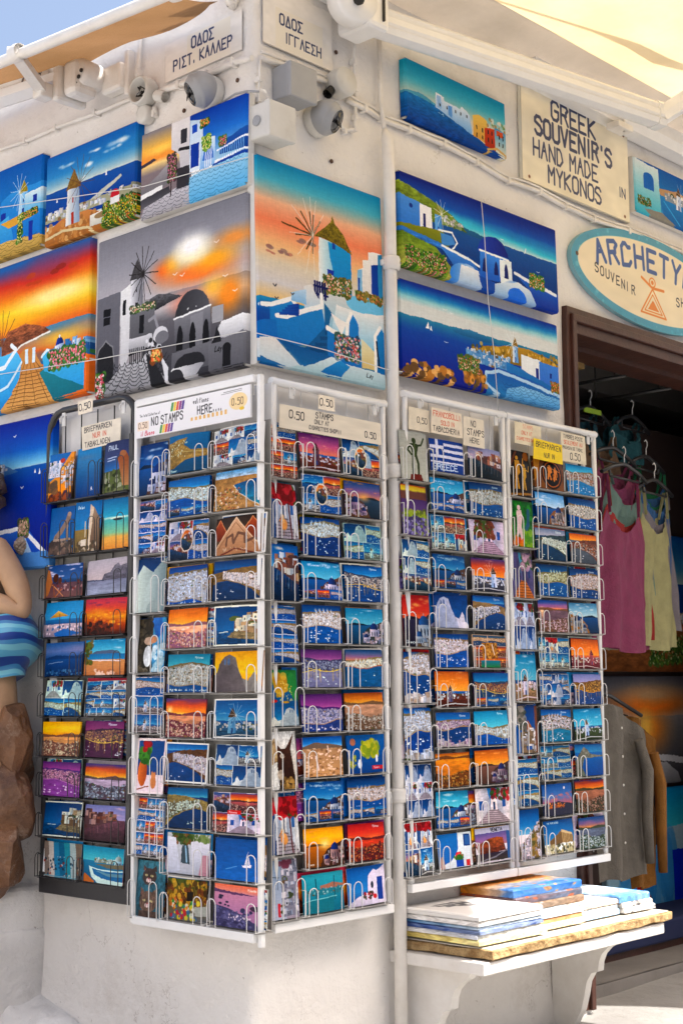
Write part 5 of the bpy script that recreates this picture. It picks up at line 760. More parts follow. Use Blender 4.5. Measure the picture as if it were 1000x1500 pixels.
fabric_tan = mat('tan_awning_cloth', (.33, .18, .08), .9, (.25, .135, .055), 3, bump=.3, bsc=120, trans=.25)
fabric_cream = mat('cream_awning_cloth', (.78, .64, .40), .9, (.70, .54, .29), 2, bump=.2, bsc=160, trans=.40)
shade_and_rope = mat('awning_shade_and_rope', (.58, .50, .41), .9, (.46, .39, .31), 3, bump=.3, bsc=120, trans=.12)  # browner tone stands in for shade on the awning; the rope shares it
cord = mat('white_cord', (.75, .74, .72), .7)
# ---------------------------------------------------------------- ground
def nz(x, y, z=0, s=1.): return noise.noise(Vector((x*s, y*s, z*s)))
def gh(x, y): return .055-.0*x+.012*nz(x, y, 0, 2.2)-.02*max(0, -y-1)*.6
g = MB(); g.surf(120, 120, lambda a, b: (-5+10*a, -6+9*b, gh(-5+10*a, -6+9*b)) )
tag(link('lane_paving', g.mesh('lane_paving', paving)), kind='structure')
g = MB(); g.surf(1, 1, lambda a, b: (-900+1800*a, -900+1800*b, -.25)); tag(link('ground', g.mesh('ground', paving)), kind='structure')
# ---------------------------------------------------------------- the building
bld = thing('whitewashed_shop', 'whitewashed corner shop building with rounded edge and brown framed doorway', 'building')
DX0, DX1, DZ0, DZ1 = 1.628, 3.02, .10, 2.49      # door opening
def wall_pt(s_, z):          # s_: distance along the plan, lane wall first
    Rr = .035; arc = Rr*math.pi/2
    if s_ < 6-Rr: p, n = Vector((0, 6-s_, z)), Vector((-1, 0, 0))
    elif s_ < 6-Rr+arc:
        t = (s_-6+Rr)/Rr; p, n = Vector((Rr-Rr*math.cos(t), Rr-Rr*math.sin(t), z)), Vector((-math.cos(t), -math.sin(t), 0))
    else: x = s_-(6-Rr+arc)+Rr; p, n = Vector((x, 0, z)), Vector((0, -1, 0))
    k = .0045*nz(p.x+3, p.y, z, 2.3)+.003*nz(p.x, p.y+7, z, 9)
    fl = max(0, .42-z); k += .11*fl**2*(1.3+nz(p.x, p.y, 3, 3)) if z < .42 else 0
    if abs(p.x-DX0) < .03 or abs(p.x-DX1) < .03: k = 0
    if p.x > .05: k = min(k, .03 if z < .4 else .004) if p.x > 1.2 else k
    return p+n*k
S0 = 6-.035+.035*math.pi/2-.035
ss = sorted(set([round(x, 4) for x in np.arange(0, 4.5, .12)]+[round(x, 4) for x in np.arange(4.5, 5.96, .03)]+[5.965+.0065*i for i in range(9)]+[round(S0+x, 4) for x in np.arange(.06, 1.60, .03)]+[S0+DX0, S0+DX1]+[round(S0+x, 4) for x in np.arange(1.72, 2.98, .1)]+[round(S0+x, 4) for x in np.arange(3.12, 6, .25)]))
zs = sorted(set([round(x, 3) for x in np.arange(-.2, 3.34, .035)]+[DZ0, DZ1, 3.34]))
m = MB(); nS, nZ = len(ss)-1, len(zs)-1; m.v = [tuple(wall_pt(a, z)) for z in zs for a in ss]
for b in range(nZ):
    for a in range(nS):
        if ss[a] >= S0+DX0-1e-6 and ss[a+1] <= S0+DX1+1e-6 and zs[b+1] <= DZ1+1e-6 and zs[b] >= -.3: continue
        q = b*(nS+1)+a; m.f.append((q, q+1, q+nS+2, q+nS+1)); m.sm.add(len(m.f)-1)
part('wall', m, plaster, bld)
m = MB()     # reveals of the doorway, behind the wall skin, and the flat roof
m.box(DX0-.004-.2, DX0-.004, .012, .2, -.2, DZ1+.004).box(DX1+.004, DX1+.2, .012, .2, -.2, DZ1+.004).box(DX0-.2, DX1+.2, .012, .2, DZ1+.004, DZ1+.3)
m.box(.01, 6, .012, 6, 3.30, 3.345).box(.035, 6, -.002, .1, 3.339, 3.62)
part('roof_slab', m, plaster, bld)
m = MB(); m.box(.012, 1.42, .02, .2, -.2, 3.29).box(3.23, 6, .02, .2, -.2, 3.29).box(.012, .2, .2, 6, -.2, 3.29); part('inner_wall', m, plaster_old, bld)
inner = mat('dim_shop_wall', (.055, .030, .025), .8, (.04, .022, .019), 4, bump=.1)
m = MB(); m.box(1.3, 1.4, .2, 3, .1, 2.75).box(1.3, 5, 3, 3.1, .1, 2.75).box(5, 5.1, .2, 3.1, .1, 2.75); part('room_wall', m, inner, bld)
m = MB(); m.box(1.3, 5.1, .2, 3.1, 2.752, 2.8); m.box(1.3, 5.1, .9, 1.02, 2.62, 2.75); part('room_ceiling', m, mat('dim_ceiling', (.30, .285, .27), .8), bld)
m = MB(); m.surf(50, 24, lambda a, b: (1.42+3.5*a, .135+2.9*b, .10+.003*nz(a*9, b*9))); m.box(1.42, 4.9, .131, .16, -.1, .096); part('room_floor', m, floorm, bld)
# added houses behind the camera, unseen, put in to cut ambient sky light
for nm, bx, wins in (('street', (-13, 12, -9.5, -6.4, -.2, 6.2), [(x, -6.4) for x in (-9, -5.5, -2, 2, 6)]), ('lane', (-9.5, -6.2, -6, 12, -.2, 5.4), [])):
    t = thing('added_blocker_house', {'street': 'added unseen whitewashed house across the street, cutting sky light', 'lane': 'added unseen whitewashed house across the lane, cutting sky light'}[nm], 'house', group='added unseen houses cutting sky light')
    m = MB(); m.box(*bx[:6]); part('wall', m, plaster_old, t)
    for x, y in wins: m = MB(); m.box(x-.45, x+.45, y-.02, y+.03, 1.1, 2.3); part('window', m, dark, t); m = MB(); m.box(x-.52, x+.52, y+.0, y+.06, 1.02, 1.09); part('sill', m, white_paint, t)
# door frame: stepped brown mouldings
for k, (x0, x1, y0, y1) in enumerate(((1.556, 1.580, -.022, .03), (1.5805, 1.606, -.034, .05), (1.6065, 1.627, -.018, .08))):
    m = MB(); m.box(x0, x1, y0, y1, .075, DZ1+.084-k*.0265, bev=.003); part('jamb_moulding', m, brown_wood, bld)
for k, (z0, z1, y0, y1) in enumerate(((2.548, 2.574, -.022, .03), (2.520, 2.5475, -.034, .05), (2.4805, 2.5195, -.018, .09))):
    m = MB(); m.box(1.5565+.0265*k, 3.10-.0265*k, y0-.001, y1, z0, z1, bev=.003); part('lintel_moulding', m, brown_wood, bld)
m = MB(); m.box(3.02, 3.09, -.03, .08, .07, 2.48, bev=.004); part('jamb_moulding', m, brown_wood, bld)
m = MB(); m.box(1.632, 1.70, .09, .2, .10, 2.49); m.box(1.63, 3.02, .092, .21, 2.462, 2.4935); part('door_lining', m, brown_wood, bld)
m = MB(); m.box(1.660, 1.684, .03, .055, .10, 2.40, bev=.003); part('door_stop', m, white_paint, bld, label='chipped white upright pole just inside the brown door frame')
m = MB(); m.box(1.7, 2.0, .2, .26, 2.44, 2.56); part('beam', m, mat('ochre_beam', (.25, .15, .04), .6), bld)
# lane side: whitewashed block and mound
def rough(bm, amp, sc, seed=0):
    for v in bm.verts: v.co += Vector((nz(v.co.x+seed, v.co.y, v.co.z, sc), nz(v.co.x, v.co.y+seed+5, v.co.z, sc), nz(v.co.x, v.co.y, v.co.z+9+seed, sc)))*amp
def roughbox(x0, x1, y0, y1, z0, z1, cuts, amp, sc, bev=.04, seed=0):
    bm = bmesh.new(); bmesh.ops.create_cube(bm, size=1)
    for v in bm.verts: v.co = Vector(((x0+x1)/2+v.co.x*(x1-x0), (y0+y1)/2+v.co.y*(y1-y0), (z0+z1)/2+v.co.z*(z1-z0)))
    bmesh.ops.bevel(bm, geom=bm.edges[:], offset=bev, segments=3, affect='EDGES', profile=.5); bmesh.ops.subdivide_edges(bm, edges=bm.edges[:], cuts=cuts, use_grid_fill=True); rough(bm, amp, sc, seed); return bm
t = thing('whitewashed_plinth', 'lumpy whitewashed masonry plinth under the statue, lower edge stained', 'plinth')
m = MB(); m.bm(roughbox(-1.3, .03, .955, 2.6, -.2, .455, 10, .016, 4, .022), True); part('body', m, plaster_old, t)
m = MB(); m.bm(roughbox(-1.3, .02, .968, 2.5, .40, .575, 10, .014, 5, .028, 4), True); part('rounded_cap', m, plaster_old, t)
m = MB(); m.surf(60, 50, lambda a, b: (-.9+.95*a, .12+1.0*b, .05+(.36*max(0, b-.28)**.8)*(.75+.5*nz(a*3, b*3, 5))+.035*nz(a*7, b*7)+.018*nz(a*19, b*19)-.55*max(0, .93-a))); t = tag(link('whitewashed_step', m.mesh('whitewashed_step', plaster_old)), 'low worn whitewashed ramp at the foot of the lane wall', 'step')
# ---------------------------------------------------------------- prints on boards
def pic(w, h, fn, seed=1, *a, **k):
    p = Pic(w, h, seed); fn(p, *a, **k); return p
def board(w, h, t, uv, edge=.0):
    m = MB(); m.quad((-w/2, -t, 0), (w/2, -t, 0), (w/2, -t, h), (-w/2, -t, h), [(uv[0], uv[1]), (uv[2], uv[1]), (uv[2], uv[3]), (uv[0], uv[3])]); return m
def painting(label, fn, side, u0, u1, z0, z1, px, d=0., t=.03, tilt=0., lean=-.02, wrap=True, seed=3, turn=0., cat='painting', yoff=None):
    w, h = u1-u0, z1-z0; p = pic(px, max(40, int(px*h/w)), fn, seed); p.brush(1.3, .6, .03); p.grade(1.15, 1.12, .0); uv = AT2.add(p)
    if yoff is None: o = thing('canvas_painting', label, cat, side, (u0+u1)/2, d+.004, z0, 'hand painted canvases', tilt=tilt, lean=lean, turn=turn)
    else: o = thing('canvas_painting', label, cat, 'W', (u0+u1)/2, yoff, z0, 'hand painted canvases', tilt=tilt, lean=lean, turn=turn)
    r = .006; m = board(w-2*r, h, t, uv); m.v = [(x, y, r if z == 0 else h-r) for x, y, z in m.v]
    e = .012; us, vs = uv[2]-uv[0], uv[3]-uv[1]
    W2, A = w/2, -t+r
    U = lambda x: uv[0]+us*(x+W2)/w; V = lambda z: uv[1]+vs*z/h
    def q(a, b, c, dd): m.quad(a, b, c, dd, [(U(p_[0]), V(p_[2])) for p_ in (a, b, c, dd)])
    for sgn in (-1, 1):
        X = sgn*W2; a, b = (X, A, r), (X-sgn*r, -t, r); c, dd = (X-sgn*r, -t, h-r), (X, A, h-r); q(a, b, c, dd) if sgn < 0 else q(b, a, dd, c)
        if wrap:
            us_ = lambda k: U(X-sgn*.004-sgn*k); pp = [(X, -.0, r), (X, A, r), (X, A, h-r), (X, 0, h-r)]; pp = pp if sgn < 0 else [pp[1], pp[0], pp[3], pp[2]]; m.quad(*pp, [(us_(.002), V(p_[2])) for p_ in pp])
    for Z, sg in ((0, 1), (h, -1)):
        a, b, c, dd = (-W2+r, -t, Z+sg*r), (W2-r, -t, Z+sg*r), (W2-r, A, Z), (-W2+r, A, Z); q(*((dd, c, b, a) if sg > 0 else (a, b, c, dd)))
        if wrap: pp = [(-W2+r, A, Z), (W2-r, A, Z), (W2-r, 0, Z), (-W2+r, 0, Z)]; pp = pp[::-1] if sg > 0 else pp; m.quad(*pp, [(U(p_[0]), V(Z+sg*.003)) for p_ in pp])
    me = m.mesh('painted_face', print2); o2 = link('painted_face', me, o)
    b = MB(); k = .0015 if wrap else 0; b.box(-W2+k, W2-k, A+.001, -.0005, k, h-k); part('stretched_canvas', b, canvas_edge, o); return o
painting('grey canvas with orange sunset, thatched mill and dark dome', g_bw, 'L', -.69, .005, 2.10, 2.615, 520, t=.03, tilt=0)
painting('tall canvas of white mill, peach sky and blue stairs at the corner', g_corner, 'F', -.012, .537, 2.105, 2.728, 440, t=.035, wrap=False)
painting('sunset canvas with yellow sky and tiled path between blue walls', g_sunset, 'L', -1.42, -.725, 2.128, 2.645, 480, t=.03)
painting('canvas of thatched windmill with red door above flowers', g_mill, 'L', -.972, -.493, 2.655, 2.967, 420, t=.03)
painting('half grey, half blue canvas of a cobbled street', g_street, 'L', -.472, .012, 2.632, 2.912, 420, t=.03, wrap=False)
painting('cropped canvas of blue mill and houses next to the windmill canvas', g_far, 'L', -1.47, -.992, 2.67, 2.995, 400, t=.03)
painting('deep blue seascape canvas hanging behind the statue', g_sea, 'L', -1.36, -.853, 1.578, 2.075, 420, d=.05, t=.03)
painting('wide canvas with big blue dome and pink flower bed', g_p1, 'F', .605, 1.478, 2.522, 2.836, 560, d=.012, t=.03)
painting('wide canvas with windmill on ochre hill above cobbled terrace', g_p2, 'F', .600, 1.470, 2.168, 2.480, 560, d=.012, t=.03)
painting('small canvas of seafront houses under turquoise sky', g_p0, 'F', .662, 1.207, 3.028, 3.238, 420, t=.025)
painting('canvas with arched blue window right of the souvenir sign', g_right, 'F', 2.043, 2.60, 3.043, 3.272, 400, t=.03, wrap=False)
# ---------------------------------------------------------------- signs
def signboard(name, label, side, u0, u1, z0, z1, px, fn, t=.012, d=.004, cat='sign', mt=None, backc=(.70, .68, .60), tilt=0., lean=0., group=None, parent=None, pname='painted_lettering', kx=None):
    w, h = u1-u0, z1-z0; uv = AT2.add(pic(px, max(16, int(px*h/w)), fn, 5))
    if parent: o = parent
    else: o = thing(name, label, cat, side, (u0+u1)/2, d, z0, group, tilt=tilt, lean=lean)
    m = board(w, h, t, uv); me = m.mesh(pname, mt or signm); f = link(pname, me, o)
    b = MB(); b.box(-w/2, w/2, -t+.0006, 0, 0, h); part('board', b, mat(name+'_edge', backc, .7), o); return o
BL = '142454'
def s_greek(p):
    p.grad([(0, 'ebe2cc'), (1, 'e6dcc2')]); p.tex(6, .06); f = p.text
    f('GREEK', .27, .06, .19, BL, w=.17, jit=.02); f("SOUVENIR'S", .12, .30, .18, BL, w=.2, sx=.60, jit=.02); f('HAND MADE', .10, .54, .165, BL, w=.15, sx=.58, jit=.02); f('IN', .90, .65, .10, BL, w=.16); f('MYKONOS', .23, .76, .165, BL, w=.16, sx=.60, jit=.02)
    for x, y in ((.06, .95), (.95, .95), (.96, .06)): p.ell(x, y, .01, .018, '8a4c28', .9); p.ell(x, y, .005, .01, '2c1810')
    p.line([(0, 0), (0, 1)], .012, '8a8070'); p.line([(0, 1), (1, 1)], .01, 'a89c80')
o = signboard('souvenir_sign', 'cream board lettered GREEK SOUVENIRS HAND MADE IN MYKONOS', 'F', 1.310, 2.018, 2.992, 3.362, 420, s_greek, t=.014)
# oval sign
def s_oval(p):
    p.grad([(0, 'e4d6b8'), (1, 'dfd0ae')]); p.ell(.5, .5, .5, .5, '2c90b0'); p.mottle(0, 0, 1, 1, 260, .02, ['3ca8c4', '1c7c9c', '2488a8', '6cc0d0'], .5); p.ell(.5, .5, .462, .415, 'e6d8ba'); p.tex(5, .05)
    T = 'ARCHETYPO'; c = '1c4c94'; asp = p.w/p.h
    for i, ch in enumerate(T):
        a = -1+2*i/(len(T)-1); x = .5+a*.33; y = .15+.10*a*a; hh = .225
        q = Pic(2, 2); 
        for st in strokes(ch):
            rot = a*.28; pts = []
            for px_, py_ in st:
                X, Y = (px_-2)/4*hh*.70, (py_-3)/6*hh; pts.append((x+(X*math.cos(rot)-Y*math.sin(rot))/asp, y+hh/2+X*math.sin(rot)+Y*math.cos(rot)))
            p.line(pts, .046, c)
    for i, ch in enumerate('SOUVENIR'): p.text(ch, .14+.032*i, .50+.014*i, .09, '1a1a24', w=.15, jit=.05)
    for i, ch in enumerate('SHOP'): p.text(ch, .66+.034*i, .56-.012*i, .09, '1a1a24', w=.15, jit=.05)
    o_ = 'd87818'; p.line([(.5, .56), (.42, .84), (.585, .84), (.5, .56)], .02, o_); p.line([(.5, .62), (.445, .81), (.56, .81), (.5, .62)], .014, o_); p.poly([(.5, .68), (.465, .79), (.54, .79)], o_)
    p.line([(.5, .55), (.43, .47)], .03, o_); p.line([(.5, .55), (.575, .54)], .03, o_); p.ell(.5, .49, .022, .055, o_); p.ell(.5, .49, .016, .04, 'e6d8ba'); p.ell(.5, .49, .009, .024, o_); p.ell(.035, .47, .008, .022, '3c1c10'); p.ell(.965, .47, .008, .022, '3c1c10')
t = thing('oval_shop_sign', 'oval board with turquoise rim lettered ARCHETYPO souvenir shop above the door', 'sign', 'F', 2.16, .004, 2.775, tilt=0)
uv = AT2.add(pic(560, 190, s_oval, 5)); A_, B_ = .565, .188; m = MB(); n = 64
pts = [(A_*math.cos(2*math.pi*k/n), B_*math.sin(2*math.pi*k/n)) for k in range(n)]
i = len(m.v); m.v += [(x, -.02, z) for x, z in pts]; m.f.append(tuple(range(n))); m.uv[0] = [(uv[0]+(uv[2]-uv[0])*(x/A_+1)/2, uv[1]+(uv[3]-uv[1])*(z/B_+1)/2) for x, z in pts]
link('painted_face', m.mesh('painted_face', signm), t); b = MB(); b.prism([(x*.999, z*.999) for x, z in pts], -.0195, 0, 'y'); part('board', b, mat('oval_edge', (.2, .42, .5), .6), t)
def s_odos(p, a, b, cut):
    p.grad([(0, 'e7e2dc'), (1, 'e5e0d9')]); p.tex(5, .05); y0, y1, h0, xa, xb = (.40, .68, .17, .24, .32) if not cut else (.12, .52, .27, .36, .12)
    p.rect(xa-.06, y0-.08, .86, .97, 'e5ded0'); p.text(a, xa, y0, h0, BL, w=.17, jit=.01, sx=.56); p.text(b, xb, y1, h0*.95, BL, w=.16, jit=.01, sx=.54); p.line([(0, .99), (1, .99)], .008, '6a6460'); p.line([(.004, .3), (.004, 1)], .006, '8a8480')
signboard('street_name_plate', 'faded street plate reading ΟΔΟΣ ΙΓΓΛΕΣΗ over the grey boxes', 'F', .038, .335, 3.085, 3.275, 260, lambda p: s_odos(p, 'ΟΔΟΣ', 'ΙΓΓΛΕΣΗ', 0), t=.0015, d=.0055, backc=(.79, .755, .72), group='street name plates')
signboard('street_name_plate', 'faded street plate reading ΟΔΟΣ ΡΙΣΤ. ΚΑΛΛΕΡ on the lane side', 'L', -.385, -.035, 3.06, 3.185, 240, lambda p: s_odos(p, 'ΟΔΟΣ', 'ΡΙΣΤ. ΚΑΛΛΕΡ', 1), t=.0015, d=.0055, backc=(.79, .76, .73), group='street name plates')
# ---------------------------------------------------------------- postcard racks and their cards
RK = {  # side, frame u0 u1 z0 z1, columns (u0, u1), first bottoms, name
 'K': dict(side='L', fr=(-.868, -.436, .60, 2.075), cols=[(-.865, -.727), (-.722, -.585), (-.578, -.445), (-.868, -.668), (-.657, -.455)], zp=1.782, pp=.172, zl=1.476, pl=.1222, where='black rack'),
 'A': dict(side='L', fr=(-.426, .128, .522, 2.05), cols=[(-.414, -.281), (-.272, -.092), (-.073, .122)], zp=1.758, pp=.1737, zl=1.806, pl=.1256, where='banner rack'),
 'B': dict(side='F', fr=(.004, .491, .545, 2.062), cols=[(-.022, .100), (.112, .280), (.293, .462)], zp=1.775, pp=.1727, zl=1.812, pl=.1245, where='rack left of drainpipe'),
 'C': dict(side='F', fr=(.573, 1.098, .592, 2.108), cols=[(.548, .682), (.693, .868), (.888, 1.072)], zp=1.824, pp=.171, zl=1.864, pl=.1230, where='rack right of drainpipe'),
 'D': dict(side='F', fr=(1.104, 1.646, .592, 2.108), cols=[(1.112, 1.236), (1.248, 1.430), (1.444, 1.622)], zp=1.824, pp=.171, zl=1.864, pl=.1232, where='doorway rack')}
RLAB = {'K': 'black metal postcard rack with rounded top beside the blue seascape', 'A': 'white postcard rack headed by a NO STAMPS HERE banner', 'B': 'white wire postcard rack between the corner and the drainpipe',
        'C': 'white wire postcard rack just right of the drainpipe', 'D': 'white wire postcard rack at the edge of the doorway'}
ORD = ['top', 'second', 'third', 'fourth', 'fifth', 'sixth', 'seventh', 'eighth', 'ninth', 'tenth', 'bottom']
def arch(mb, u, wd, h, y, r=.0014):
    k = wd/2; pts = [(u, y, 0), (u, y, h-k)]+[(u+k-k*math.cos(a), y, h-k+k*math.sin(a)) for a in (.5, 1.05, 1.57, 2.09, 2.64)]+[(u+wd, y, h-k), (u+wd, y, 0)]; mb.tube(pts, r, 5, False)
def pocket(w, h):
    m = MB(); y = -.030; arch(m, .002, .034, h, y); arch(m, w-.036, .034, h, y); m.tube([(.002, y, .001), (.002, .0, .001)], .0016, 4); m.tube([(w-.002, y, .001), (w-.002, .0, .001)], .0016, 4)
    m.tube([(.002, 0, .001), (w-.002, 0, .001)], .0016, 4); m.tube([(.0005, y+.012, 0), (.0005, y+.012, h*.92)], .0015, 4); m.tube([(.0005, y+.012, h*.92), (.0005, 0, h*.92)], .0015, 4); return m
def card_mesh(w, h, uv, bow, curl):
    m = MB(); nu, nv = 8, 3; T = .0016
    F = lambda a, b: (w*(a-.5), -T-bow*(1-(2*a-1)**2)-curl*b*b*(2*a-1), h*b); Bk = lambda a, b: (w*(.5-a), -bow*(1-(2*a-1)**2)-curl*b*b*(1-2*a), h*b)
    m.surf(nu, nv, F, uv); e = (uv[0]+.0004, uv[1]+.0004, uv[0]+.0006, uv[1]+.0006)
    m.surf(nu, 1, Bk, (uv[2]-.0008, uv[3]-.0008, uv[2]-.0004, uv[3]-.0004))
    for X, k in ((-.5, 0), (.5, 1)): m.quad((w*X, 0, 0), (w*X, -T, 0), (w*X, -T, h), (w*X, 0, h), [(uv[0], uv[1])]*4)
    m.surf(nu, 1, lambda a, b: (w*(a-.5), -T*(1-b)-bow*(1-(2*a-1)**2)-curl*(2*a-1), h), e)
    return m.mesh('postcard', print1)
n_card = 0; allcards = {'p': [], 'l': []}
for rk, cf in RK.items():
    side, (f0, f1, z0, z1) = cf['side'], cf['fr']; uc = (f0+f1)/2
    rack = thing('postcard_rack', RLAB[rk], 'postcard rack', side, uc, .07, z0, 'postcard racks on the walls')
    W, H = f1-f0, z1-z0; wm = wire_b if rk == 'K' else wire_w; fm = black_m if rk == 'K' else white_alu
    if rk == 'A':
        for (x0, x1, a, b) in ((-W/2, -W/2+.015, 0, H), (W/2-.0225, W/2-.009, -.012, H)): m = MB(); m.box(x0, x1, -.014, .004, a, b, bev=.003); part('frame_upright', m, fm, rack)
        for (a, b) in ((0, .024), (H-.022, H)): m = MB(); m.box(-W/2+.0225, W/2-.0245, -.026, .002, a, b, bev=.003); part('frame_rail', m, fm, rack)
    elif rk == 'K':
        rr = .011; cr = .07; pts = [(-W/2, 0, 0), (-W/2, 0, H-cr)]+[(-W/2+cr-cr*math.cos(a), 0, H-cr+cr*math.sin(a)) for a in (.4, .8, 1.17, 1.57)]+[(W/2-cr+cr*math.sin(a), 0, H-cr+cr*math.cos(a)) for a in (0, .4, .8, 1.17, 1.57)]+[(W/2, 0, 0)]
        m = MB(); m.tube(pts, rr, 10); part('tube_frame', m, fm, rack); m = MB(); m.box(-W/2-.008, W/2+.008, -.012, .012, -.03, .035, bev=.003); part('foot_panel', m, fm, rack)
        m = MB(); m.box(W/2-.012, W/2+.008, -.016, .012, 0, H-.12, bev=.002); part('side_panel', m, fm, rack)
    else:
        rr = .0115
        for x in (-W/2+rr, W/2-rr): m = MB(); m.tube([(x, 0, 0), (x, 0, H)], rr*.8, 8); part('frame_upright', m, fm, rack)
        m = MB(); m.tube([(-W/2, -.001, H-rr), (W/2, -.001, H-rr)], rr, 10); part('frame_rail', m, fm, rack); m = MB(); m.box(-W/2, W/2, -.014, .008, -.012, .014, bev=.003); part('frame_rail', m, fm, rack)
    bk = H-.02 if rk != 'K' else H-.30
    m = MB(); m.box(-W/2+.014, W/2-.014, .030, .034, .03, (1.93-z0)); part('backing_sheet', m, grey_back, rack)
    m = MB(); m.box(-W/2+.014, W/2-.014, .036, .040, (1.92-z0), H-.016); part('top_sheet', m, white_back, rack)
    for k in range(5):
        x = -W/2+.05+(W-.1)*k/4; m = MB(); m.tube([(x, .024, .02), (x, .024, H-.012)], .0022, 5); part('back_wire', m, wm, rack)
    for k in (0, 1):
        x = -W/2+.05+(W-.13)*k+.02; m = MB(); m.box(x, x+.016, -.006, -.002, H-.052, H-.005); m.tube([(x+.008, -.006, H-.02), (x+.008, -.02, H-.03), (x+.008, -.016, H-.045)], .003, 5); part('hanging_clip', m, wire_w, rack)
    pk = {}
    loc_of = lambda u, z: (u-uc, -.012, z-z0)
    for ci, (kind, lst) in enumerate(CARDS[rk]):
        u0, u1 = cf['cols'][ci]; zb, pt = (cf['zp'], cf['pp']) if kind == 'p' else (cf['zl'], cf['pl'])
        ncol = len(cf['cols']); cname = (['left', 'middle', 'right'][ci] if ci < 3 else ['left', 'right'][ci-3]) if rk == 'K' else ['narrow', 'middle', 'right'][ci]
        for ri, (fn, kw, desc) in enumerate(lst):
            zc = zb-pt*ri; wd = u1-u0; hp = pt*.60 if kind == 'l' else pt*.62
            key = (round(wd, 4), kind)
            if key not in pk: pk[key] = pocket(wd, hp).mesh('wire_pocket', wm)
            part('wire_pocket', pk[key], None, rack, (u0-uc, -.004, zc-z0))
            m = MB(); m.box(u0-uc, u1-uc, -.026, .028, zc-z0-.004, zc-z0-.001); key2 = key+('t',)
            if key2 not in pk: mm = MB(); mm.box(0, wd, -.024, .028, -.004, -.0015); pk[key2] = mm.mesh('pocket_tray', grey_back if rk != 'K' else black_m)
            part('pocket_tray', pk[key2], None, rack, (u0-uc, 0, zc-z0))
            kw = dict(kw); bo = kw.pop('border', 0); p = Pic(*((100, 140) if kind == 'p' else (144, 100)), seed=1000*ord(rk)+37*ci+ri); fn(p, **kw)
            if fn in (c_harbour, c_bay, c_sun, c_mill, c_dome, c_venice, c_lumpy) and not kw.get('cap') and rnd.random() < .45: p.a = np.ascontiguousarray(p.a[:, ::-1])
            p.brush(.8, .4, .05); p.grade(1.25, 1.05, .07, .18)
            if bo: p.border(.045)
            uv = AT1.add(p)
            cw, chh = (wd*rnd.uniform(.93, .985), pt*rnd.uniform(.84, .895)) if kind == 'l' else (wd*rnd.uniform(.93, .98), pt*rnd.uniform(.885, .93))
            me = card_mesh(cw, chh, uv, rnd.choice((.001, .002, .004, .009 if rk in 'KA' else .004)), rnd.uniform(-.004, .004)); allcards[kind].append((me, cw))
            row = ORD[ri] if (ri < len(lst)-1 or rk == 'K') else 'bottom'
            if rk == 'K': row = ['top', 'second'][ri] if kind == 'p' else ['third', 'fourth', 'fifth', 'sixth', 'seventh', 'eighth', 'ninth', 'bottom'][ri]
            lab = f"{desc}, {row} row, {cname} column, {cf['where']}"
            if len(lab.replace(",", "").split()) > 16: lab = f"{desc}, {row} row, {cname}, {cf['where']}"
            depth = rnd.uniform(.006, .02); lean = rnd.uniform(-.10, -.05)
            uu = (u0+u1)/2+rnd.uniform(-.4, .4)*(wd-cw)
            thing('postcard', lab, 'postcard', side, uu, .07+.006+depth*.5, zc+.002, 'postcards in the wall racks', me, tilt=rnd.uniform(-.014, .014), lean=lean); n_card += 1
            if rnd.random() < .5 and len(allcards[kind]) > 3:     # another card shows behind the first
                me2, c2 = rnd.choice(allcards[kind][:-1]); q = rnd.choice((-1, 1))
                thing('postcard', f"card peeking from behind {desc}, {cf['where']}", 'postcard', side, uu+q*rnd.uniform(.004, .010), .07-.002+depth*.2, zc+.003+rnd.uniform(0, .006), 'cards tucked behind others', me2, tilt=rnd.uniform(-.02, .02), lean=lean+.01)
    cf['rack'] = rack; cf['z0'] = z0; cf['uc'] = uc
# ---------------------------------------------------------------- notices and price tags on the racks
def note(label, side, u0, u1, z0, z1, lines, bg='e0d6c4', d=.10, tilt=0., cat='notice', px=150, name='paper_notice', grp='handwritten notices', extra=None):
    def f(p):
        p.grad([(0, bg), (1, bg)]); p.tex(4, .05)
        for (tx, x, y, h, c) in lines: p.text(tx, x, y, h, c, w=.13, jit=.05, sx=.6)
        if extra: extra(p)
    w, h = u1-u0, z1-z0; uv = AT2.add(pic(px, max(20, int(px*h/w)), f, len(label)))
    m = MB(); E_ = .0012; m.surf(6, 2, lambda a, b: (w*(a-.5), -.001-.003*math.sin(3.1*a+1)*b, h*b), uv); m.surf(6, 2, lambda a, b: (w*(.5-a), -.003*math.sin(3.1*(1-a)+1)*b, h*b), (uv[0], uv[1], uv[0]+.001, uv[1]+.001))
    return thing(name, label, cat, side, (u0+u1)/2, d, z0, grp, m.mesh(name, paper), tilt=tilt)
K_, RD = '1c1a20', 'c84428'
def price(label, side, u, z, d=.112, tx='0.50', bg='e8dcc8', w=.07, h=.042, t=.0): return note(label, side, u-w/2, u+w/2, z, z+h, [(tx, .08, .24, .46, K_)], bg, d, t, 'price tag', 72, 'price_tag', 'fifty cent price tags')
price('pale 0.50 tag taped to the rounded top of the black rack', 'L', -.636, 2.04, .105, t=-.06, tx='0,50')
note('torn BRIEFMARKEN NUR IN TABAKLADEN notice above the black rack cards', 'L', -.69, -.50, 1.935, 2.01, [('BRIEFMARKEN', .08, .08, .20, K_), ('NUR IN', .3, .38, .20, RD), ('TABAKLADEN', .08, .7, .20, K_)], d=.075, tilt=-.03)
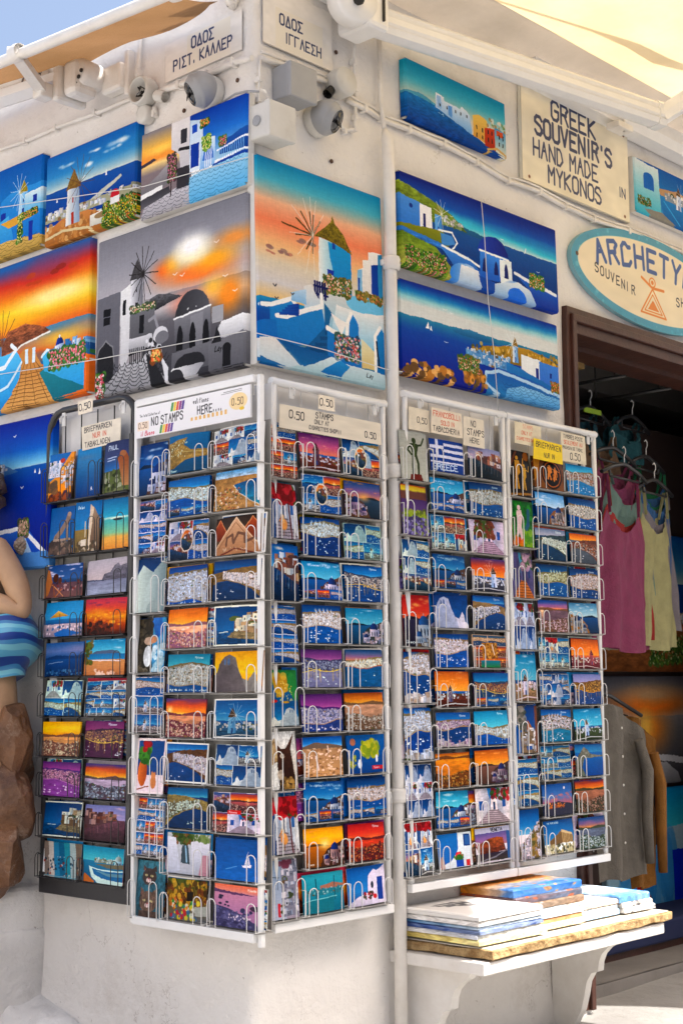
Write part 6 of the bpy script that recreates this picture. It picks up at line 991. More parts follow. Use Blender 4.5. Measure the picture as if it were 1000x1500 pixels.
def banner(p):
    p.grad([(0, 'ecebee'), (1, 'e6e4e8')]); cs = ('3c8a3c', 'e8c828', 'd84c30', '8c2c80', '4c2c8a')
    for i, c in enumerate(cs):
        for x0, y0, hh in ((.32, .06, .28), (.22, .70, .26)): p.poly([(x0+.024*i, y0+hh), (x0+.012+.024*i, y0), (x0+.032+.024*i, y0), (x0+.02+.024*i, y0+hh)], c)
    p.text('The total Collection of', .04, .25, .08, K_, w=.1, sx=.5, jit=0); p.text('editions', .52, .10, .15, K_, w=.13, slant=.2, jit=0); p.text('il Buono', .05, .80, .14, 'c83048', w=.16, slant=.2, jit=0)
    p.rect(.02, .48, .125, .76, 'ecd8c4'); p.text('0.50', .03, .52, .17, '5c3c28', w=.11, sx=.5); p.text('NO STAMPS', .15, .40, .25, K_, w=.14, jit=.05, sx=.5); p.text('HERE....', .56, .36, .24, K_, w=.15, jit=.05, sx=.5)
    for i in range(9): p.rect(.50+.036*i, .66-.004*i, .52+.036*i, .76, 'e0b060')
    p.ell(.90, .44, .075, .26, 'f0d49c'); p.text('0.50', .85, .34, .2, '5c3c28', w=.11, sx=.5); p.ell(.93, .68, .02, .05, 'e0b820'); p.line([(.78, .1), (.93, .08)], .014, '3c3c40'); p.line([(.76, .15), (.93, .13)], .01, '3c3c40')
signboard('banner_board', 'long white board reading NO STAMPS HERE between coloured stripes', 'L', -.398, .098, 1.930, 2.022, 420, banner, t=.006, d=.094, backc=(.8, .8, .8), tilt=0)
note('cream STAMPS ONLY AT CIGARETTES SHOP strip with two price tags', 'F', .022, .455, 1.918, 1.985, [('0.50', .09, .2, .32, K_), ('STAMPS', .34, .08, .23, K_), ('ONLY AT', .33, .40, .17, K_), ('CIGARETTES SHOP!!!', .28, .68, .15, K_), ('0.50', .83, .50, .26, K_)], 'd8cebc', .085, px=300, extra=None)
price('square 0.50 tag standing above the cream stamps strip', 'F', .206, 1.99, .095)
note('cream paper marked 0,50 above the bronze figure card', 'F', .585, .690, 1.985, 2.055, [('0,50', .38, .4, .25, K_)], 'd8cdb8', .083)
note('red and black FRANCOBOLLI SOLO IN TABACCHERIA notice', 'F', .688, .848, 1.985, 2.066, [('FRANCOBOLLI', .06, .12, .20, RD), ('SOLO IN', .3, .44, .17, RD), ('TABACCHERIA', .07, .70, .19, K_)], 'dcd0bc', .088)
note('plain NO STAMPS HERE slip in the rack right of the pipe', 'F', .852, .966, 1.965, 2.060, [('NO', .35, .1, .2, K_), ('STAMPS', .18, .4, .2, K_), ('HERE', .3, .7, .17, K_)], 'd8cebc', .086)
note('faded red STAMPS ONLY AT CIGARETTES SHOPS notice', 'F', 1.128, 1.285, 2.005, 2.078, [('STAMPS', .3, .08, .17, 'd88870'), ('ONLY AT', .25, .38, .16, RD), ('CIGARETTES SHOPS', .08, .68, .13, RD)], 'd8ccb0', .088)
note('bright yellow BRIEFMARKEN NUR IN slip by the doorway', 'F', 1.225, 1.400, 1.960, 2.030, [('BRIEFMARKEN', .08, .14, .25, K_), ('NUR IN', .35, .6, .22, K_)], 'e8c81c', .094, tilt=.02)
note('TIMBRES POSTE notice in black and red beside the yellow slip', 'F', 1.402, 1.560, 1.975, 2.078, [('TIMBRES POSTE', .1, .08, .12, K_), ('SEULEMENT AU', .12, .28, .12, RD), ('MAGASIN DE TABAC', .07, .47, .10, K_), ('0.50', .36, .68, .22, K_)], 'd4cab4', .085)
# ---------------------------------------------------------------- drainpipe, conduits, boxes, cameras
t = thing('drainpipe', 'cream drainpipe running down the facade between the racks', 'pipe', 'F', .556, 0, 0)
m = MB(); m.tube([(-.004, -.052, .02), (-.004, -.052, 1.0), (.0, -.048, 1.9), (-.006, -.048, 2.80), (-.008, -.044, 2.92), (-.010, -.035, 2.95)], [.0195, .0195, .0195, .0195, .0195, .010], 14); part('pipe', m, white_paint, t)
m = MB(); m.tube([(-.008, -.036, 2.93), (-.010, -.02, 3.05), (-.012, -.018, 3.36)], .008, 8); part('upper_conduit', m, white_paint, t)
for z in (2.512, 1.852, .867): m = MB(); m.lathe([(.02, -.022), (.027, -.02), (.029, -.006), (.027, .002), (.029, .012), (.026, .02), (.02, .022)], (-.003, -.05, z), n=16); m.box(-.034, .04, -.045, .0, z-.008, z+.010, bev=.002); part('pipe_clip', m, white_paint, t)
def conduit(label, side, pts, r=.0095, d=.014, second=0, name='cable_conduit'):
    t = thing(name, label, 'cable', side, pts[0][0], 0, pts[0][1], 'cables clipped to the walls'); P = [(u-pts[0][0], -d-.004*math.sin(k*2.1), z-pts[0][1]) for k, (u, z) in enumerate(pts)]
    Q = []
    for k in range(len(P)-1):
        for s_ in range(3):
            f = s_/3; Q.append(tuple(P[k][i]*(1-f)+P[k+1][i]*f+(.0015*math.sin(9*k+5*s_) if i == 2 else 0) for i in range(3)))
    Q.append(P[-1]); m = MB(); m.tube(Q, r, 8); part('conduit', m, white_paint, t)
    if second:
        m = MB(); m.tube([(x, y-.002, z+second+.002*math.sin(i*1.7)) for i, (x, y, z) in enumerate(Q)], .0045, 6); part('thin_cable', m, white_paint, t)
    for k in range(1, len(P)-1, 1):
        x, y, z = P[k]; m = MB(); m.box(x-.006, x+.006, y-r-.003, .0, z-r-.004, z+r+.004, bev=.002); part('cable_clip', m, white_paint, t)
    return t
conduit('thin conduit clipped low across the lane wall above the canvases', 'L', [(-1.8, 3.10), (-1.4, 3.088), (-1.12, 3.074), (-.94, 3.069), (-.72, 3.058), (-.52, 3.056)], .007)
conduit('conduit sloping from the open round box to the corner', 'L', [(-.395, 3.040), (-.303, 3.028), (-.184, 3.026), (-.063, 3.026), (.02, 3.014)], .0095)
conduit('short double conduit from the corner to the round facade box', 'F', [(.022, 3.030), (.124, 3.036), (.215, 3.042), (.30, 3.040)], .0085, second=.016)
conduit('long sagging conduit pair under the souvenir sign', 'F', [(.392, 3.012), (.47, 3.005), (.554, 2.999), (.689, 2.996), (.865, 2.996), (1.05, 2.984), (1.226, 2.962), (1.411, 2.968), (1.583, 2.955), (1.764, 2.948), (2.004, 2.955), (2.42, 2.965), (3.2, 2.97)], .0085, second=.016)
conduit('vertical cable looping down beside the round facade box', 'F', [(.432, 3.26), (.426, 3.145), (.438, 3.06), (.431, 2.965), (.425, 2.925), (.385, 2.908), (.342, 2.945), (.315, 2.99)], .006)
conduit('cable dropping beside the open round box on the lane side', 'L', [(-.497, 3.25), (-.503, 3.13), (-.508, 3.035), (-.50, 2.985), (-.465, 2.963), (-.43, 2.975), (-.425, 2.995)], .007)
conduit('pair of cords hanging at the corner above the grey boxes', 'F', [(.020, 3.02), (.014, 2.96), (.018, 2.90), (.022, 2.85)], .004, second=0)
t = thing('junction_box', 'open round junction box with tangled wires on the lane side', 'junction box', 'L', -.462, .0, 3.05, 'wall junction boxes', tilt=.2)
m = MB(); m.lathe([(.040, 0), (.046, .012), (.046, .05), (.041, .055), (.037, .052), (.037, .01), (0, .008)], (0, 0, 0), (0, -1, 0), 22); part('housing', m, box_pl, t)
for k in range(5): m = MB(); m.tube([(rnd.uniform(-.02, .02), -.012, rnd.uniform(-.025, .025)), (rnd.uniform(-.02, .02), -.04, rnd.uniform(-.02, .02)), (rnd.uniform(-.02, .02), -.045, rnd.uniform(-.02, .02)), (rnd.uniform(-.02, .02), -.012, rnd.uniform(-.025, .025))], .0028, 5); part('wire', m, wire_w if k % 2 else dark, t)
m = MB(); m.lathe([(.036, .009), (0, .0095)], (0, 0, 0), (0, -1, 0), 16); part('dark_inside', m, dark, t); m = MB(); m.lathe([(.018, 0), (.02, .02), (.016, .04)], (.06, -.02, -.015), (1, 0, -.2), 12); part('cable_gland', m, box_pl, t); m = MB(); m.lathe([(.03, 0), (.032, .03), (.02, .034), (0, .034)], (.01, 0, -.07), (0, -1, 0), 14); part('lower_gland', m, box_pl, t)
t = thing('junction_box', 'closed round white junction box on the facade by the street plate', 'junction box', 'F', .352, 0, 3.048, 'wall junction boxes', tilt=.1)
m = MB(); m.lathe([(.042, 0), (.046, .01), (.046, .05), (.043, .056), (0, .058)], (0, 0, 0), (0, -1, 0), 24); part('housing', m, box_pl, t); m = MB(); m.lathe([(.014, 0), (.016, .03)], (-.03, -.02, -.03), (-.6, 0, -.8), 10); part('cable_gland', m, dark, t)
t = thing('junction_box', 'upper grey square box at the corner of the facade', 'junction box', 'F', .135, 0, 2.915, 'wall junction boxes'); m = MB(); m.box(-.055, .055, -.075, 0, 0, .105, bev=.006); part('housing', m, grey_pl, t); m = MB(); m.box(-.057, .057, -.082, -.062, -.002, .107, bev=.005); part('lid', m, grey_pl, t)
t = thing('junction_box', 'lower cream square box with round knockout below the grey box', 'junction box', 'F', .035, .0, 2.765, 'wall junction boxes'); m = MB(); m.box(-.052, .055, -.085, 0, 0, .105, bev=.006); part('housing', m, box_pl, t); m = MB(); m.box(-.054, .057, -.092, -.07, -.002, .107, bev=.005); part('lid', m, box_pl, t); m = MB(); m.lathe([(.016, 0), (.016, .004), (.011, .005), (0, .003)], (-.0525, -.04, .052), (-1, 0, 0), 14); part('knockout', m, grey_pl, t)
def dcam(label, side, u, z, ax, look):
    t = thing('security_camera', label, 'camera', side, u, 0, z, 'turret security cameras'); ax = Vector(ax).normalized()
    m = MB(); m.lathe([(.048, 0), (.052, .006), (.052, .03), (.047, .038), (.02, .04), (0, .04)], (0, 0, 0), (0, -1, 0), 26); part('base', m, box_pl, t)
    m = MB(); c = Vector((0, -.052, 0)); m.lathe([(.054*math.sin(a), -.054*math.cos(a)) for a in np.linspace(.05, 1.75, 14)]+[(.0535, .012), (.0520, .014), (.0515, .018)]+[(.052*math.sin(a), -.052*math.cos(a)) for a in np.linspace(1.95, 2.36, 6)]+[(.033, .032)], tuple(c), tuple(ax), 30); part('shell', m, grey_pl, t)
    m = MB(); m.lathe([(.0362, .0368), (.034, .034), (.026, .0395), (.012, .0425), (0, .043)], tuple(c), tuple(ax), 24); part('lens_window', m, lens, t); m = MB(); q_ = ax.cross(Vector((0, 0, 1))).normalized(); e_ = c+ax*.0445; m.beam([(-.001, -.010), (.001, -.010), (.001, .002), (-.001, .002)], tuple(e_-q_*.020), tuple(e_+q_*.020)); part('visor', m, dark, t)
    return t
dcam('grey turret camera on the lane wall above the street canvas', 'L', -.165, 2.962, (-.50, -.75, -.48), 0)
dcam('grey turret camera beside the square boxes on the facade', 'F', .262, 2.905, (.42, -.80, -.48), 0)
m = MB(); m.tube([(-.108, -.015, 2.918), (-.05, -.02, 2.924), (0, -.02, 2.918), (.045, -.015, 2.905)], .0035, 6); t = thing('camera_cable', 'grey lead curving from the lane camera towards the corner', 'cable', 'L', 0, 0, 0, None, m.mesh('camera_cable', grey_pl))
# cords that hold the canvases
def cordo(label, side, pts, d=.045): m = MB(); m.tube([(u, -(d if len(q) == 0 else q[0]), z) for u, z, *q in pts], .0014, 5); return thing('taut_string', label, 'cord', side, 0, 0, 0, 'cords across the canvases', m.mesh('taut_string', cord))
cordo('taut cord across the upper canvases on the lane wall', 'L', [(-1.5, 2.90), (-1.18, 2.846), (-.44, 2.734), (.03, 2.705)], .042)
cordo('taut cord across the grey and sunset canvases', 'L', [(-1.5, 2.28), (-1.16, 2.258), (-.67, 2.225), (.02, 2.195)], .042)
cordo('cord running across the foot of the tall corner canvas', 'F', [(-.04, 2.188), (.26, 2.186), (.52, 2.17), (.575, 2.165, .072)], .045)
cordo('cord hanging over the two wide facade canvases', 'F', [(1.02, 2.838), (1.035, 2.70), (1.046, 2.50), (1.075, 2.30), (1.092, 2.10)], .052)
# ---------------------------------------------------------------- shop front awning
t = thing('shop_awning', 'cream canvas awning glowing over the shop front on a white front bar', 'awning', 'F', 0, 0, 3.2)
Z = 3.2
m = MB(); m.surf(120, 30, lambda a, b: (-.12+5.2*a, -.245-(1.53-.225*max(0, min(1, (5.2*a-1.60)/.20))+.74*max(0, min(1, (5.2*a-2.80)/.5)))*b-.035*b*math.sin(19*a*math.pi)*math.sin(5*a+1), 3.425-Z+.03*b+.012*math.sin(9*a+4*b)*b+.006*math.sin(31*a)*b)); part('canvas', m, fabric_cream, t)  # unseen outer edge stepped and waved to place the sun patches below
m = MB(); m.surf(60, 4, lambda a, b: (-.12+5.2*a, -.002-.245*b, 3.415-Z+.012*b+.004*math.sin(23*a)*b)); part('painted_shade_band', m, shade_and_rope, t)  # added strip: shade on the canvas near the wall, put into its colour
A_, B_ = Vector((.40, -.11, 3.246-Z)), Vector((1.775, -.285, 3.290-Z))
prof = [(-.03, -.040), (-.012, -.044), (.022, -.040), (.030, -.022), (.026, -.018), (.032, -.008), (.032, .010), (.026, .014), (.030, .030), (.020, .042), (-.02, .042), (-.03, .02)]
m = MB(); m.beam(prof, A_, B_); part('front_bar', m, white_alu, t)
m = MB(); m.beam([(a*1.12, b*1.1) for a, b in prof], B_-(B_-A_).normalized()*.004, B_+(B_-A_).normalized()*.04); part('end_cap', m, white_alu, t)
m = MB(); m.beam([(-.03, -.03), (.03, -.03), (.034, 0), (.03, .03), (-.03, .03)], B_+Vector((.035, -.01, .0)), Vector((1.98, -.50, 3.46-Z))); part('side_arm', m, white_alu, t)
m = MB(); m.beam([(-.045, -.04), (.03, -.045), (.045, -.01), (.045, .05), (-.045, .05)], (1.30, -.052, 3.385-Z), (4.6, -.052, 3.37-Z)); part('rear_cassette', m, white_alu, t)
m = MB(); m.box(1.80, 1.90, -.12, -.06, 3.30-Z, 3.325-Z, bev=.004); m.tube([(1.865, -.10, 3.30-Z), (1.865, -.10, 3.37-Z)], .006, 8); part('wall_bracket', m, white_paint, t)
br = (.30, -.13, 3.262-Z)
m = MB(); m.lathe([(0, -.052), (.06, -.05), (.073, -.035), (.075, .01), (.07, .03), (.0, .032)], br, (-.25, -1, .02), 28); m.box(.33, .425, -.17, -.03, 3.19-Z, 3.34-Z, bev=.015); m.box(.25, .37, -.13, -.002, 3.30-Z, 3.33-Z, bev=.006); part('end_bracket', m, white_alu, t)
m = MB(); m.lathe([(.016, 0), (.018, .012), (.010, .028), (0, .03)], (.282, -.165, 3.246-Z), (-.35, -1, 0), 8); m.lathe([(.007, 0), (.007, .004), (0, .005)], (.262, -.165, 3.285-Z), (-.3, -1, 0), 8); m.box(.388, .394, -.178, -.165, 3.215-Z, 3.30-Z); part('bracket_knob', m, dark, t)
# loose rope lying over the canvas: its shade falls through the cloth
tag(link('overhead_rope', (lambda m: (m.tube([(.9, -.33, 3.60), (1.33, -.42, 3.57), (1.52, -.45, 3.56), (1.70, -.455, 3.56), (1.84, -.49, 3.56), (2.5, -.75, 3.6), (3.3, -1.3, 3.8)], [.006, .008, .022, .030, .018, .014, .012], 6), m.mesh('overhead_rope', shade_and_rope))[1])(MB())), 'rope strung above the cream awning, seen only as a shadow', 'rope')
# ---------------------------------------------------------------- lane awning
t = thing('lane_awning', 'tan cloth awning rolled on white bars above the lane wall', 'awning', 'L', 0, 0, 3.1); Z = 3.1
tb = lambda u: (u, -.36, 3.105+.0*u+(-.085)*0-Z)
T0, T1 = Vector((-1.9, -.37, .10)), Vector((.20, -.35, -.025))
m = MB(); m.tube([T0+(T1-T0)*k/6 for k in range(7)], .018, 12); part('front_tube', m, white_paint, t)
C0, C1 = Vector((-1.9, -.33, .065)), Vector((-.75, -.13, .065))
m = MB(); m.surf(40, 12, lambda a, b: tuple((T0+(Vector((.05, -.35, -.016))-T0)*a)*(1-b)+Vector((-1.9+1.93*a, (-.16 if a > .985 else -.05-.11*max(0, (a-.80)/.185)**2), .12-.083*max(0, (a-.72)/.28)**1.2))*b+Vector((0, 0, -.010*math.sin(math.pi*b)+.003*math.sin(30*a))))); part('canvas', m, fabric_tan, t)  # inner edge drawn towards the wall so it shades the end bracket
m = MB(); m.lathe([(.0, -.02), (.028, -.018), (.030, .006), (.026, .012), (0, .014)], tuple(Vector((.07, -.351, -.017))), tuple((T1-T0).normalized()), 18); m.lathe([(.022, .0), (.022, .10), (.02, .11)], tuple(Vector((.07, -.351, -.017))), tuple((T1-T0).normalized()), 16); part('tube_collar', m, white_paint, t)
m = MB(); m.beam([(-.03, -.035), (-.01, -.042), (.03, -.03), (.038, -.006), (.030, 0), (.036, .012), (.026, .036), (-.03, .036)], C0, C1); part('cassette', m, white_alu, t)
m = MB(); m.box(-.535, -.500, -.165, -.045, -.055, .070, bev=.012); m.box(-.500, -.43, -.15, -.055, -.045, .075, bev=.02); m.lathe([(0, -.01), (.042, -.008), (.048, .0), (.048, .07), (.04, .085), (0, .086)], (-.455, -.05, .03), (.1, -1, 0), 22); m.box(-.43, -.33, -.05, -.0, -.03, .06, bev=.012); m.box(-.335, -.315, -.03, .0, -.05, .10, bev=.005); m.v = [(x-.225, y, z+.018) for x, y, z in m.v]; part('end_bracket', m, white_paint, t)
m = MB()
for x, z in ((-.475, .0), (-.44, -.012), (-.425, .005), (-.412, .022)): m.lathe([(.007, 0), (.007, .004), (0, .004)], (x, -.137, z), (0, -1, 0), 8)
m.tube([(-.482, -.14, .062), (-.458, -.14, .088)], .004, 5); m.tube([(-.458, -.14, .062), (-.482, -.14, .088)], .004, 5); m.v = [(x-.225, y, z+.018) for x, y, z in m.v]; part('bracket_bolt', m, dark, t, label='row of dark bolt holes and an X mark')
m = MB(); m.beam([(-.018, -.012), (.018, -.012), (.018, .012), (-.018, .012)], (-.655, -.385, .035), (-.775, -.185, -.005)); m.lathe([(.026, -.02), (.028, 0), (.026, .02)], (-.65, -.37, .025), (1, 0, 0), 14); m.box(-.80, -.75, -.21, -.16, -.03, .02, bev=.006); part('folding_arm', m, white_paint, t)
m = MB(); m.lathe([(.011, 0), (.011, .004), (0, .005)], (-.675, -.372, .03), (-.3, -.9, .0), 12); part('arm_joint', m, dark, t)
cp = pic(120, 24, lambda p: (p.grad([(0, 'd8d8d8'), (1, 'd8d8d8')]), p.text('d', .02, .1, .75, K_, w=.2), p.text('COSMOR', .18, .25, .55, K_, w=.2, jit=0))); uvc = AT2.add(cp)
dv = (C1-C0).normalized(); q0 = C0+dv*1.03+Vector((0, -.040, -.008)); q1 = C0+dv*1.15+Vector((0, -.040, -.008)); m = MB(); m.quad(tuple(q0), tuple(q1), tuple(q1+Vector((0, .006, .024))), tuple(q0+Vector((0, .006, .024))), [(uvc[0], uvc[1]), (uvc[2], uvc[1]), (uvc[2], uvc[3]), (uvc[0], uvc[3])]); part('maker_lettering', m, signm, t)
t = thing('pulley_bracket', 'white hook bracket above the lane street plate, beside a dark hole', 'bracket', 'L', -.03, 0, 3.215)
m = MB(); m.box(-.06, .02, -.12, -.0, .01, .055, bev=.01); m.lathe([(.010, -.012), (.022, -.01), (.022, .01), (.010, .012), (.010, -.012)], (-.005, -.05, -.012), (1, 0, 0), 16); m.lathe([(.016, 0), (.018, .01), (.014, .02)], (-.045, 0, .0), (0, -1, 0), 12); part('hook', m, white_paint, t); m = MB(); m.lathe([(.013, .0205), (0, .0208)], (-.045, 0, .0), (0, -1, 0), 12); m.lathe([(.006, .0), (0, .013)], (-.03, -.12, .03), (0, -1, 0), 10); part('dark_hole', m, dark, t)
# ---------------------------------------------------------------- wall shelf
slabm = mat('worn_board', (.60, .42, .20), .8, (.26, .14, .045), 26, bump=1.2, bsc=50, dirt=.8, dirtc=(.16, .09, .03)); slabt = mat('pale_board_top', (.74, .70, .62), .75, (.62, .56, .46), 9, bump=.3, bsc=40)
t = thing('wall_shelf', 'white bracketed wall shelf carrying flat canvases under the doorway rack', 'shelf', 'F', .56, 0, .0)
m = MB(); m.box(0, .975, -.355, .0, .374, .410, bev=.004); part('shelf_board', m, white_paint, t)
bm = roughbox(.03, 1.02, -.362, -.0, .4155, .440, 14, .006, 14, .003, 2); m = MB(); m.bm(bm); part('worn_slab', m, slabm, t)
m = MB(); m.box(.04, 1.01, -.350, -.01, .4405, .4435); part('slab_top', m, slabt, t)  # thin sheet over the slab, paler than its edge
bp_ = [(-.012, .372), (-.275, .372), (-.262, .350), (-.235, .335), (-.212, .312), (-.200, .285), (-.196, .255), (-.168, .245), (-.150, .215), (-.140, .17), (-.125, .12), (-.095, .07), (-.05, .03), (-.012, .01)]
for x in (.045, .815): m = MB(); m.prism(bp_, x, x+.034, 'x'); part('scroll_bracket', m, white_paint, t)
m = MB(); m.box(.078, .81, -.03, .0, .325, .371, bev=.003); part('rear_batten', m, white_paint, t)
def canvas_flat(x0, x1, y0, y1, z, h, cols, label, rot=0., face=None, group='canvases lying on the shelf'):
    x0, x1 = .578+(x0-.572)*.895, .578+(x1-.572)*.895
    w, dd = x1-x0, y1-y0; t = thing('stacked_canvas', label, 'canvas', 'W', (x0+x1)/2, (y0+y1)/2, z, group, turn=rot)
    uv = AT2.add(pic(150, 60, (lambda p: g_stack(p, cols)) if not face else face, int(z*1000+x0*77))); m = MB(); r = .004; U, V = uv[2]-uv[0], uv[3]-uv[1]
    P_ = lambda a, b: (uv[0]+U*a, uv[1]+V*b); X, Y = w/2, dd/2
    m.quad((-X+r, -Y+r, h), (X-r, -Y+r, h), (X-r, Y-r, h), (-X+r, Y-r, h), [P_(0, 0), P_(1, 0), P_(1, 1), P_(0, 1)])
    sd = [((-X, -Y), (X, -Y), (0, 0), (1, 0)), ((X, -Y), (X, Y), (1, 0), (1, 1)), ((X, Y), (-X, Y), (1, 1), (0, 1)), ((-X, Y), (-X, -Y), (0, 1), (0, 0))]
    ins = lambda p: (p[0]-math.copysign(r, p[0]), p[1]-math.copysign(r, p[1]))
    for a, b, ua, ub in sd:
        k = lambda u_: (min(max(u_[0], .06), .94), min(max(u_[1], .1), .9))
        m.quad((*a, 0), (*b, 0), (*b, h-r), (*a, h-r), [P_(*ua), P_(*ub), P_(*k(ub)), P_(*k(ua))]); m.quad((*a, h-r), (*b, h-r), (*ins(b), h), (*ins(a), h), [P_(*ua), P_(*ub), P_(*ub), P_(*ua)])
    link('painted_face', m.mesh('painted_face', print2), t); b = MB(); b.box(-X+.003, X-.003, -Y+.003, Y-.003, .001, h-.0045); part('stretcher_bars', b, canvas_edge, t); return t
def f_grey(p): p.grad([(0, 'c8c4c0'), (1, 'ece8e4')]); [p.line([(p.r.uniform(.2, .6), p.r.uniform(.2, .5)), (p.r.uniform(.3, .7), p.r.uniform(.2, .6))], .05, '4c4c50', .7) for _ in range(14)]; p.rect(0, 0, .05, 1, 'e8e6e2')
z = .4505
for k, (x0, x1, y0, y1, h, cols, lb, ro) in enumerate(((.585, .945, -.325, -.02, .017, ('e0c868', 'efe0a8'), 'yellow edged canvas at the bottom of the pile by the drainpipe', -.03), (.578, .930, -.315, -.02, .012, ('e8e4dc', 'c8ccd8'), 'thin white canvas second from bottom by the drainpipe', .0),
        (.583, .935, -.320, -.015, .014, ('203a80', '8c9cc0'), 'navy edged canvas in the pile by the drainpipe', .01), (.580, .928, -.318, -.02, .009, ('4c7cb0', 'c0d0e0'), 'mid blue canvas under the two pale ones', -.01), (.576, .930, -.322, -.02, .016, ('f0eeec', 'e0dcd8'), 'white canvas second from top by the drainpipe', .0))):
    canvas_flat(x0, x1, y0, y1, z, h, cols, lb, ro); z += h+.0006
canvas_flat(.572, .925, -.325, -.015, z, .014, ('e8e6e2', 'c8c4c0'), 'top pale canvas with grey sketch of houses beside the drainpipe', .01, f_grey)
z = .4505
for x0, x1, y0, y1, h, cols, lb in ((.955, 1.215, -.300, -.02, .018, ('f0e8d8', 'e8d0a0'), 'cream canvas lowest in the middle shelf pile'), (.950, 1.205, -.295, -.02, .015, ('e0b878', 'd8a070'), 'orange edged canvas in the middle shelf pile'), (.955, 1.21, -.298, -.02, .014, ('f0e8d8', 'c0d0e0'), 'blue and cream canvas topping the middle pile')): canvas_flat(x0, x1, y0, y1, z, h, cols, lb, .0); z += h+.0006
z = .4505
for x0, x1, y0, y1, h, cols, lb in ((1.225, 1.455, -.290, -.02, .018, ('f0ece4', 'a8c8e8'), 'pale blue canvas lowest right of the middle pile'), (1.222, 1.45, -.285, -.02, .015, ('8cacd0', 'f0ece0'), 'blue striped canvas above the pale blue one'), (1.226, 1.452, -.288, -.02, .014, ('f0f0ec', 'd8c0b0'), 'white and rust canvas above the blue striped one')): canvas_flat(x0, x1, y0, y1, z, h, cols, lb, .0); z += h+.0006
z = .4505
for x0, x1, y0, y1, h, cols, lb in ((1.475, 1.675, -.305, -.03, .016, ('5c5c60', 'e0dcd8'), 'black edged canvas at the doorway end of the shelf'), (1.468, 1.665, -.300, -.03, .016, ('2c2c34', 'd8d4cc'), 'dark speckled canvas in the doorway end pile'), (1.46, 1.655, -.295, -.03, .022, ('e8ecf0', '5c90cc'), 'thick white and blue canvas topping the doorway end pile')): canvas_flat(x0, x1, y0, y1, z, h, cols, lb, -.04); z += h+.0006
z = .5010
for x0, x1, y0, y1, h, cols, lb, ro in ((.905, 1.325, -.235, -.01, .020, ('a8b0b8', '8c7460'), 'grey brown canvas lowest in the raised pile', .02), (.925, 1.325, -.225, -.01, .021, ('d85c28', '5c6478'), 'orange and grey canvas in the middle of the raised pile', .0), (.925, 1.33, -.220, -.01, .024, ('e88a28', '2c6cc0'), 'orange and blue canvas topping the raised pile', -.015)): canvas_flat(x0, x1, y0, y1, z, h, cols, lb, ro); z += h+.0006
# ---------------------------------------------------------------- inside the doorway
for lb, fn, x0, x1, z0, z1 in (('dim indoor canvas of windmill above brown hillside', g_ina, 2.62, 3.50, 1.255, 1.90), ('dim indoor canvas with orange glow over grey dome', g_inb, 2.64, 3.52, .745, 1.235), ('dim indoor canvas of blue door and red vase of blossom', g_inc, 2.66, 3.54, .16, .725)): painting(lb, fn, 'W', x0, x1, z0, z1, 300, t=.03, yoff=.62)
m = MB(); m.box(2.4, 4.2, .63, .66, .1, 2.4); part('display_panel', m, inner, bld)
rail = mat('dark_rail', (.03, .03, .03), .4)
for u, y0 in ((2.30, .2), (2.66, .2)): t = thing('clothes_rail', ('clothes rail running back into the shop over the pink tops' if u < 2.5 else 'clothes rail running back into the shop over the yellow tops'), 'clothes rail', 'W', u, y0, 2.46, 'clothes rails indoors', None); m = MB(); m.tube([(0, 0, 0), (0, .42, 0)], .008, 8); m.tube([(0, .05, 0), (0, .05, .29)], .004, 6); m.tube([(0, .38, 0), (0, .38, .29)], .004, 6); part('rail_tube', m, rail, t)
def hanger(x, y, z, wd, label, drop=0):
    t = thing('clothes_hanger', label, 'hanger', 'W', x, y, z, 'black hangers in the shop', turn=.12)
    m = MB(); m.tube([(-wd/2, 0, -.052), (-wd*.28, 0, -.02), (-.02, 0, .0), (.02, 0, .0), (wd*.28, 0, -.02), (wd/2, 0, -.052)], .0085, 8); m.tube([(-wd*.32, 0, -.06), (wd*.32, 0, -.06)], .005, 6); m.tube([(-wd*.32, 0, -.06), (-wd*.34, 0, -.03)], .005, 6); m.tube([(wd*.32, 0, -.06), (wd*.34, 0, -.03)], .005, 6); part('shoulder_bar', m, black_m, t)
    m = MB(); m.tube([(0, 0, 0), (0, 0, .035), (.014, 0, .05), (.014, 0, .065), (0, 0, .075), (-.012, 0, .066)], .0022, 6); part('hook', m, wire_w, t); return t
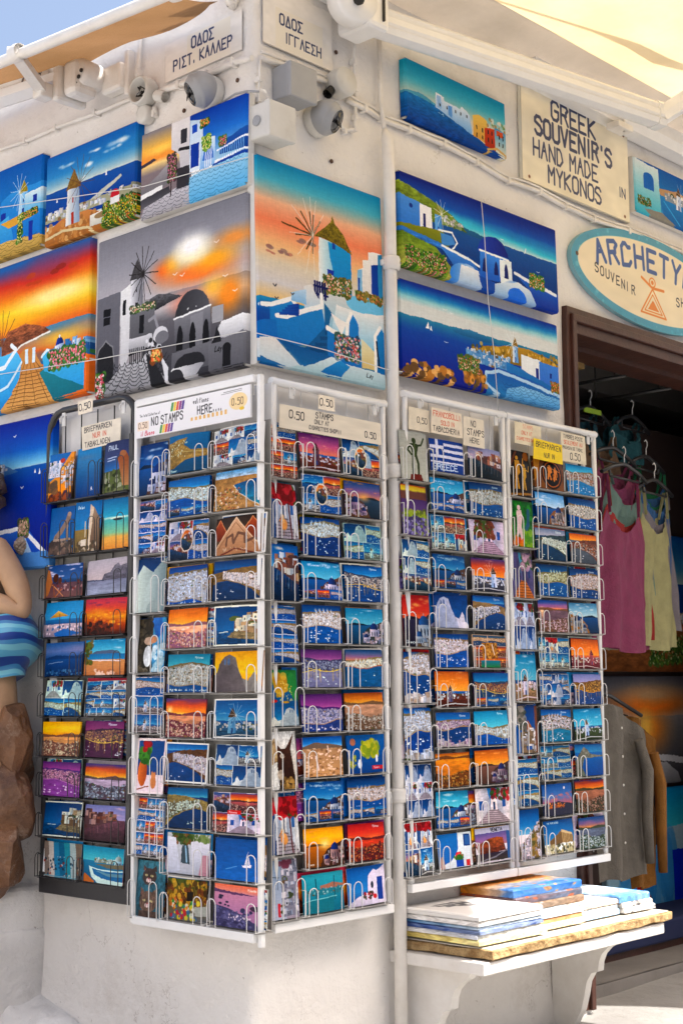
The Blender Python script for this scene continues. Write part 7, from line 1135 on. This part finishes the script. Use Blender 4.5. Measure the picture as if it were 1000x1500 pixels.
def top(x, y, z, w, h, c, label, strap=.10, folds=4, dress=1., c2=None, hem=None, ph=0.):
    cm = mat('cloth_'+label.split()[0], c, .85, c2 or tuple(v*.78 for v in c), 14, bump=.5, bsc=160)
    c = c
    t = thing('vest_top', label, 'top', 'W', x, y, z, 'clothes hanging in the shop', turn=.10)
    def F(a, b, off=0.):
        s_ = 2*a-1; wd = w*(.36+.10*b**.5+.06*b*dress); zz = -strap-h*b-.085*(1-s_*s_)*(1-b)**4*(1 if not off else .2)
        arm = max(0, .18-b)*.35*w*1.1; return (s_*(wd-arm)+.006*math.sin(9*b+ph), off+.016*math.sin(folds*3.1*a+ph+2*b)*(.25+b)+(.012 if off else -.012)*(1-s_*s_), zz+.008*math.sin(7*a+ph)*b) if 0 else (s_*(wd-arm)+.006*math.sin(9*b+ph), off+.016*math.sin(folds*3.1*a+ph+2*b)*(.25+b)+.022*nz(a*5+ph*3, b*1.3+off*9, ph, 1)*(.3+b)+.008*nz(a*14, b*5+ph, ph, 1)+(.012 if off else -.012)*(1-s_*s_), zz+.010*math.sin(7*a+ph)*b)
    m = MB(); m.surf(28, 20, lambda a, b: F(a, b)); part('front_cloth', m, cm, t); m = MB(); m.surf(28, 12, lambda a, b: F(a, b*.97, .03)); part('back_cloth', m, cm, t)
    for sgn in (-1, 1): m = MB(); xa = sgn*w*.27; m.beam([(-.006, -.001), (.006, -.001), (.006, .001), (-.006, .001)], (xa*1.08, -.006, .004), (xa*1.02, -.012, -strap-.012), up=(1, 0, 0)); m.beam([(-.006, -.001), (.006, -.001), (.006, .001), (-.006, .001)], (xa*1.08, .006, .004), (xa*1.02, .03, -strap-.012), up=(1, 0, 0)); part('shoulder_strap', m, cm, t)
    return t
hs = [(2.270, .20, 2.085, .42, 'front black hanger carrying the long pink top'), (2.300, .27, 2.165, .42, 'black hanger behind the front one in the pink row'), (2.34, .40, 2.36, .36, 'uppermost black hanger with lime strap in the pink row'),
      (2.600, .26, 2.060, .36, 'front black hanger carrying the pale yellow top'), (2.655, .33, 2.175, .36, 'black hanger with the green top'), (2.70, .42, 2.37, .34, 'uppermost black hanger with teal cloth in the yellow row')]
for a in hs: hanger(*a)
top(2.255, .21, 2.03, .46, .56, (.23, .03, .095), 'long pink lace vest top nearest the door', strap=.14, ph=.5)
top(2.30, .235, 2.03, .46, .55, (.30, .008, .008), 'red vest top just behind the long pink one', strap=.11, ph=1.5)
top(2.355, .255, 2.045, .46, .45, (.12, .21, .19), 'mint lace vest top behind the red one', strap=.03, ph=2.2)
top(2.33, .285, 2.11, .46, .50, (.24, .035, .11), 'rose vest top behind the mint one', strap=.03, ph=.2)
top(2.31, .34, 2.235, .44, .40, (.19, .11, .06), 'beige vest top at the back of the pink row', strap=.05, ph=3.)
top(2.605, .27, 2.015, .38, .57, (.36, .34, .16), 'pale yellow vest top beside the pink one', strap=.10, ph=1.1)
top(2.655, .295, 2.02, .40, .54, (.19, .17, .2), 'lilac grey vest top behind the yellow one', strap=.06, ph=2.)
top(2.72, .35, 2.125, .42, .56, (.008, .17, .07), 'bright green vest top behind the lilac one', strap=.08, ph=.4)
top(2.69, .32, 2.045, .40, .50, (.02, .10, .28), 'deep blue vest top between lilac and green', strap=.03, ph=1.)
top(2.72, .46, 2.36, .34, .17, (.02, .12, .14), 'teal cloth hanging highest in the yellow row', strap=.02, ph=1.)
top(2.36, .45, 2.35, .34, .16, (.02, .10, .13), 'dark teal cloth with lime strap hanging highest', strap=.02, ph=2.); 
tag(link('lime_strap', (lambda m: (m.box(2.27, 2.40, .385, .39, 2.33, 2.352, bev=.002), m.mesh('lime_strap', mat('lime', (.35, .55, .03), .7)))[1])(MB())), 'lime green strap on the uppermost hanger', 'strap')
def shirt(x0, x1, y, z0, z1, c, label, sl=.07, ph=0., c2=None):
    cm = mat('linen_'+label.split()[0], c, .9, c2 or tuple(v*.8 for v in c), 20, bump=.5, bsc=140); t = thing('hanging_shirt', label, 'shirt', 'W', x0, y, z0, 'shirts hanging below the tops', turn=.05); w, h = x1-x0, z1-z0
    F = lambda a, b, o=0: (w*a+.008*math.sin(8*b+ph), o+.018*math.sin(11*a+ph+1.5*b)+.01*math.sin(23*a+3*b), h*(1-b)-sl*a*a*(1-b)*1.6+.01*math.sin(9*a)*b) if 0 else (w*a+.008*math.sin(8*b+ph), o+.018*math.sin(11*a+ph+1.5*b)+.016*nz(a*9+ph, b*2.2, ph, 1)+.008*nz(a*20, b*7+ph, 2, 1), h*(1-b)-sl*a*a*(1-b)*1.6+.01*math.sin(9*a)*b)
    m = MB(); m.surf(26, 24, F); part('body', m, cm, t); m = MB(); m.tube([(w*.80, -.03, h*.88-sl), (w*.92, -.045, h*.6), (w*.84, -.05, h*.34), (w*.9, -.045, h*.08)], [.020, .024, .022, .018], 10); part('sleeve', m, cm, t)
    for k in range(5): m = MB(); m.lathe([(.005, 0), (.005, .002), (0, .0025)], (w*.42, -.026, h*(.85-.16*k)), (0, -1, 0), 8); part('button', m, white_paint, t)
    return t
shirt(2.02, 2.345, .20, .44, 1.13, (.15, .135, .115), 'grey linen shirt hanging low beside the doorway rack')
shirt(2.31, 2.50, .25, .385, 1.07, (.24, .095, .01), 'ochre shirt hanging behind the grey linen one', ph=1.)
shirt(2.30, 2.53, .30, .50, 1.08, (.05, .04, .04), 'dark brown shirt hanging behind the ochre one', ph=2.)
t = thing('clothes_hanger', 'black hanger under the grey linen shirt', 'hanger', 'W', 2.18, .24, 1.12, 'black hangers in the shop'); m = MB(); m.tube([(-.2, 0, .06), (0, 0, .03), (.22, 0, -.05)], .008, 8); part('shoulder_bar', m, black_m, t)
t = thing('low_bench', 'dark blue covered bench under the hanging shirts', 'bench', 'W', 2.6, .40, .1); m = MB(); m.box(-.75, .9, -.08, .2, .03, .12, bev=.01); part('cover', m, mat('navy_cloth', (.012, .02, .08), .8), t); m = MB(); m.box(-.72, .88, -.06, .18, 0, .03); part('plinth', m, brown_wood, t)
t = thing('blue_post', 'thin blue post behind the shelf end', 'post', 'W', 1.905, .25, .1); m = MB(); m.box(-.018, .018, -.018, .018, 0, .56, bev=.002); part('shaft', m, mat('blue_paint', (.03, .18, .42), .5), t); m = MB(); m.box(-.03, .03, -.03, .03, 0, .01); part('foot', m, dark, t)
# ---------------------------------------------------------------- the statue by the lane wall
skin_m = mat('painted_skin', (.50, .30, .17), .5, (.40, .235, .13), 9, bump=.2, bsc=40, dirt=.35, dirtc=(.25, .14, .08))
SX, SY, SZ = -.17, 1.105, .60
t = thing('statue', 'painted figure with curly hair and blue striped towel at the black rack', 'statue', 'W', SX, SY, .565)
def skinned(name, verts, edges, m_, parent, sub=2, root=0):
    me = bpy.data.meshes.new(name); me.from_pydata([v[:3] for v in verts], edges, []); o = link(name, me, parent); me.materials.append(m_)
    md = o.modifiers.new('skin', 'SKIN'); md.use_smooth_shade = True
    for i, v in enumerate(verts): me.skin_vertices[0].data[i].radius = (v[3], v[4] if len(v) > 4 else v[3]); me.skin_vertices[0].data[i].use_root = (i == root)
    s = o.modifiers.new('sub', 'SUBSURF'); s.levels = s.render_levels = sub; return o
# local frame: x out from the wall is negative, y towards the rack is negative; z up from the plinth
V = [(0, 0, .70, .105, .125), (0, .0, .80, .090, .105), (.0, .01, .92, .085, .10), (0, .01, 1.04, .09, .125), (-.01, .01, 1.11, .05, .07), (-.015, .01, 1.17, .036), (-.03, .015, 1.24, .062, .07), (-.03, .015, 1.315, .06, .068),
     (0, -.105, 1.075, .045), (.02, -.175, .97, .043), (.03, -.215, .865, .040), (-.03, -.15, .90, .034), (-.08, -.05, .955, .029), (-.10, .0, .98, .026),
     (0, .13, 1.075, .045), (-.03, .20, .95, .04), (-.06, .2, .84, .034), (-.12, .12, .86, .028), (-.14, .06, .88, .026),
     (.0, -.085, .60, .095, .10), (.0, -.095, .45, .078), (.0, -.075, .30, .056), (.01, -.07, .16, .046), (.0, -.07, .05, .034), (-.07, -.07, .025, .028),
     (.0, .085, .60, .095, .10), (-.03, .09, .45, .078), (-.03, .08, .30, .056), (-.01, .08, .16, .046), (-.02, .08, .05, .034), (-.09, .08, .025, .028)]
E_ = [(0, 1), (1, 2), (2, 3), (3, 4), (4, 5), (5, 6), (6, 7), (3, 8), (8, 9), (9, 10), (10, 11), (11, 12), (12, 13), (3, 14), (14, 15), (15, 16), (16, 17), (17, 18), (0, 19), (19, 20), (20, 21), (21, 22), (22, 23), (23, 24), (0, 25), (25, 26), (26, 27), (27, 28), (28, 29), (29, 30)]
skinned('body', V, E_, skin_m, t)
for hx_, hy, hz in ((-.10, .0, .98), (-.14, .06, .88)):       # hands: palm and five short fingers each
    vv = [(hx_, hy, hz, .024, .014), (hx_-.03, hy+.012, hz+.006, .024, .014)]; ee = [(0, 1)]
    for k, ln in enumerate((.034, .040, .036, .028)): i = len(vv); vv += [(hx_-.05, hy+.030-.013*k, hz+.008, .0075), (hx_-.05-ln*.6, hy+.032-.014*k, hz-.004, .007), (hx_-.05-ln, hy+.03-.013*k, hz-.02, .006)]; ee += [(1, i), (i, i+1), (i+1, i+2)]
    i = len(vv); vv += [(hx_-.015, hy-.022, hz+.012, .008), (hx_-.035, hy-.034, hz+.01, .007)]; ee += [(0, i), (i, i+1)]; skinned('hand', vv, ee, skin_m, t, 1)
hair = mat('painted_curls', (.05, .028, .02), .5, (.16, .11, .08), 26, bump=.5, bsc=50); bm = bmesh.new()
for k in range(120):
    ph, th = rnd.uniform(0, 6.28), rnd.uniform(0, 2.0); v = Vector((math.sin(th)*math.cos(ph)*.088, math.sin(th)*math.sin(ph)*.090, math.cos(th)*.09)); 
    if v.x < -.05 and v.z < .03: continue
    q = bmesh.ops.create_icosphere(bm, subdivisions=1, radius=rnd.uniform(.018, .03)); [setattr(w_, 'co', w_.co+v+Vector((-.022, .015, 1.30-(.05 if k % 3 == 0 else 0)))) for w_ in q['verts']]
m = MB(); m.bm(bm, True); part('curly_hair', m, hair, t)
# face: eyes, nose, ears and mouth on the side turned to the lane
fm_ = mat('face_paint', (.28, .06, .05), .5)
m = MB(); m.lathe([(.0, -.018), (.012, -.012), (.010, .012), (0, .016)], (-.098, .015, 1.27), (0, 0, 1), 10); part('nose', m, skin_m, t)
for s_ in (-1, 1): m = MB(); m.lathe([(0, -.008), (.008, -.004), (.008, .004), (0, .008)], (-.088, .015+s_*.026, 1.292), (1, 0, 0), 10); part('eye', m, dark, t); m = MB(); m.lathe([(0, -.008), (.016, -.003), (.014, .006), (0, .006)], (-.03, .015+s_*.072, 1.28), (0, s_, 0), 12); part('ear', m, skin_m, t)
m = MB(); m.lathe([(0, -.016), (.006, -.006), (.006, .006), (0, .016)], (-.092, .015, 1.235), (0, 1, 0), 8); part('mouth', m, fm_, t)
tw = bpy.data.materials.new('striped_towel'); tw.use_nodes = True; N, L_ = tw.node_tree.nodes, tw.node_tree.links; tc = N.new('ShaderNodeTexCoord'); sp = N.new('ShaderNodeSeparateXYZ'); nn = N.new('ShaderNodeTexNoise'); nn.inputs['Scale'].default_value = 4; ma = N.new('ShaderNodeMath'); ma.operation = 'MULTIPLY_ADD'; mb_ = N.new('ShaderNodeMath'); mb_.operation = 'MULTIPLY_ADD'
L_.new(tc.outputs['Object'], sp.inputs[0]); L_.new(tc.outputs['Object'], nn.inputs[0]); ma.inputs[1].default_value = .09; L_.new(nn.outputs[0], ma.inputs[0]); L_.new(sp.outputs[2], ma.inputs[2]); mb_.inputs[1].default_value = .42; L_.new(sp.outputs[1], mb_.inputs[0]); L_.new(ma.outputs[0], mb_.inputs[2])
fr = N.new('ShaderNodeMath'); fr.operation = 'MULTIPLY'; fr.inputs[1].default_value = 15.; L_.new(mb_.outputs[0], fr.inputs[0]); ff = N.new('ShaderNodeMath'); ff.operation = 'FRACT'; L_.new(fr.outputs[0], ff.inputs[0]); cr = N.new('ShaderNodeValToRGB'); cr.color_ramp.interpolation = 'CONSTANT'; L_.new(ff.outputs[0], cr.inputs[0])
els = cr.color_ramp.elements; els[0].color = (.012, .05, .27, 1); els[1].position = .33; els[1].color = (.10, .40, .62, 1)
for p_, c_ in ((.58, (.20, .56, .70, 1)), (.82, (.05, .24, .50, 1))): e_ = els.new(p_); e_.color = c_
L_.new(cr.outputs[0], N['Principled BSDF'].inputs['Base Color']); N['Principled BSDF'].inputs['Roughness'].default_value = .35
m = MB()
def TW(a, b):
    th = 2*math.pi*a; rr = .165+.055*math.sin(math.pi*min(1, b*1.15))+.010*math.sin(3*th+5*b)-.02*b; return (rr*.85*math.cos(th)+.01, rr*1.15*math.sin(th), .84-.03*math.sin(th)-b*.20-.010*math.sin(2*th))
m.surf(64, 16, TW); m.surf(64, 3, lambda a, b: tuple(Vector(TW(a, 0))*(1-b)+Vector((.0, 0, .80))*b*1.0+Vector((0, 0, .02*math.sin(3*b)))) if b < .7 else tuple(Vector(TW(a, 0))*.35+Vector((0, 0, .80))*.65)); m.surf(64, 2, lambda a, b: tuple(Vector(TW(a, 1))*(1-.3*b)+Vector((0, 0, .66))*.3*b)); part('striped_towel', m, tw, t)
rockm = mat('brown_glazed_rock', (.19, .085, .035), .5, (.08, .032, .014), 12, bump=1.2, bsc=22, dirt=.9, dirtc=(.42, .33, .25), scuff=.6)
for k, (y, z, x, sx, sy, sz) in enumerate(((-.170, .475, .03, .065, .070, .150), (-.150, .285, .02, .08, .100, .150), (-.140, .125, .0, .08, .12, .130), (-.095, .04, -.05, .11, .13, .10), (.12, .20, .03, .10, .14, .2), (.0, .40, .09, .08, .16, .2))):
    bm = bmesh.new(); bmesh.ops.create_icosphere(bm, subdivisions=5, radius=1)
    for v in bm.verts:
        d_ = v.co.copy(); v.co = Vector((v.co.x*sx, v.co.y*sy, v.co.z*sz))*(.92+.30*nz(d_.x+k*3, d_.y, d_.z, 1.1)+.05*nz(d_.x+k*3, d_.y, d_.z, 4.)); 
    for _q in range(9):
        nrm = Vector((rnd.uniform(-1, .2), rnd.uniform(-1, .3), rnd.uniform(-.6, .6))).normalized(); lim = .72*math.sqrt((nrm.x*sx)**2+(nrm.y*sy)**2+(nrm.z*sz)**2)
        for v in bm.verts:
            e2 = v.co.dot(nrm)-lim
            if e2 > 0: v.co -= nrm*e2
    for v in bm.verts: v.co += Vector((x, y, z))
    m = MB(); m.bm(bm); thing('brown_rock', ['upright brown rock behind the thigh of the statue', 'large brown rock at the knee of the statue', 'brown rock with pale streak above the lowest one', 'lowest brown rock at the foot of the statue', 'brown rock hidden beyond the statue legs', 'brown rock between statue and lane wall'][k], 'rock', 'W', SX, SY, .565, 'glazed rocks around the statue', m.mesh('brown_rock', rockm))
bc = thing('bead_chain', 'string of gold and white rings looped over the statue knees', 'chain', 'W', SX, SY, .565); gold = mat('brass_ring', (.45, .25, .08), .3, metal=.8)
for k in range(22):
    a = k/21; pos = Vector((-.155+.05*a, .16-.42*a, .41-.015*math.sin(3.1*a))); m = MB(); q = [(pos.x, pos.y+.010*math.cos(t_), pos.z+.008*math.sin(t_)) for t_ in np.linspace(0, 6.283, 9)]; m.tube(q, .0028, 5, False); part('ring', m, gold if k < 14 else white_alu, bc)
t = thing('pine_cone', 'small brown cone ornament fixed beside the seascape canvas', 'ornament', 'L', -.995, .085, 1.632); m = MB(); bm = bmesh.new()
for k in range(60): a, b = k*2.4, k/60; q = bmesh.ops.create_icosphere(bm, subdivisions=1, radius=.007); [setattr(w_, 'co', w_.co+Vector((.02*math.sin(math.pi*(b*.9+.05))*math.cos(a), .02*math.sin(math.pi*(b*.9+.05))*math.sin(a), .05*b))) for w_ in q['verts']]
m.bm(bm); part('scales', m, mat('cone_brown', (.22, .15, .10), .7, (.45, .36, .28), 60), t); m = MB(); m.tube([(0, 0, .045), (0, .03, .055), (0, .08, .055)], .002, 5); part('pin', m, dark, t)
# screws, nails and scuffs on the walls
for k, (s_, u, z) in enumerate((('F', .335, 2.80), ('F', .36, 3.16), ('F', .92, 3.20), ('L', -.06, 2.975), ('F', .30, 1.86), ('F', .12, 3.02), ('F', .115, 3.03), ('L', -.30, 2.95))):
    t = thing('wall_screw', ['rusty screw hole above the tall corner canvas', 'small nail right of the facade street plate', 'nail stub above the small seafront canvas', 'rust ringed plug near the corner on the lane side', 'screw head between corner rack and pipe', 'tiny nail under the facade street plate', 'second tiny nail under the facade street plate', 'nail below the open round box'][k], 'screw', s_, u, 0, z, 'screws in the wall'); m = MB(); m.lathe([(.007, 0), (.007, .003), (.003, .006), (0, .006)], (0, 0, 0), (0, -1, 0), 9); part('head', m, mat('rusty%d' % k, (.10, .05, .03), .7), t)
for kid, dad in (('bracket_knob', 'end_bracket'), ('bracket_bolt', 'end_bracket'), ('maker_lettering', 'cassette'), ('arm_joint', 'folding_arm'), ('visor', 'lens_window'), ('button', 'body'), ('slab_top', 'worn_slab'), ('tube_collar', 'front_tube'), ('end_cap', 'front_bar'), ('dark_hole', 'hook'), ('knockout', 'housing'), ('dark_inside', 'housing'), ('lid', 'housing'), ('pin', 'scales'), ('frame_clip', 'frame_rail'), ('nose', 'body'), ('eye', 'body'), ('ear', 'body'), ('mouth', 'body')):
    for o in list(bpy.data.objects):
        if o.name.split('.')[0] == kid and o.parent and not o.parent.parent:
            f = [c for c in o.parent.children if c.name.split('.')[0] == dad]
            if f: o.parent = f[0]
AT1.done(); AT2.done()
print('cards', n_card, 'objects', len(bpy.data.objects))
